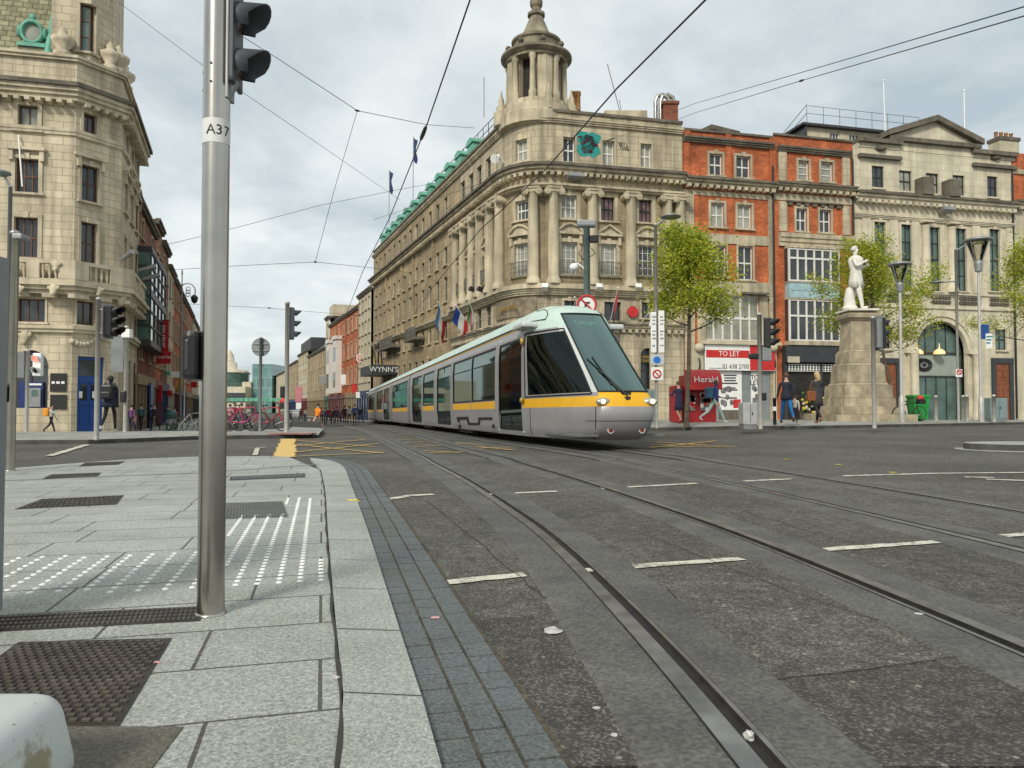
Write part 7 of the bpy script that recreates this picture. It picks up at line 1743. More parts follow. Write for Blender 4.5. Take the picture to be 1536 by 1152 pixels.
z = at(1437, 559, p.y).z; mb = MB(); mb.bevbox(p.x - .14, p.x + .14, p.y - .1, p.y - .07, z - .2, z + .15, .01); ns = mb.build('no_entry_plate', MAT['signwhite'], t); mb = MB(); mb.tube([(p.x + .1 * math.cos(a), p.y - .105, z + .02 + .1 * math.sin(a)) for a in frange(0, 2 * PI, .3)], .025, 6, caps=False); mb.tube([(p.x - .07, p.y - .105, z + .09), (p.x + .07, p.y - .105, z - .05)], .02, 5); mb.build('red_ring', MAT['red'], ns)
p = gnd(1477, 633, OFFR); c = at(1477, 498, p.y - .1); t = thing('taxi_sign', 'dark blue box sign with green and white lettering beside the tall lamp', 'sign', c); mb = MB(); mb.bevbox(c.x - .13, c.x + .15, c.y - .05, c.y + .03, at(1479, 509, p.y).z, at(1479, 487, p.y).z, .02); mb.build('box', MAT['blue_door'], t)
mb = MB(); e = at(1481, 508, c.y); mb.box(e.x - .1, e.x + .16, c.y - .06, c.y - .03, at(1479, 523, p.y).z, at(1479, 501, p.y).z); bb = mb.build('plate', MAT['signwhite'], t); mb = MB(); z = e.z; 
for k in range(3): mb.box(e.x - .08, e.x + .18 - .05 * k, c.y - .066, c.y - .0605, z + .05 - k * .13, z + .11 - k * .13)
mb.build('lettering', M('sign_teal', (.02, .25, .28), .5), bb)
# ornate lamp far left, plain lamps
Yo = Lpt(262).y; b0 = at(279, 640, Yo); t = thing('ornate_lamp', 'dark ornate scrolled iron lamp standard behind the thick pole on the left', 'lamp post', (b0.x, b0.y, g(b0.x, Yo))); zt_ = at(276, 412, Yo).z; mb = MB(); x = at(272, 500, Yo).x; mb.tube([(x, Yo, g(x, Yo)), (x, Yo, zt_)], [.16, .07], 8); mb.ball((x, Yo, zt_ + .2), (.1, .1, .4), 0, 8); mb.build('post', MAT['galv'], t)
c = at(281, 437, Yo); mb = MB(); R_ = 12 * Yo / F
mb.tube([(c.x + R_ * math.cos(a), Yo, c.z + R_ * math.sin(a)) for a in frange(PI, -.6, -.2 + 0) if True] if False else [(c.x + R_ * math.cos(PI - k * .25), Yo, c.z + R_ * math.sin(PI - k * .25)) for k in range(15)], .07, 6)
for k in range(3): mb.tube([(c.x + R_ * (.1 + .28 * math.cos(q * .5)), Yo, c.z + R_ * (-.1 + .35 * k - .3 + .25 * math.sin(q * .5))) for q in range(13)], .045, 5)
mb.build('scroll_bracket', MAT['galv'], t); mb = MB(); mb.lathe([(.1, .3), (.4, 0), (.3, -.5), (.05, -.7)], 10, 0, (c.x + R_ * .9, Yo, c.z - R_ * .75)); mb.build('lantern', MAT['iron'], t)
p = onY(9, 29.0, OFFL); t = thing('street_lamp', 'grey lamp post with hooded head at the left edge before the bank', 'lamp post', p); zt_ = at(9, 282, p.y).z; pole(t, p, zt_ - p.z, .07, 'greypaint'); h = at(2, 260, p.y); mb = MB(); mb.tube([(p.x, p.y, zt_), (h.x + .15, p.y, h.z - .15)], .05, 6); mb.build('arm', MAT['greypaint'], t); mb = MB(); mb.lathe([(.02, .16), (.3, .08), (.36, 0), (.2, -.1), (0, -.12)], 16, 0, h); mb.build('lamp_head', MAT['greypaint'], t)
# --- cabinets, bollards, bin, kiosk
def cabinet(label, x0, x1, yt, yb, off, mat, dpt=.5, Y=None):
    p = onY((x0 + x1) / 2, Y, off) if Y else gnd((x0 + x1) / 2, yb, off); a, b = at(x0, yb, p.y).x, at(x1, yb, p.y).x; z1 = at(x0, yt, p.y).z; t = thing('service_cabinet', label, 'cabinet', p); mb = MB(); mb.bevbox(a, b, p.y, p.y + dpt, p.z + .08, z1, .025); mb.build('housing', MAT[mat], t); mb = MB(); mb.box(a + .02, b - .02, p.y + .02, p.y + dpt - .02, p.z - .05, p.z + .08); mb.build('plinth', MAT['galv'], t)
    mb = MB(); x = (a + b) / 2; mb.box(x - .006, x + .006, p.y - .005, p.y + .01, p.z + .14, z1 - .06); mb.bevbox(x + .04, x + .07, p.y - .02, p.y, lerp(p.z, z1, .5), lerp(p.z, z1, .62), .005)
    mb.build('door_seam', MAT['iron'], t)
MAT['cab_pale'] = M('pale_grey_cabinet', (.42, .43, .42), .5, var=.12); MAT['cab_green'] = M('grey_green_cabinet', (.20, .27, .27), .5, var=.12)
cabinet('grey green cabinet right of the tram nose by the lamp post', 971, 986, 584, 634, OFFR, 'cab_green')
cabinet('pale grey low cabinet beside the signal pole by the shop', 1115, 1137, 604, 641, OFFR, 'cab_pale')
cabinet('pale green cabinet in front of the right brown door', 1486, 1512, 597, 627, OFFR, 'cab_green', Y=36.5)
for x, yb, yt, l in ((1404, 626, 590, 'steel bollard in front of the glazed arch'), (1445, 627, 589, 'steel bollard standing tight to the thin two-armed lamp post'), (1450.5, 625, 589.5, 'steel bollard half hidden between the thin lamp and the arch column'), (1491, 626, 588, 'steel bollard before the pale green cabinet'), (1162, 632, 608, 'dark bollard with white band by the dark shopfront')):
    p = onY(x, 35.0 + (x % 7) * .4 if yb < 630 else 26.5, OFFR); t = thing('bollard', l, 'bollard', p, 0, 'bollards on the right pavement'); pole(t, p, 1.15 if yb < 630 else .85, .085 if yb < 630 else .06, 'polesteel' if yb < 630 else 'iron', 'post')
    if yb >= 630: mb = MB(); mb.lathe([(.064, .45), (.064, .6)], 14, 0, p); mb.build('white_band', MAT['signwhite'], t)
p = onY(1377, 34.5, OFFR); t = thing('litter_bin', 'bright green wheeled bin beside the statue steps', 'bin', p); k = p.y / F; MAT['bin_green'] = M('bright_green_plastic', (.02, .30, .05), .45); mb = MB(); h = 1.08
mb.hexa([Vector((p.x + sx * .30, p.y + sy * .28, p.z + .08)) for sx, sy in ((-1, -1), (1, -1), (1, 1), (-1, 1))] + [Vector((p.x + sx * .36, p.y + sy * .34, p.z + h)) for sx, sy in ((-1, -1), (1, -1), (1, 1), (-1, 1))]); mb.build('body', MAT['bin_green'], t); mb = MB(); mb.bevbox(p.x - .40, p.x + .40, p.y - .38, p.y + .38, p.z + h + .002, p.z + h + .14, .05); mb.build('lid', MAT['bin_green'], t)
mb = MB()
for s in (-.25, .25): mb.tube([(p.x + s - .04, p.y + .25, p.z + .1), (p.x + s + .04, p.y + .3, p.z + .1)], .1, 12)
mb.build('wheels', MAT['black'], t)
# newspaper kiosk with red awning
Yk = 30.0; kb = at(1045, 634, Yk); zk0 = g(kb.x, Yk) + OFFR; t = thing('newspaper_kiosk', 'red newspaper kiosk with a rounded red awning under the street tree', 'kiosk', (kb.x, Yk, zk0)); K = lambda x, y, Y=Yk: at(x, y, Y)
x0, x1 = K(1029, 600).x, K(1075, 600).x; zt_ = K(1045, 566).z
MAT['kred'] = M('kiosk_red', (.38, .02, .025), .5, var=.12)
mb = MB(); mb.box(x0, x1, Yk + .1, Yk + 1.3, zk0, zt_ + .1); mb.build('body', MAT['kred'], t)
mb = MB(); mb.bevbox(K(1011, 600).x, K(1026, 600).x, Yk + .2, Yk + 1.0, zk0, K(1018, 578).z, .06); mb.build('side_stand', MAT['kred'], t)
mb = MB(); rows = []
for i in range(7):
    a = PI / 2 * i / 6; rows.append([(x, Yk + .1 - .85 * math.sin(a), zt_ - .30 + .62 * math.cos(a)) for x in (x0 - .05, x1 + .02)])
rows.append([(x, Yk + .1 - .85, zt_ - .52) for x in (x0 - .05, x1 + .02)]); mb.grid(rows, 0)
for x in (x0 - .05, x1 + .02): mb.face([(x, Yk + .1, zt_ - .5)] + [(x, r[0][1], r[0][2]) for r in rows])
aw = mb.build('awning', MAT['red'], t); text('Herald', .36, frame_at(((x0 + x1) / 2, Yk + .1 - .86, zt_ - .12), (1, 0, 0), (0, .4, 1)), MAT['inkwhite'], aw, ext=.004)
mp_ = M('magazine_rack_print', (.30, .26, .24), .6, var=.5, scale=7)
for xa, xb in ((1030, 1043), (1051, 1066)):
    mb = MB(); mb.box(K(xa, 600).x, K(xb, 600).x, Yk + .04, Yk + .098, K(xa, 616).z, K(xa, 588).z); r = mb.build('magazine_rack', mp_, t); mb = MB(); r_ = random.Random(xa)
    for k in range(14): a = K(lerp(xa + 1, xb - 1, r_.random()), lerp(590, 614, r_.random()), Yk); mb.box(a.x - .06, a.x + .06, Yk + .02, Yk + .038, a.z - .08, a.z + .08, k % 3)
    mb.build('magazine', [MAT['signwhite'], MAT['red'], MAT['inkblack']], r)
# --- flags
def flag(label, path, x0, y0, x1, y1, cols, w, h, droop, name='flag'):
    s_, z = path.hit(x0, y0); a = path.map(s_, .05, z); b = at(x1, y1, path.map(s_, 2.0, 0).y); t = thing(name, label, 'flag', a); mb = MB(); mb.tube([a, b], .03, 6); mb.ball(b, .06, 0, 6); mb.build('staff', MAT['signwhite'], t)
    d = (b - a).normalized(); n = len(cols); dn = Vector((0, 0, -1)); L = (b - a).length
    rows = []; nu, nv = n * 4, 8; side = d.cross(dn).normalized()
    for j in range(nv + 1):
        v = j / nv; r = []
        for i in range(nu + 1):
            u = i / nu; p = b - d * (h * u * .75 + .05); p = p + (dn * .92 + d * droop) * (w * v) + side * (.10 * math.sin(u * 6 + v * 5) * v) + dn * (.25 * u * v); r.append(p)
        rows.append(r)
    mb = MB(); mb.grid(rows, 0, True); 
    for f in range(len(mb.f)): mb.m[f] = (f % nu) // 4
    if len(cols) == 1: mb.m = [0] * len(mb.f)
    mb.build('cloth', [MAT[c] for c in cols], t)
for nme, c in (('f_blue', (.015, .05, .28)), ('f_navy', (.02, .04, .13)), ('f_white', (.72, .72, .70)), ('f_red', (.55, .04, .05)), ('f_sky', (.10, .25, .5)), ('f_green', (.03, .28, .08)), ('f_pink', (.5, .2, .22))): MAT[nme] = M(nme + '_cloth', c, .8, var=.12)
flag('red white and blue flag hanging over the tram roof, leftmost of three', HP, 668, 480, 657, 453, ['f_sky', 'f_white', 'f_red'], 2.3, 2.4, .25)
flag('blue white and red flag slanting above the tram, middle of three', HP, 702, 482, 683, 458, ['f_blue', 'f_white', 'f_red'], 1.5, 2.4, .25)
flag('pinkish white and green flag above the tram, rightmost of three', HP, 716, 482, 703, 452, ['f_green', 'f_pink', 'f_white'], 1.6, 1.3, .1)
flag('dark red and black flag on the corner bar, left of the red alarm bell', HP, 915, 482, 927, 432, ['f_red', 'inkblack'], 1.3, 1.9, -.6)
flag('red and white flag on the corner bar, right of the red alarm bell', HP, 958, 490, 986, 450, ['f_red', 'f_white'], .9, 1.5, .2)
flag('navy and white dotted flag on the bar just left of the banned turn sign', HP, 866, 470, 862, 446, ['f_navy', 'f_white', 'f_navy'], 1.0, .8, -.2)
flag('blue flag with yellow edge over the hotel canopy, higher one', HP, 575, 530, 566, 508, ['f_blue', 'yel', 'f_blue'], 2.6, 2.0, -.1)
flag('smaller blue and yellow flag over the hotel canopy, lower one', HP, 567, 535, 558, 514, ['f_navy', 'yel', 'f_navy'], 2.4, 1.3, -.1)
for x, y, l in ((620, 205, 'thin dark flag on a roof pole above the hotel mansard, nearer the cupola'), (584, 255, 'thin dark flag on a roof pole above the far end of the mansard')):
    s_ = HP.hit(x, 400)[0]; p = HP.map(s_, -2.0, zr1 - .5); Y = p.y; t = thing('roof_flag', l, 'flag', p); b = at(x, y, Y); mb = MB(); mb.tube([Vector((b.x, Y, p.z)), b], .04, 6); mb.build('pole', MAT['galv'], t)
    mb = MB(); L = 40 * Y / F * (.9 if x > 600 else .8); rows = [[Vector((b.x + .05, Y, b.z - .1 - L * k / 6)), Vector((b.x + .22 + .09 * math.sin(k * 1.7), Y + .1 * math.cos(k), b.z - .25 - L * k / 6)), Vector((b.x + .36 + .1 * math.cos(k * 1.3), Y - .08, b.z - .4 - L * k / 6))] for k in range(7)]; mb.grid(rows); mb.build('cloth', MAT['f_navy'], t)
# hotel canopy with WYNN'S letters, target sign
s0, s1 = sorted((HP.hit(575, 560)[0], HP.hit(596, 560)[0])); mp = HP.map; z0, z1 = HP.hit(573, 566)[1], HP.hit(573, 553)[1]
t = thing('hotel_canopy', 'dark canopy with white capital lettering projecting over the hotel entrance', 'canopy', mp(s0, 0, z0)); mb = MB(); xr, xl = at(592, 560, 80).x, at(551, 560, 80).x; c = mp(s0, 1.8, 0); Yc = c.y - .5
mbox(mb, mp, [], s0, s1, -.02, 2.6, z0, z1); mb.build('frame', MAT['greydark'], t)
mb = MB(); mbox(mb, mp, [], s1 - .02, s1 + .1, -.02, 2.75, z0, z1); fc = mb.build('end_board', MAT['greydark'], t); text("WYNN'S", .78, frame_at(mp(s1 + .13, 1.45, (z0 + z1) / 2), mp(s1, -1, 0) - mp(s1, 0, 0)), MAT['inkwhite'], fc)
Yt = Apt(541).y; c = at(540.5, 537, Yt); rr = 6.2 * Yt / F; t = thing('target_sign', 'round white and red target shaped sign on the pale house', 'sign', c)
for k, (q, m) in enumerate(((1, 'signwhite'), (.72, 'red'), (.42, 'signwhite'), (.2, 'red'))): mb = MB(); mb.tube([c + Vector((0, -.03 * k, 0)), c + Vector((0, -.03 * k - .05, 0))], rr * q, 20); mb.build('disc', MAT[m], t)
for x0, x1, y0, y1, m, l, px in ((511, 521, 562, 577, 'signwhite', 'white projecting pub sign by the white bays', 515), (528, 535, 575, 590, 'red', 'red hanging sign beneath the target sign', 530), (443, 453, 580, 603, 'f_pink', 'pink and white poster panel down the street', 452), (444, 452, 604, 614, 'signwhite', 'white notice panel below the pink poster', 452), (534, 541, 588, 597, 'signwhite', 'small white sign left of the tram tail', 538), (480, 488, 563, 576, 'galv', 'grey hanging lantern sign near the thin pale house', 486)):
    Y = Apt(px).y - 2; a, b = at(x0, y0, Y), at(x1, y1, Y); mb = MB(); mb.bevbox(a.x, b.x, Y - .06, Y + .06, b.z, a.z, .03); mb.tube([Vector((b.x, Y, a.z)), Vector((b.x + 1.4, Y + .5, a.z))], .04, 5); tag(mb.build('hanging_sign', MAT[m]), l, 'sign')
# --- overhead wires
def wire(pts, r, label, sag=.0, ins=(), group='overhead wires'):
    P = [at(*q) for q in pts]; out = []
    for a, b in zip(P, P[1:]):
        for k in range(8): q = a.lerp(b, k / 8); q.z -= sag * math.sin(PI * k / 8); out.append(q)
    out.append(P[-1]); mb = MB(); mb.tube(out, r, 6); t = thing('overhead_wire', label, 'wire', P[0], 0, group); mb.build('cable', MAT['wire'], t)
    for q, L in ins:
        c = at(*q); i = min(range(len(out) - 1), key=lambda i: (out[i] - c).length); d = (out[i + 1] - out[i]).normalized(); mb = MB(); mb.tube([c - d * L, c - d * L * .6, c, c + d * L * .6, c + d * L], [r, r * 3, r * 3.5, r * 3, r], 8); mb.build('insulator', MAT['black'], t)
MAT['wire'] = M('dark_wire', (.03, .03, .032), .5)
zc_ = lambda px, z, lo=3, hi=200: None
def yat(py, z): r = ray(768, py); return (z - EYE) / r.z * r.y
wz = 5.75
wire([(735, -90, yat(-90, wz)), (705, 0, yat(0, wz)), (640, 188, yat(188, wz - .1)), (583, 330, yat(330, wz - .2)), (545, 405, yat(405, wz - .4)), (520, 470, yat(470, wz - .6)), (500, 525, 110)], .011, 'contact wire running over the nearer empty track into the side street', ins=(((635, 200, yat(200, wz - .1)), .35),))
wire([(1140, -90, yat(-90, wz)), (1058, 0, yat(0, wz)), (925, 133, yat(133, wz)), (815, 258, yat(258, wz - .1)), (720, 345, yat(345, wz - .2)), (650, 430, yat(430, wz - .4)), (600, 500, 75)], .013, 'contact wire passing in front of the corner columns above the tram')
wire([(160, -10, 30), (300, 95, 28), (440, 190, 30), (600, 300, 52)], .010, 'thin span wire from the bank roof down to the hotel')
wire([(340, 40, 34), (420, 90, 34), (536, 166, 36), (640, 187, 42), (712, 192, 50)], .016, 'stout span wire meeting a junction at the sky centre', ins=(((536, 166, 36), .2),))
wire([(536, 166, 36), (500, 290, 36), (473, 393, 38)], .012, 'hanging wire dropping from the sky junction'); wire([(230, 372, 45), (360, 340, 42), (480, 308, 44), (600, 284, 50), (690, 268, 54)], .012, 'long faint span wire rising from the left row to the hotel')
wire([(255, 405, 55), (370, 398, 50), (473, 393, 48), (560, 402, 60), (620, 410, 72)], .016, 'span wire crossing the street level with the far cornice', ins=(((473, 393, 48), .3),)); wire([(265, 455, 70), (400, 462, 70), (545, 474, 88)], .018, 'lowest span wire crossing above the round sign', ins=(((404, 462, 70), .3),))
wire([(1600, -8, 12), (1536, 10, 13), (1280, 86, 22), (1040, 156, 44), (1010, 168, 50)], .013, 'upper of two wires from the top right corner to the red chimney'); wire([(1600, 5, 12), (1536, 24, 13), (1202, 121, 26), (1040, 170, 44), (1015, 180, 50)], .013, 'lower of two wires from the top right corner, with a dark clamp', ins=(((1202, 121, 26), .25),))
wire([(1000, 182, 48), (916, 209, 40), (760, 262, 38), (560, 330, 42)], .010, 'thin wire running along the attic of the corner building', ins=(((916, 209, 40), .3),)); wire([(745, 228, 46), (745, 310, 40), (640, 395, 45)], .010, 'thin stay wire leaving the curved cornice')
# ================= statue on pedestal =================
MAT['granite_ped'] = M('weathered_pedestal_granite', (.46, .385, .265), .85, var=.3, scale=1.8, streak=.5, grain=.3, bmp=.15, dirt=(.18, .16, .12)); MAT['marble'] = M('weathered_white_marble', (.76, .735, .66), .7, var=.12, scale=2.5, streak=.2, dirt=(.35, .32, .26))
sp = gnd(1290, 632, OFFR); YS = sp.y + 1.9
SX = lambda px, y=560: at(px, y, YS).x
SZ = lambda y: at(1285, y, YS).z
cxs = SX(1286); gz = g(cxs, YS) + OFFR
ped = thing('pedestal', 'stepped weathered granite pedestal carrying the white statue', 'pedestal', (cxs, YS, gz))
def halfw(px):
    lo, hi = .05, 6.0
    for _ in range(40):
        h = (lo + hi) / 2; w = F * ((cxs + h) / (YS - h) - (cxs - h) / (YS + h))
        if w > px: hi = h
        else: lo = h
    return lo
def blk(x0, x1, yt, yb, name='block', z0=None):
    c = cxs; h = halfw(x1 - x0); mb = MB(); mb.bevbox(c - h, c + h, YS - h, YS + h, SZ(yb) if z0 is None else z0, SZ(yt) - .003, .025); return mb.build(name, MAT['granite_ped'], ped)
blk(1215, 1386, 621, 640, 'step', gz - .2); blk(1230, 1364, 609.5, 621, 'step')
def taper(levels, name):
    mb = MB(); prev = None
    for (x0, x1, y) in levels:
        c = cxs; h = halfw(x1 - x0); z = SZ(y); ring = [Vector((c - h, YS - h, z)), Vector((c + h, YS - h, z)), Vector((c + h, YS + h, z)), Vector((c - h, YS + h, z))]
        if prev: mb.hexa(prev + ring)
        prev = [r - Vector((0, 0, .002)) for r in ring]
    return mb.build(name, MAT['granite_ped'], ped)
tier = lambda x0, x1, yt, yb, bat, nm='tier': taper([(x0, x1, yb), (x0 + bat, x1 - bat, yt)], nm)
for a in ((1233, 1345, 597.5, 609.3, 1), (1237, 1341, 578.5, 597.0, 1.5), (1242, 1335, 574.5, 578.0, 4), (1246, 1330, 549, 574.0, 2), (1249, 1326, 545.5, 548.6, 3), (1253, 1321, 529, 545.0, 1), (1255, 1318, 525.8, 528.6, 3)): tier(*a)
blk(1240, 1336, 526, 609, 'core') if False else None
taper([(1259, 1314, 525.4), (1262, 1311, 483.5)], 'shaft'); taper([(1261, 1312, 483), (1256, 1317, 479)], 'cap'); taper([(1254, 1319, 478.6), (1253, 1320, 474)], 'cap'); taper([(1255, 1318, 473.6), (1261, 1312, 468.4)], 'cap')
mb = MB()
for (x0, x1, yt, yb) in ((1235, 1343, 470, 609),):
    a, b = SX(1262), SX(1311); c = (a + b) / 2; h = halfw(48) - .06; c = cxs; mb.box(c - h, c + h, YS - h, YS + h, gz, SZ(470))
mb.build('core', MAT['stone_dark'], ped)
# ================= people =================
SKIN = M('skin', (.50, .31, .23), .6, var=.08); HAIRS = {'dark': M('dark_hair', (.025, .018, .014), .6), 'blond': M('blond_hair', (.50, .38, .18), .6), 'brown': M('brown_hair', (.10, .055, .03), .6)}
CLO = {}
def cloth(c, n='cloth'):
    if c not in CLO: CLO[c] = M(n + '_fabric', c, .85, var=.15, scale=5, bmp=.15)
    return CLO[c]
def person(label, px=None, py=None, off=0.0, face=0.0, h=1.75, pos=None, swing=.45, phase=1, knee=.5, arms=(.4, -.4), elbow=(.3, .3), splay=(.12, .12), lean=0.0, top=(.05, .06, .1), legs=(.03, .03, .04), shoes=(.03, .025, .02), hair='dark', headmat=None, hands=None, coat=None, mats=None, name='person', head_turn=0.0, short=False, group=None, bag=None, sleeve=True, legspread=.09, sit=False, cross=.25, thick=1.0, Y=None):
    """continuous skinned body; face = heading (0 looks away down the street, pi looks at the viewer)"""
    if pos is None: pos = onY(px, Y, off) if Y else gnd(px, py, off)
    S = h / 1.75
    t = thing(name, label, 'person', pos, face, group); MW = mworld(t)
    V, E, Rr, T = [], [], [], []
    def add(p, r, tag_, par=None):
        V.append(Vector(p)); Rr.append(r if isinstance(r, tuple) else (r, r)); T.append(tag_)
        if par is not None: E.append((par, len(V) - 1))
        return len(V) - 1
    def fw(z): return math.sin(lean) * (z - .95)
    pel = add((0, 0, .97), (.135, .105), 'leg'); wa = add((0, fw(1.12), 1.12), (.125 * thick ** .6, .095 * thick ** .6), 'torso', pel); chs = add((0, fw(1.33), 1.33), (.15 * thick ** .6, .105 * thick ** .6), 'torso', wa); ne = add((0, fw(1.47), 1.47), .06, 'torso', chs); nk = add((0, fw(1.53) + .01, 1.535), .052, 'head', ne)
    hp = Vector((0, fw(1.62) + .02, 1.62)); hd = add(hp, (.068, .08), 'head', nk); ht = add(hp + Vector((0, 0, .085)), (.07, .085), 'head', hd)
    ct, st_ = math.cos(head_turn), math.sin(head_turn)
    fv = Vector((-st_, ct, 0)); no = add(hp + fv * .085 + Vector((0, 0, .005)), .014, 'head', hd)
    lowest = 9; ank = []
    for sx in (-1, 1):
        a = swing * (phase if sx > 0 else -phase); kb = knee * (1.0 if a < 0 else .15)
        if sit: a, kb = 1.45, 1.5
        hip = Vector((sx * legspread, 0, .93)); kn = hip + .43 * Vector((sx * .03, math.sin(a), -math.cos(a))); an = kn + .42 * Vector((0, math.sin(a - kb), -math.cos(a - kb)))
        i = add(hip, .088 * thick, 'leg', pel); j = add(kn, .06 * thick, 'leg', i); k = add(an, .042 * thick, 'leg' if not short else 'skinleg', j)
        if short: T[j] = 'skinleg'
        fdir = Vector((0, math.cos(a - kb + (0 if a >= 0 else .1)), math.sin(a - kb) * (.6 if a < 0 else .4)))
        f0 = add(an + Vector((0, -.02, -.06)), .042, 'shoe', k); add(an + fdir * .15 + Vector((0, 0, -.065)), .034, 'shoe', f0); lowest = min(lowest, an.z - .10, (an + fdir * .15).z - .10)
    for q, sx in enumerate((-1, 1)):
        a, e, sp_ = arms[q], elbow[q], splay[q]; sh = Vector((sx * .185, fw(1.42), 1.42)); el = sh + .29 * Vector((sx * math.sin(sp_), math.sin(a) * math.cos(sp_), -math.cos(a) * math.cos(sp_)))
        inward = -sx * cross * min(1, e)
        wr = el + .25 * Vector((inward + sx * math.sin(sp_) * .5, math.sin(a + e), -math.cos(a + e))).normalized(); d = (wr - el).normalized()
        i = add(sh, .062, 'torso', chs); j = add(el, .045, 'arm', i); k = add(wr, .030, 'arm', j); pm = add(wr + d * .06, (.034, .022), 'hand', k)
        side = d.cross(Vector((sx, 0, 0))).normalized(); 
        if side.length < .1: side = Vector((0, 1, 0))
        for f in range(4):
            o = side * (f - 1.5) * .019; L = (.07, .08, .075, .055)[f]; a1 = add(wr + d * .085 + o, .0095, 'hand', pm); a2 = add(wr + d * (.085 + L * .5) + o + Vector((-sx * .008, 0, 0)), .0085, 'hand', a1); add(wr + d * (.08 + L * .9) + o + Vector((-sx * .025, 0, 0)), .007, 'hand', a2)
        th = add(wr + d * .04 + side * .04, .011, 'hand', pm); add(wr + d * .075 + side * .055, .009, 'hand', th)
    V = [Vector((v.x, v.y, v.z - lowest)) * S for v in V]
    me = bpy.data.meshes.new('body'); me.from_pydata([tuple(v) for v in V], E, []); o = bpy.data.objects.new('body', me); COL.objects.link(o)
    md = o.modifiers.new('skin', 'SKIN'); md.use_smooth_shade = True; sv = me.skin_vertices[0].data
    for i, r in enumerate(Rr): sv[i].radius = (r[0] * S, r[1] * S); sv[i].use_root = (i == 0)
    ss = o.modifiers.new('sub', 'SUBSURF'); ss.levels = 1; ss.render_levels = 1
    m2 = bpy.data.meshes.new_from_object(o.evaluated_get(bpy.context.evaluated_depsgraph_get())); m2.name = 'body'
    bpy.data.objects.remove(o); bpy.data.meshes.remove(me)
    tm = mats or dict(leg=cloth(legs, 'trouser'), torso=cloth(top, 'top'), arm=cloth(top, 'top') if sleeve else SKIN, head=headmat or SKIN, hand=SKIN, shoe=cloth(shoes, 'shoe'), skinleg=SKIN)
    ml = []; idx = {}
    for k in ('leg', 'torso', 'arm', 'head', 'hand', 'shoe', 'skinleg'):
        m = tm.get(k, tm.get('torso'))
        if m not in ml: ml.append(m)
        idx[k] = ml.index(m)
    m2.materials.clear()
    for m in ml: m2.materials.append(m)
    segs = [(V[a], V[b], T[b]) for a, b in E]
    for pl in m2.polygons:
        c = pl.center; best = None
        for a, b, k in segs:
            ab = b - a; u = max(0, min(1, (c - a).dot(ab) / max(ab.length_squared, 1e-9))); dd = (c - a - ab * u).length_squared
            if best is None or dd < best[0]: best = (dd, k)
        pl.material_index = idx[best[1]]
    bo = bpy.data.objects.new('body', m2); COL.objects.link(bo); bo.parent = t
    L = lambda v: MW @ (Vector((v[0], v[1], v[2] - lowest)) * S)
    hm = mats['hair'] if mats else HAIRS[hair]
    mb = MB(); rows = []
    R4 = Matrix.Translation(hp + Vector((0, -.012, .055))) @ Matrix.Rotation(head_turn, 4, 'Z')
    for i in range(7):
        ph = .15 + 1.75 * i / 6; rows.append([L(R4 @ Vector((.098 * math.sin(ph) * math.cos(q * PI / 7), .112 * math.sin(ph) * math.sin(q * PI / 7) * (1 if math.sin(q * PI / 7) < 0 else .55 if i > 3 else .95), .098 * math.cos(ph) * 1.05))) for q in range(14)])
    mb.grid(rows, 0, True, True); mb.face([q for q in rows[0]], 0)
    if hair == 'blond' and not mats:
        mb.tube([L(hp + Vector((0, -.08, .03))), L(hp + Vector((0, -.10, -.06))), L(hp + Vector((.02, -.10, -.16)))], [.08 * S, .09 * S, .05 * S], 10)
    mb.build('hair', hm, t)
    if not mats:
        mb = MB()
        for sx in (-1, 1):
            r4 = Matrix.Translation(hp) @ Matrix.Rotation(head_turn, 4, 'Z'); mb.ball(L(r4 @ Vector((sx * .03, .074, .03))), .010 * S, 0, 5)
            mb.ball(L(r4 @ Vector((sx * .078, -.005, .01))), (.014 * S, .02 * S, .028 * S), 1, 6)
        mb.build('face_features', [MAT['inkblack'], SKIN], t)
    if coat:
        (zt, zb, wt, wb, cm) = coat; mb = MB(); mb.lathe([(wt * S, 0), (wt * 1.03 * S, -.1 * S), (lerp(wt, wb, .35) * S, (zb - zt) * .4 * S), (lerp(wt, wb, .7) * S, (zb - zt) * .7 * S), (wb * S, (zb - zt) * S), (wb * .90 * S, (zb - zt) * S)], 28, 0, (0, 0, 0), sy=.78)
        for v in mb.v:
            a = math.atan2(v.y, v.x); d_ = max(0, -v.z / max(.01, (zt - zb) * S)); q = 1 + d_ * (.05 * math.sin(6 * a + 1) + .035 * math.sin(11 * a)); v.x *= q; v.y *= q
        mb2 = mb; Mq = (Matrix.Translation(L((0, fw(zt) * .6, zt))) @ Matrix.Rotation(face, 4, 'Z')); mb.v = [Mq @ v for v in mb.v]; mb.build('coat_skirt', cm, t)
    return t, L, S
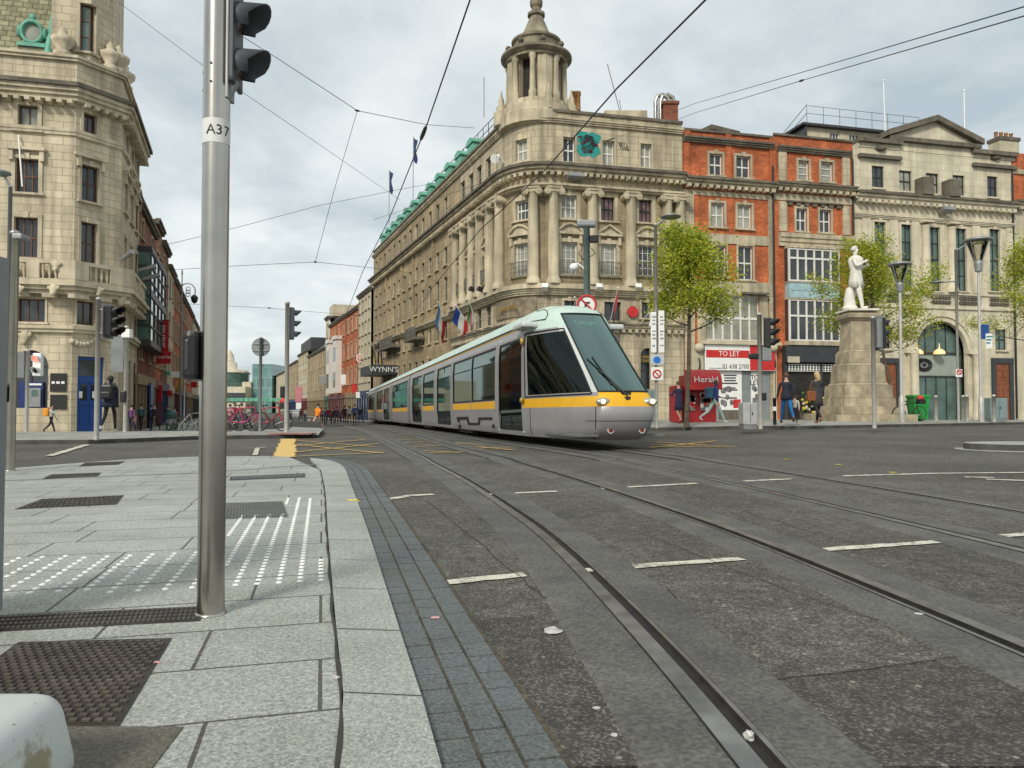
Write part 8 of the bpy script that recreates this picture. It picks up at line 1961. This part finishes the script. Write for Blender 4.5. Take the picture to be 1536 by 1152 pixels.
# man and woman crossing by the statue
t, L, S = person('man seen from behind in dark jacket and bright blue trousers walking by the shopfront', 1180, 634.5, OFFR, -.12, 1.80, Y=25.6, swing=.42, phase=-1, knee=.45, arms=(.25, -.25), splay=(.22, .15), top=(.022, .026, .04), legs=(.015, .16, .42), shoes=(.12, .06, .03), hair='brown', coat=(1.15, .86, .165, .19, cloth((.022, .026, .04))))
manY = t.location.y
t, L, S = person('blond woman in dark coat with brown shoulder bag walking left of the statue', 1226, 635.5, OFFR, .1, 1.76, Y=25.0, swing=.3, phase=1, arms=(.15, .9), elbow=(.4, 1.3), top=(.045, .045, .05), legs=(.02, .02, .022), shoes=(.32, .14, .07), hair='blond', coat=(1.2, .62, .16, .21, cloth((.045, .045, .05))))
def bag(parent, c, size, mat, strap=None, name='bag', rz=0, label=None, cat='bag', face=0):
    b = thing(name, label, cat, c, rz); mb = MB(); mb.bevbox(-size[0] / 2, size[0] / 2, -size[1] / 2, size[1] / 2, 0, size[2], .04, 0, mworld(b)); mb.build('pouch', mat, b)
    if strap: mb = MB(); mb.tube(strap, .016, 6); mb.build('strap', mat, b)
    return b
tan = M('tan_leather', (.26, .085, .035), .5); w = t
c = L((-.24, -.05, .78)); bag(w, c, (.30, .15, .34), tan, [L((-.30, -.05, 1.06)), L((-.2, -.02, 1.46)), L((-.12, -.06, 1.08))], 'shoulder_bag', .1, 'brown leather bag hanging from the blond woman\'s shoulder')
c = L((.05, .3, 0)); 
# backpack man by the bank
t, L, S = person('man in long navy hooded coat with black backpack walking to the bank door', 165, 645, OFFL, .1, 1.84, Y=24.2, swing=.22, phase=1, arms=(.1, -.1), top=(.018, .022, .042), legs=(.012, .012, .014), shoes=(.55, .55, .55), headmat=cloth((.018, .022, .042)), coat=(1.25, .78, .185, .24, cloth((.018, .022, .042))))
b = thing('backpack', 'black backpack on the back of the man in the navy coat', 'backpack', L((0, -.2, 1.05)), .1); mb = MB(); mb.bevbox(-.19, .19, -.14, .1, -.02, .46, .07, 0, mworld(b)); mb.bevbox(-.15, .15, -.20, -.14, .02, .22, .03, 0, mworld(b)); mb.build('pack', MAT['black'], b)
mb = MB()
for sx in (-.13, .13): mb.tube([L((sx, -.12, 1.5)), L((sx, .0, 1.53)), L((sx, .12, 1.4)), L((sx, .05, 1.1))], .02, 6)
mb.build('strap', MAT['black'], b)
t, L, S = person('woman in white top with orange backpack passing the black plaques', 77, 648, OFFL, -1.45, 1.5, Y=37.5, swing=.35, arms=(.2, .9), elbow=(.3, 1.2), top=(.55, .54, .5), legs=(.012, .012, .012), hair='dark')
b = thing('backpack', 'orange backpack worn by the woman near the plaques', 'backpack', L((0, -.16, 1.05)), -1.45); mb = MB(); mb.bevbox(-.18, .18, -.2, .06, 0, .42, .07, 0, mworld(b)); mb.build('pack', M('orange_nylon', (.75, .30, .02), .6), b)
# runner
t, L, S = person('runner in orange shirt and dark shorts crossing the road', 476, 634, 0, -.35, 1.76, Y=45, swing=.75, phase=1, knee=1.3, arms=(.6, -.7), elbow=(1.4, 1.3), lean=.12, top=(.80, .24, .02), legs=(.015, .02, .045), shoes=(.5, .5, .4), short=True, sleeve=True)
# kiosk customers
person('woman in dark dress standing beside the red kiosk reading', 1018, 634.5, OFFR, .5, 1.62, Y=28.6, swing=.08, arms=(.5, .6), elbow=(1.2, 1.1), top=(.03, .03, .07), legs=(.5, .3, .22), short=True, shoes=(.4, .05, .05), hair='brown', coat=(1.2, .55, .15, .2, cloth((.03, .03, .07))))
t, L, S = person('person in navy hooded top and pale jeans striding past the kiosk', 1072, 634.5, OFFR, -1.35, 1.66, Y=27.6, swing=.5, arms=(.4, -.2), elbow=(.9, .5), lean=.08, top=(.02, .03, .12), legs=(.28, .38, .36), shoes=(.5, .5, .5), headmat=cloth((.02, .03, .12)))
b = thing('backpack', 'dark teal backpack worn by the person striding past the kiosk', 'backpack', L((0, -.16, 1.05)), -1.35); mb = MB(); mb.bevbox(-.17, .17, -.18, .06, 0, .42, .06, 0, mworld(b)); mb.build('pack', cloth((.02, .07, .12)), b)
person('small child in pale top walking behind the man in blue trousers', 1193, 633, OFFR, -.3, 1.0, Y=26.3, swing=.35, top=(.6, .55, .45), legs=(.05, .04, .04), hair='brown')
# crowd at the far pavements
CW = [((.03, .03, .035), 'black'), ((.35, .03, .03), 'red'), ((.03, .06, .2), 'blue'), ((.5, .48, .44), 'white'), ((.12, .05, .14), 'purple'), ((.10, .12, .10), 'olive'), ((.20, .12, .07), 'brown'), ((.04, .12, .13), 'teal'), ((.45, .2, .22), 'pink')]
def crowd(items, where, grp, base):
    for i, (px, Yp, off, hgt, c, face) in enumerate(items):
        col, cn = CW[c]; person(f'distant pedestrian in {cn} top {where[i]}', px, 0, off, face, hgt, Y=Yp, swing=.3 + .1 * (i % 3), phase=1 if i % 2 else -1, top=col, legs=((.02, .02, .03), (.05, .07, .14), (.06, .05, .04))[i % 3], hair=('dark', 'brown', 'dark')[i % 3], group=grp)
crowd([(197, 42, OFFL, 1.6, 4, .2), (200.5, 42.5, OFFL, 1.2, 8, .1), (227, 50, OFFL, 1.75, 2, .1), (232, 46, OFFL, 1.7, 0, 3.0), (252, 52, OFFL, 1.7, 0, .2), (262, 50, OFFL, 1.6, 1, .1), (212, 46, OFFL, 1.7, 7, .2)],
      ['just right of the bank signal pole', 'a child by the bank signal pole', 'left of the green street bin', 'with back to the blue shop door', 'near the shop signs', 'next to the parked bikes', 'walking past the bank side wall'], 'pedestrians on the left pavement', 0)
crowd([(532, 64, .05, 1.78, 2, .2), (541, 66, .05, 1.7, 0, 3), (524, 66, .1, 1.7, 3, .3), (517, 68, .1, 1.72, 0, .3), (511, 70, .1, 1.65, 6, 3.1), (505, 67, .1, 1.7, 4, .2), (499, 71, .1, 1.6, 0, .4), (493, 68, .1, 1.7, 1, 3), (488, 72, .1, 1.7, 2, .2), (482, 69, .1, 1.65, 8, .2), (458, 90, .1, 1.7, 3, .1), (451, 95, .1, 1.7, 0, 3), (436, 100, .1, 1.7, 3, .3)],
      ['walking beside the tail of the tram', 'half hidden at the tram tail', 'beneath the red hanging sign', 'left of the white top walker', 'in the middle of the far group', 'near the white bay windows', 'behind the group by the bays', 'standing at the group edge', 'in front of the thin pale house', 'right behind the runner', 'left of the runner', 'by the pink poster panel', 'at the foot of the pavement tip pole'], 'pedestrians on the far right pavement', 1)
crowd([(352, 44, OFFL, 1.65, 1, 3), (362, 46, OFFL, 1.7, 6, .1), (345, 43, OFFL, 1.6, 8, .2), (372, 50, OFFL, 1.6, 3, 3)], ['behind the pink bicycle', 'between the bicycles and the round sign', 'right of the thick pole', 'beyond the round sign pole'], 'pedestrians behind the bicycles', 2)
# driver in the cab
person('tram driver in dark uniform seated behind the windscreen', pos=TM @ Vector((0, 2.05, .32)), face=TH + PI, h=1.6, sit=True, swing=0, arms=(.9, .9), elbow=(.5, .5), top=(.03, .05, .06), legs=(.02, .02, .025), hair='dark')
# statue figure: frock coat, folded arms, head turned to the right
mm = {k: MAT['marble'] for k in ('leg', 'torso', 'arm', 'head', 'hand', 'shoe', 'skinleg', 'hair')}
zf = SZ(468); hs = SZ(369) - SZ(464); st = None
t, L, S = person('white marble statue of a standing man in a frock coat with folded arms', pos=Vector((cxs + .02, YS, SZ(466))), face=PI + .95, h=hs * 1.0, swing=.2, phase=1, knee=.1, arms=(.2, .3), elbow=(1.65, 1.95), splay=(.3, .3), cross=.95, thick=1.3, lean=-.06, mats=mm, name='statue', coat=(1.28, .60, .165, .25, MAT['marble']), head_turn=-.3, legspread=.11)
t['category'] = 'statue'
mb = MB(); a, b = SX(1264), SX(1309); mb.bevbox(a, b, YS - .75, YS + .75, SZ(468.5), SZ(465.5), .02); mb.tube([L((.15, -.14, .03)), L((.15, -.16, .3)), L((.13, -.15, .6))], [.17 * S, .14 * S, .09 * S], 10); mb.ball(L((.15, -.15, .04)), (.21 * S, .21 * S, .09 * S), 0, 10)
mb.build('base_and_drapery', MAT['marble'], t)
mb = MB(); mb.lathe([(.09 * S, .03 * S), (.19 * S, -.04 * S), (.205 * S, -.14 * S), (.165 * S, -.34 * S)], 16, 0, L((0, -.01, 1.47)), sy=.78, M=None); mb.build('coat_body', MAT['marble'], t)
# ================= bicycles =================
def bicycle(label, pos, rz, mat, group='parked bicycles', basket=False):
    t = thing('bicycle', label, 'bicycle', pos, rz, group); Mx = mworld(t); R_ = .33
    for cx in (-.52, .52):
        mb = MB(); mb.tube([Mx @ Vector((cx + R_ * math.cos(a), 0, R_ + .01 + R_ * math.sin(a))) for a in frange(0, 2 * PI, .3)], .02, 6, caps=False); wh = mb.build('wheel', MAT['black'], t)
        mb = MB()
        for k in range(9): a = k * 2 * PI / 9; mb.tube([Mx @ Vector((cx, .02, R_ + .01)), Mx @ Vector((cx + .31 * math.cos(a), 0, R_ + .01 + .31 * math.sin(a)))], .004, 4)
        mb.tube([Mx @ Vector((cx, -.05, R_ + .01)), Mx @ Vector((cx, .05, R_ + .01))], .025, 8); mb.build('spokes', MAT['steel'], wh)
    bb, sd, hdp, hb_, ra, fa = (0, 0, .29), (-.14, 0, .80), (.36, 0, .84), (.40, 0, .62), (-.52, 0, .34), (.52, 0, .34)
    mb = MB()
    for a, b in ((bb, sd), (sd, hdp), (bb, hb_), (hdp, hb_), (bb, ra), (sd, ra), (hb_, fa)): mb.tube([Mx @ Vector(a), Mx @ Vector(b)], .019, 7)
    mb.build('frame', mat, t); mb = MB(); mb.bevbox(-.30, -.02, -.07, .07, .88, .93, .02, 0, Mx); mb.tube([Mx @ Vector(sd), Mx @ Vector((-.16, 0, .9))], .014, 6); mb.build('saddle', MAT['black'], t)
    mb = MB(); mb.tube([Mx @ Vector(hdp), Mx @ Vector((.34, 0, .98))], .014, 6); mb.tube([Mx @ Vector((.30, -.28, 1.0)), Mx @ Vector((.36, -.12, 1.0)), Mx @ Vector((.36, .12, 1.0)), Mx @ Vector((.30, .28, 1.0))], .014, 6); mb.build('handlebar', MAT['steel'], t)
    if basket: mb = MB(); mb.bevbox(.42, .72, -.16, .16, .78, 1.0, .02, 0, Mx); mb.ball(Mx @ Vector((.56, 0, 1.05)), (.16, .15, .12), 1, 8); mb.build('basket', [MAT['iron'], MAT['red']], t)
    return t
BY = lambda px, py: gnd(px, py, OFFL)
bicycle('silver bicycle with pink saddle cloth parked right of the thick pole', onY(366, 25.5, OFFL), .08, M('bike_magenta', (.45, .03, .15), .4))
bicycle('red bicycle with a full basket parked under the round sign', onY(402, 25.8, OFFL), .05, M('bike_red', (.5, .02, .04), .4), basket=True)
bicycle('dark bicycle partly hidden by the thick pole', onY(336, 26.2, OFFL), .1, M('bike_purple', (.10, .02, .10), .4))
bicycle('grey bicycle leaning by the thin white post', onY(290, 34, OFFL), .6, MAT['galv'])
bicycle('black bicycle among the shop signs on the left pavement', onY(268, 40, OFFL), .9, MAT['iron'])
bicycle('dark bicycle with red bag parked at the statue steps near the green bin', onY(1364, 33.2, OFFR), .15, MAT['iron'], 'parked bicycles', True)
# street bin, van in the distance
p = onY(257, 46, OFFL); t = thing('street_bin', 'dark green round street bin on the left pavement', 'bin', p); mb = MB(); mb.lathe([(.3, 0), (.32, .1), (.32, .95), (.36, 1.0), (.36, 1.08), (.2, 1.3), (.02, 1.35)], 16, 0, p); mb.build('drum', M('bin_dark_green', (.03, .09, .08), .5), t); mb = MB(); mb.lathe([(.325, .5), (.325, .75)], 16, 0, p); mb.build('band', MAT['galv'], t)
def vehicle(label, name, cat, pos, rz, col, L_, W_, Hh, bonnet=1.0):
    t = thing(name, label, cat, pos, rz); Mx = mworld(t); mb = MB(); prof = [(0, .35), (0, .95), (bonnet * .3, 1.1), (bonnet, 1.25), (bonnet + .7, Hh - .1), (bonnet + 1.1, Hh), (L_ - .2, Hh), (L_, Hh - .3), (L_, .35)]
    for s in (-1, 1): mb.face([Mx @ Vector((s * W_ / 2 * (.92 if z > 1.4 else 1), y, z)) for y, z in prof][::s])
    for (y0, z0), (y1, z1) in zip(prof, prof[1:] + prof[:1]): mb.face([Mx @ Vector((s * W_ / 2 * (.92 if z > 1.4 else 1), y, z)) for s, y, z in ((-1, y0, z0), (1, y0, z0), (1, y1, z1), (-1, y1, z1))])
    mb.build('body', M(name + '_paint', col, .35), t); mb = MB(); mb.face([Mx @ Vector(v) for v in ((-W_ * .42, bonnet + .02, 1.32), (W_ * .42, bonnet + .02, 1.32), (W_ * .40, bonnet + .62, Hh - .16), (-W_ * .40, bonnet + .62, Hh - .16))])
    for f in range(1): mb.v[-4:] = [v + (Mx.to_3x3() @ Vector((0, -.03, .02))) for v in mb.v[-4:]]
    mb.build('windscreen', MAT['pane'], t)
    for s in (-1, 1):
        for y in (bonnet * .75, L_ - .9): mb = MB(); mb.tube([Mx @ Vector((s * W_ / 2 - .1 * s, y, .33)), Mx @ Vector((s * W_ / 2 + .02 * s, y, .33))], .33, 14); mb.build('wheel', MAT['black'], t)
        mb = MB(); mb.ball(Mx @ Vector((s * W_ * .38, -.01, .85)), (.14, .06, .1), 0, 8); mb.build('headlight', MAT['signwhite'], t)
vehicle('white coach or van front peeping out right of the thick pole', 'white_van', 'van', gnd(334, 631, 0) + Vector((-2.0, 0, 0)), .3, (.62, .63, .62), 7, 2.3, 3.0, .5)
vehicle('small silver car far down the side street', 'parked_car', 'car', gnd(443, 627.5, 0), .3, (.5, .5, .5), 4.2, 1.75, 1.5, 1.0)
# ================= trees =================
def leafmat(n, c):
    m, nt, b = nodes(n); co = coords(nt, 'Object'); f = ramp(nt, noise(nt, co, 1.6, 3), .3, .7, [q * .7 for q in c], [q * 1.25 for q in c]); nt.links.new(f, b.inputs['Base Color']); b.inputs['Roughness'].default_value = .55
    tr = N(nt, 'ShaderNodeBsdfTranslucent'); nt.links.new(f, tr.inputs[0]); mx = N(nt, 'ShaderNodeMixShader'); mx.inputs[0].default_value = .5; nt.links.new(b.outputs[0], mx.inputs[1]); nt.links.new(tr.outputs[0], mx.inputs[2]); nt.links.new(mx.outputs[0], nt.nodes['Material Output'].inputs[0]); return m
LEAF = [leafmat('spring_leaf_yellow', (.55, .55, .06)), leafmat('spring_leaf_green', (.38, .46, .045)), leafmat('deeper_leaf', (.19, .28, .03))]
BARK = M('grey_brown_bark', (.12, .095, .07), .9, var=.35, scale=6, bmp=.3)
def tree(label, base, trunk_h, crown, seed, nleaf, lean=0.0, dense=1.0, leaf=.11, group='young street trees'):
    """crown = (z0, z1, radius); a trunk that forks into rising limbs with leaf clumps along the twigs"""
    r = random.Random(seed); t = thing('street_tree', label, 'tree', base, 0, group); tips = []; mb = MB(); z0, z1, R_ = crown
    top = base + Vector((lean, 0, trunk_h)); mb.tube([base - Vector((0, 0, .1)), base + Vector((0, 0, .3)), base.lerp(top, .5) + Vector((.03, 0, 0)), top, Vector((base.x + lean * 1.6, base.y, z1 - .5))], [.11, .09, .075, .06, .012], 9)
    def limb(p, d, L, rad, lvl):
        pts = [p]; q = p.copy(); dd = d.copy()
        for k in range(4):
            dd = (dd + Vector((r.uniform(-.25, .25), r.uniform(-.25, .25), r.uniform(-.05, .3)))).normalized(); q = q + dd * L / 4; pts.append(q.copy())
            if lvl < 2 and k >= 1:
                for _ in range(2 if lvl == 0 else 1):
                    a = r.uniform(0, 2 * PI); s = Vector((math.cos(a), math.sin(a), r.uniform(-.1, .6))).normalized(); limb(q, (dd * .5 + s).normalized(), L * r.uniform(.35, .6), rad * .5, lvl + 1)
            if lvl >= 1: tips.append((q.copy(), L))
        tips.append((q.copy(), L)); mb.tube(pts, [rad, rad * .8, rad * .62, rad * .45, rad * .25], 5)
    n = 13
    for k in range(n):
        f = k / (n - 1); z = lerp(z0 + .1, z1 - .8, f); a = k * 2.4 + r.uniform(-.4, .4); up = lerp(.25, 1.0, f); L = R_ * (1.0 - .55 * f ** 1.5) * r.uniform(.8, 1.12); c = Vector((base.x + lean * (1 + .6 * f), base.y, z - .25)); limb(c, Vector((math.cos(a), math.sin(a), up)).normalized(), L, .035, 0)
    mb.build('trunk', BARK, t)
    lf = MB(); cc = Vector((base.x + lean * 1.3, base.y, (z0 + z1) / 2)); per = max(1, int(nleaf / len(tips)))
    for p, L in tips:
        if r.random() > dense: continue
        sp = r.uniform(.16, .34); shade = r.random(); m = 0 if shade < .5 else 1 if shade < .88 else 2; k_ = int(per * r.uniform(.4, 1.7))
        for _ in range(k_):
            c = p + Vector((r.gauss(0, sp), r.gauss(0, sp), r.gauss(0, sp * .8))); u = Vector((r.uniform(-1, 1), r.uniform(-1, 1), r.uniform(-.5, .5))).normalized(); v = u.cross(Vector((r.uniform(-1, 1), r.uniform(-1, 1), r.uniform(-1, 1)))).normalized(); s = leaf * r.uniform(.6, 1.25)
            lf.face([c - u * s * .5, c + v * s * .32, c + u * s * .5, c - v * s * .32], m if r.random() < .75 else r.randrange(3))
    lf.build('crown', LEAF, t); return t
def tz_(px, y, Y): return at(px, y, Y).z
b = gnd(1030, 637, OFFR); Y = b.y
tree('leafy light green street tree growing right of the lamp post by the kiosk', b, tz_(1030, 470, Y) - b.z, (tz_(1030, 492, Y), tz_(1040, 335, Y), 63 * Y / F), 5, 17000, .12, leaf=.12)
b = gnd(1345, 631, OFFR); b.y += 3.0; b.x = at(1345, 600, b.y).x; b.z = g(b.x, b.y) + OFFR; Y = b.y
tree('sparse yellow-green street tree behind the statue', b, tz_(1340, 500, Y) - b.z, (tz_(1340, 528, Y), tz_(1340, 392, Y), 88 * Y / F), 9, 25000, -.9, 1.0, leaf=.125)
b = gnd(1560, 630, OFFR); Y = b.y
tree('light green street tree leaning in from the right edge', b, tz_(1560, 480, Y) - b.z, (tz_(1560, 520, Y), tz_(1560, 372, Y), 72 * Y / F), 14, 14000, -.1, 1.0, leaf=.115)
b = gnd(-42, 640, OFFL); Y = b.y
tree('young tree at the left edge whose twigs show before the bank', b, tz_(-42, 450, Y) - b.z, (tz_(-42, 420, Y), tz_(-42, 280, Y), 58 * Y / F), 21, 2600, .0, .8)
# ================= camera, light, sky =================
cam = bpy.data.cameras.new('camera'); co_ = bpy.data.objects.new('camera', cam); COL.objects.link(co_)
cam.sensor_width = 36; cam.lens = 36 * F / 1536; cam.clip_end = 5000; cam.clip_start = .05
co_.location = (0, 0, EYE); co_.rotation_euler = (PI / 2 + PITCH, 0, 0)
SC.camera = co_
SUN_EL, SUN_AZ = math.radians(37), math.radians(205)   # behind the camera, to the left, behind cloud
sun = bpy.data.lights.new('sun', 'SUN'); sun.energy = 1.5; sun.angle = math.radians(12); sun.color = (1, .94, .82)
so = bpy.data.objects.new('sun', sun); COL.objects.link(so)
d = Vector((math.sin(SUN_AZ) * math.cos(SUN_EL), math.cos(SUN_AZ) * math.cos(SUN_EL), math.sin(SUN_EL)))
so.rotation_euler = (-d).to_track_quat('-Z', 'Y').to_euler()
w = bpy.data.worlds.new('World'); SC.world = w; w.use_nodes = True; nt = w.node_tree
bg = nt.nodes['Background']; bg.inputs[1].default_value = .1
sky = nt.nodes.new('ShaderNodeTexSky'); sky.sky_type = 'NISHITA'; sky.sun_disc = False; sky.sun_elevation = SUN_EL; sky.sun_rotation = SUN_AZ
tc = nt.nodes.new('ShaderNodeTexCoord')
# cloud deck: project the view direction on a flat layer so that clouds shrink towards the horizon
sx = nt.nodes.new('ShaderNodeSeparateXYZ'); nt.links.new(tc.outputs['Generated'], sx.inputs[0])
mz = N(nt, 'ShaderNodeMath', operation='MAXIMUM'); mz.inputs[1].default_value = 0.0; nt.links.new(sx.outputs[2], mz.inputs[0])
az = N(nt, 'ShaderNodeMath', operation='ADD'); az.inputs[1].default_value = .22; nt.links.new(mz.outputs[0], az.inputs[0])
dx = N(nt, 'ShaderNodeMath', operation='DIVIDE'); nt.links.new(sx.outputs[0], dx.inputs[0]); nt.links.new(az.outputs[0], dx.inputs[1])
dy = N(nt, 'ShaderNodeMath', operation='DIVIDE'); nt.links.new(sx.outputs[1], dy.inputs[0]); nt.links.new(az.outputs[0], dy.inputs[1])
cb = nt.nodes.new('ShaderNodeCombineXYZ'); nt.links.new(dx.outputs[0], cb.inputs[0]); nt.links.new(dy.outputs[0], cb.inputs[1])
n1 = N(nt, 'ShaderNodeTexNoise', i_Scale=1.15, i_Detail=7, i_Roughness=.52); n1.inputs['Distortion'].default_value = .4; nt.links.new(cb.outputs[0], n1.inputs['Vector'])
n2 = N(nt, 'ShaderNodeTexNoise', i_Scale=3.6, i_Detail=6, i_Roughness=.6); nt.links.new(cb.outputs[0], n2.inputs['Vector'])
s = N(nt, 'ShaderNodeMath', operation='MULTIPLY_ADD'); s.inputs[1].default_value = .35; nt.links.new(n2.outputs['Fac'], s.inputs[0]); nt.links.new(n1.outputs['Fac'], s.inputs[2])
cl_ = ramp(nt, s.outputs[0], .50, .80, (2.65, 3.08, 3.32), (4.85, 5.1, 5.0))
mixed = mixc(nt, .93, sky.outputs[0], cl_)
nt.links.new(mixed, bg.inputs[0])
vs = SC.view_settings; vs.view_transform = 'Standard'; vs.look = 'None'; vs.gamma = 1; vs.use_curve_mapping = False; vs.exposure = 0.9
SC.cycles.max_bounces = 6; SC.cycles.diffuse_bounces = 3; SC.cycles.glossy_bounces = 3; SC.cycles.transparent_max_bounces = 12; SC.cycles.transmission_bounces = 3
SC.cycles.use_denoising = True
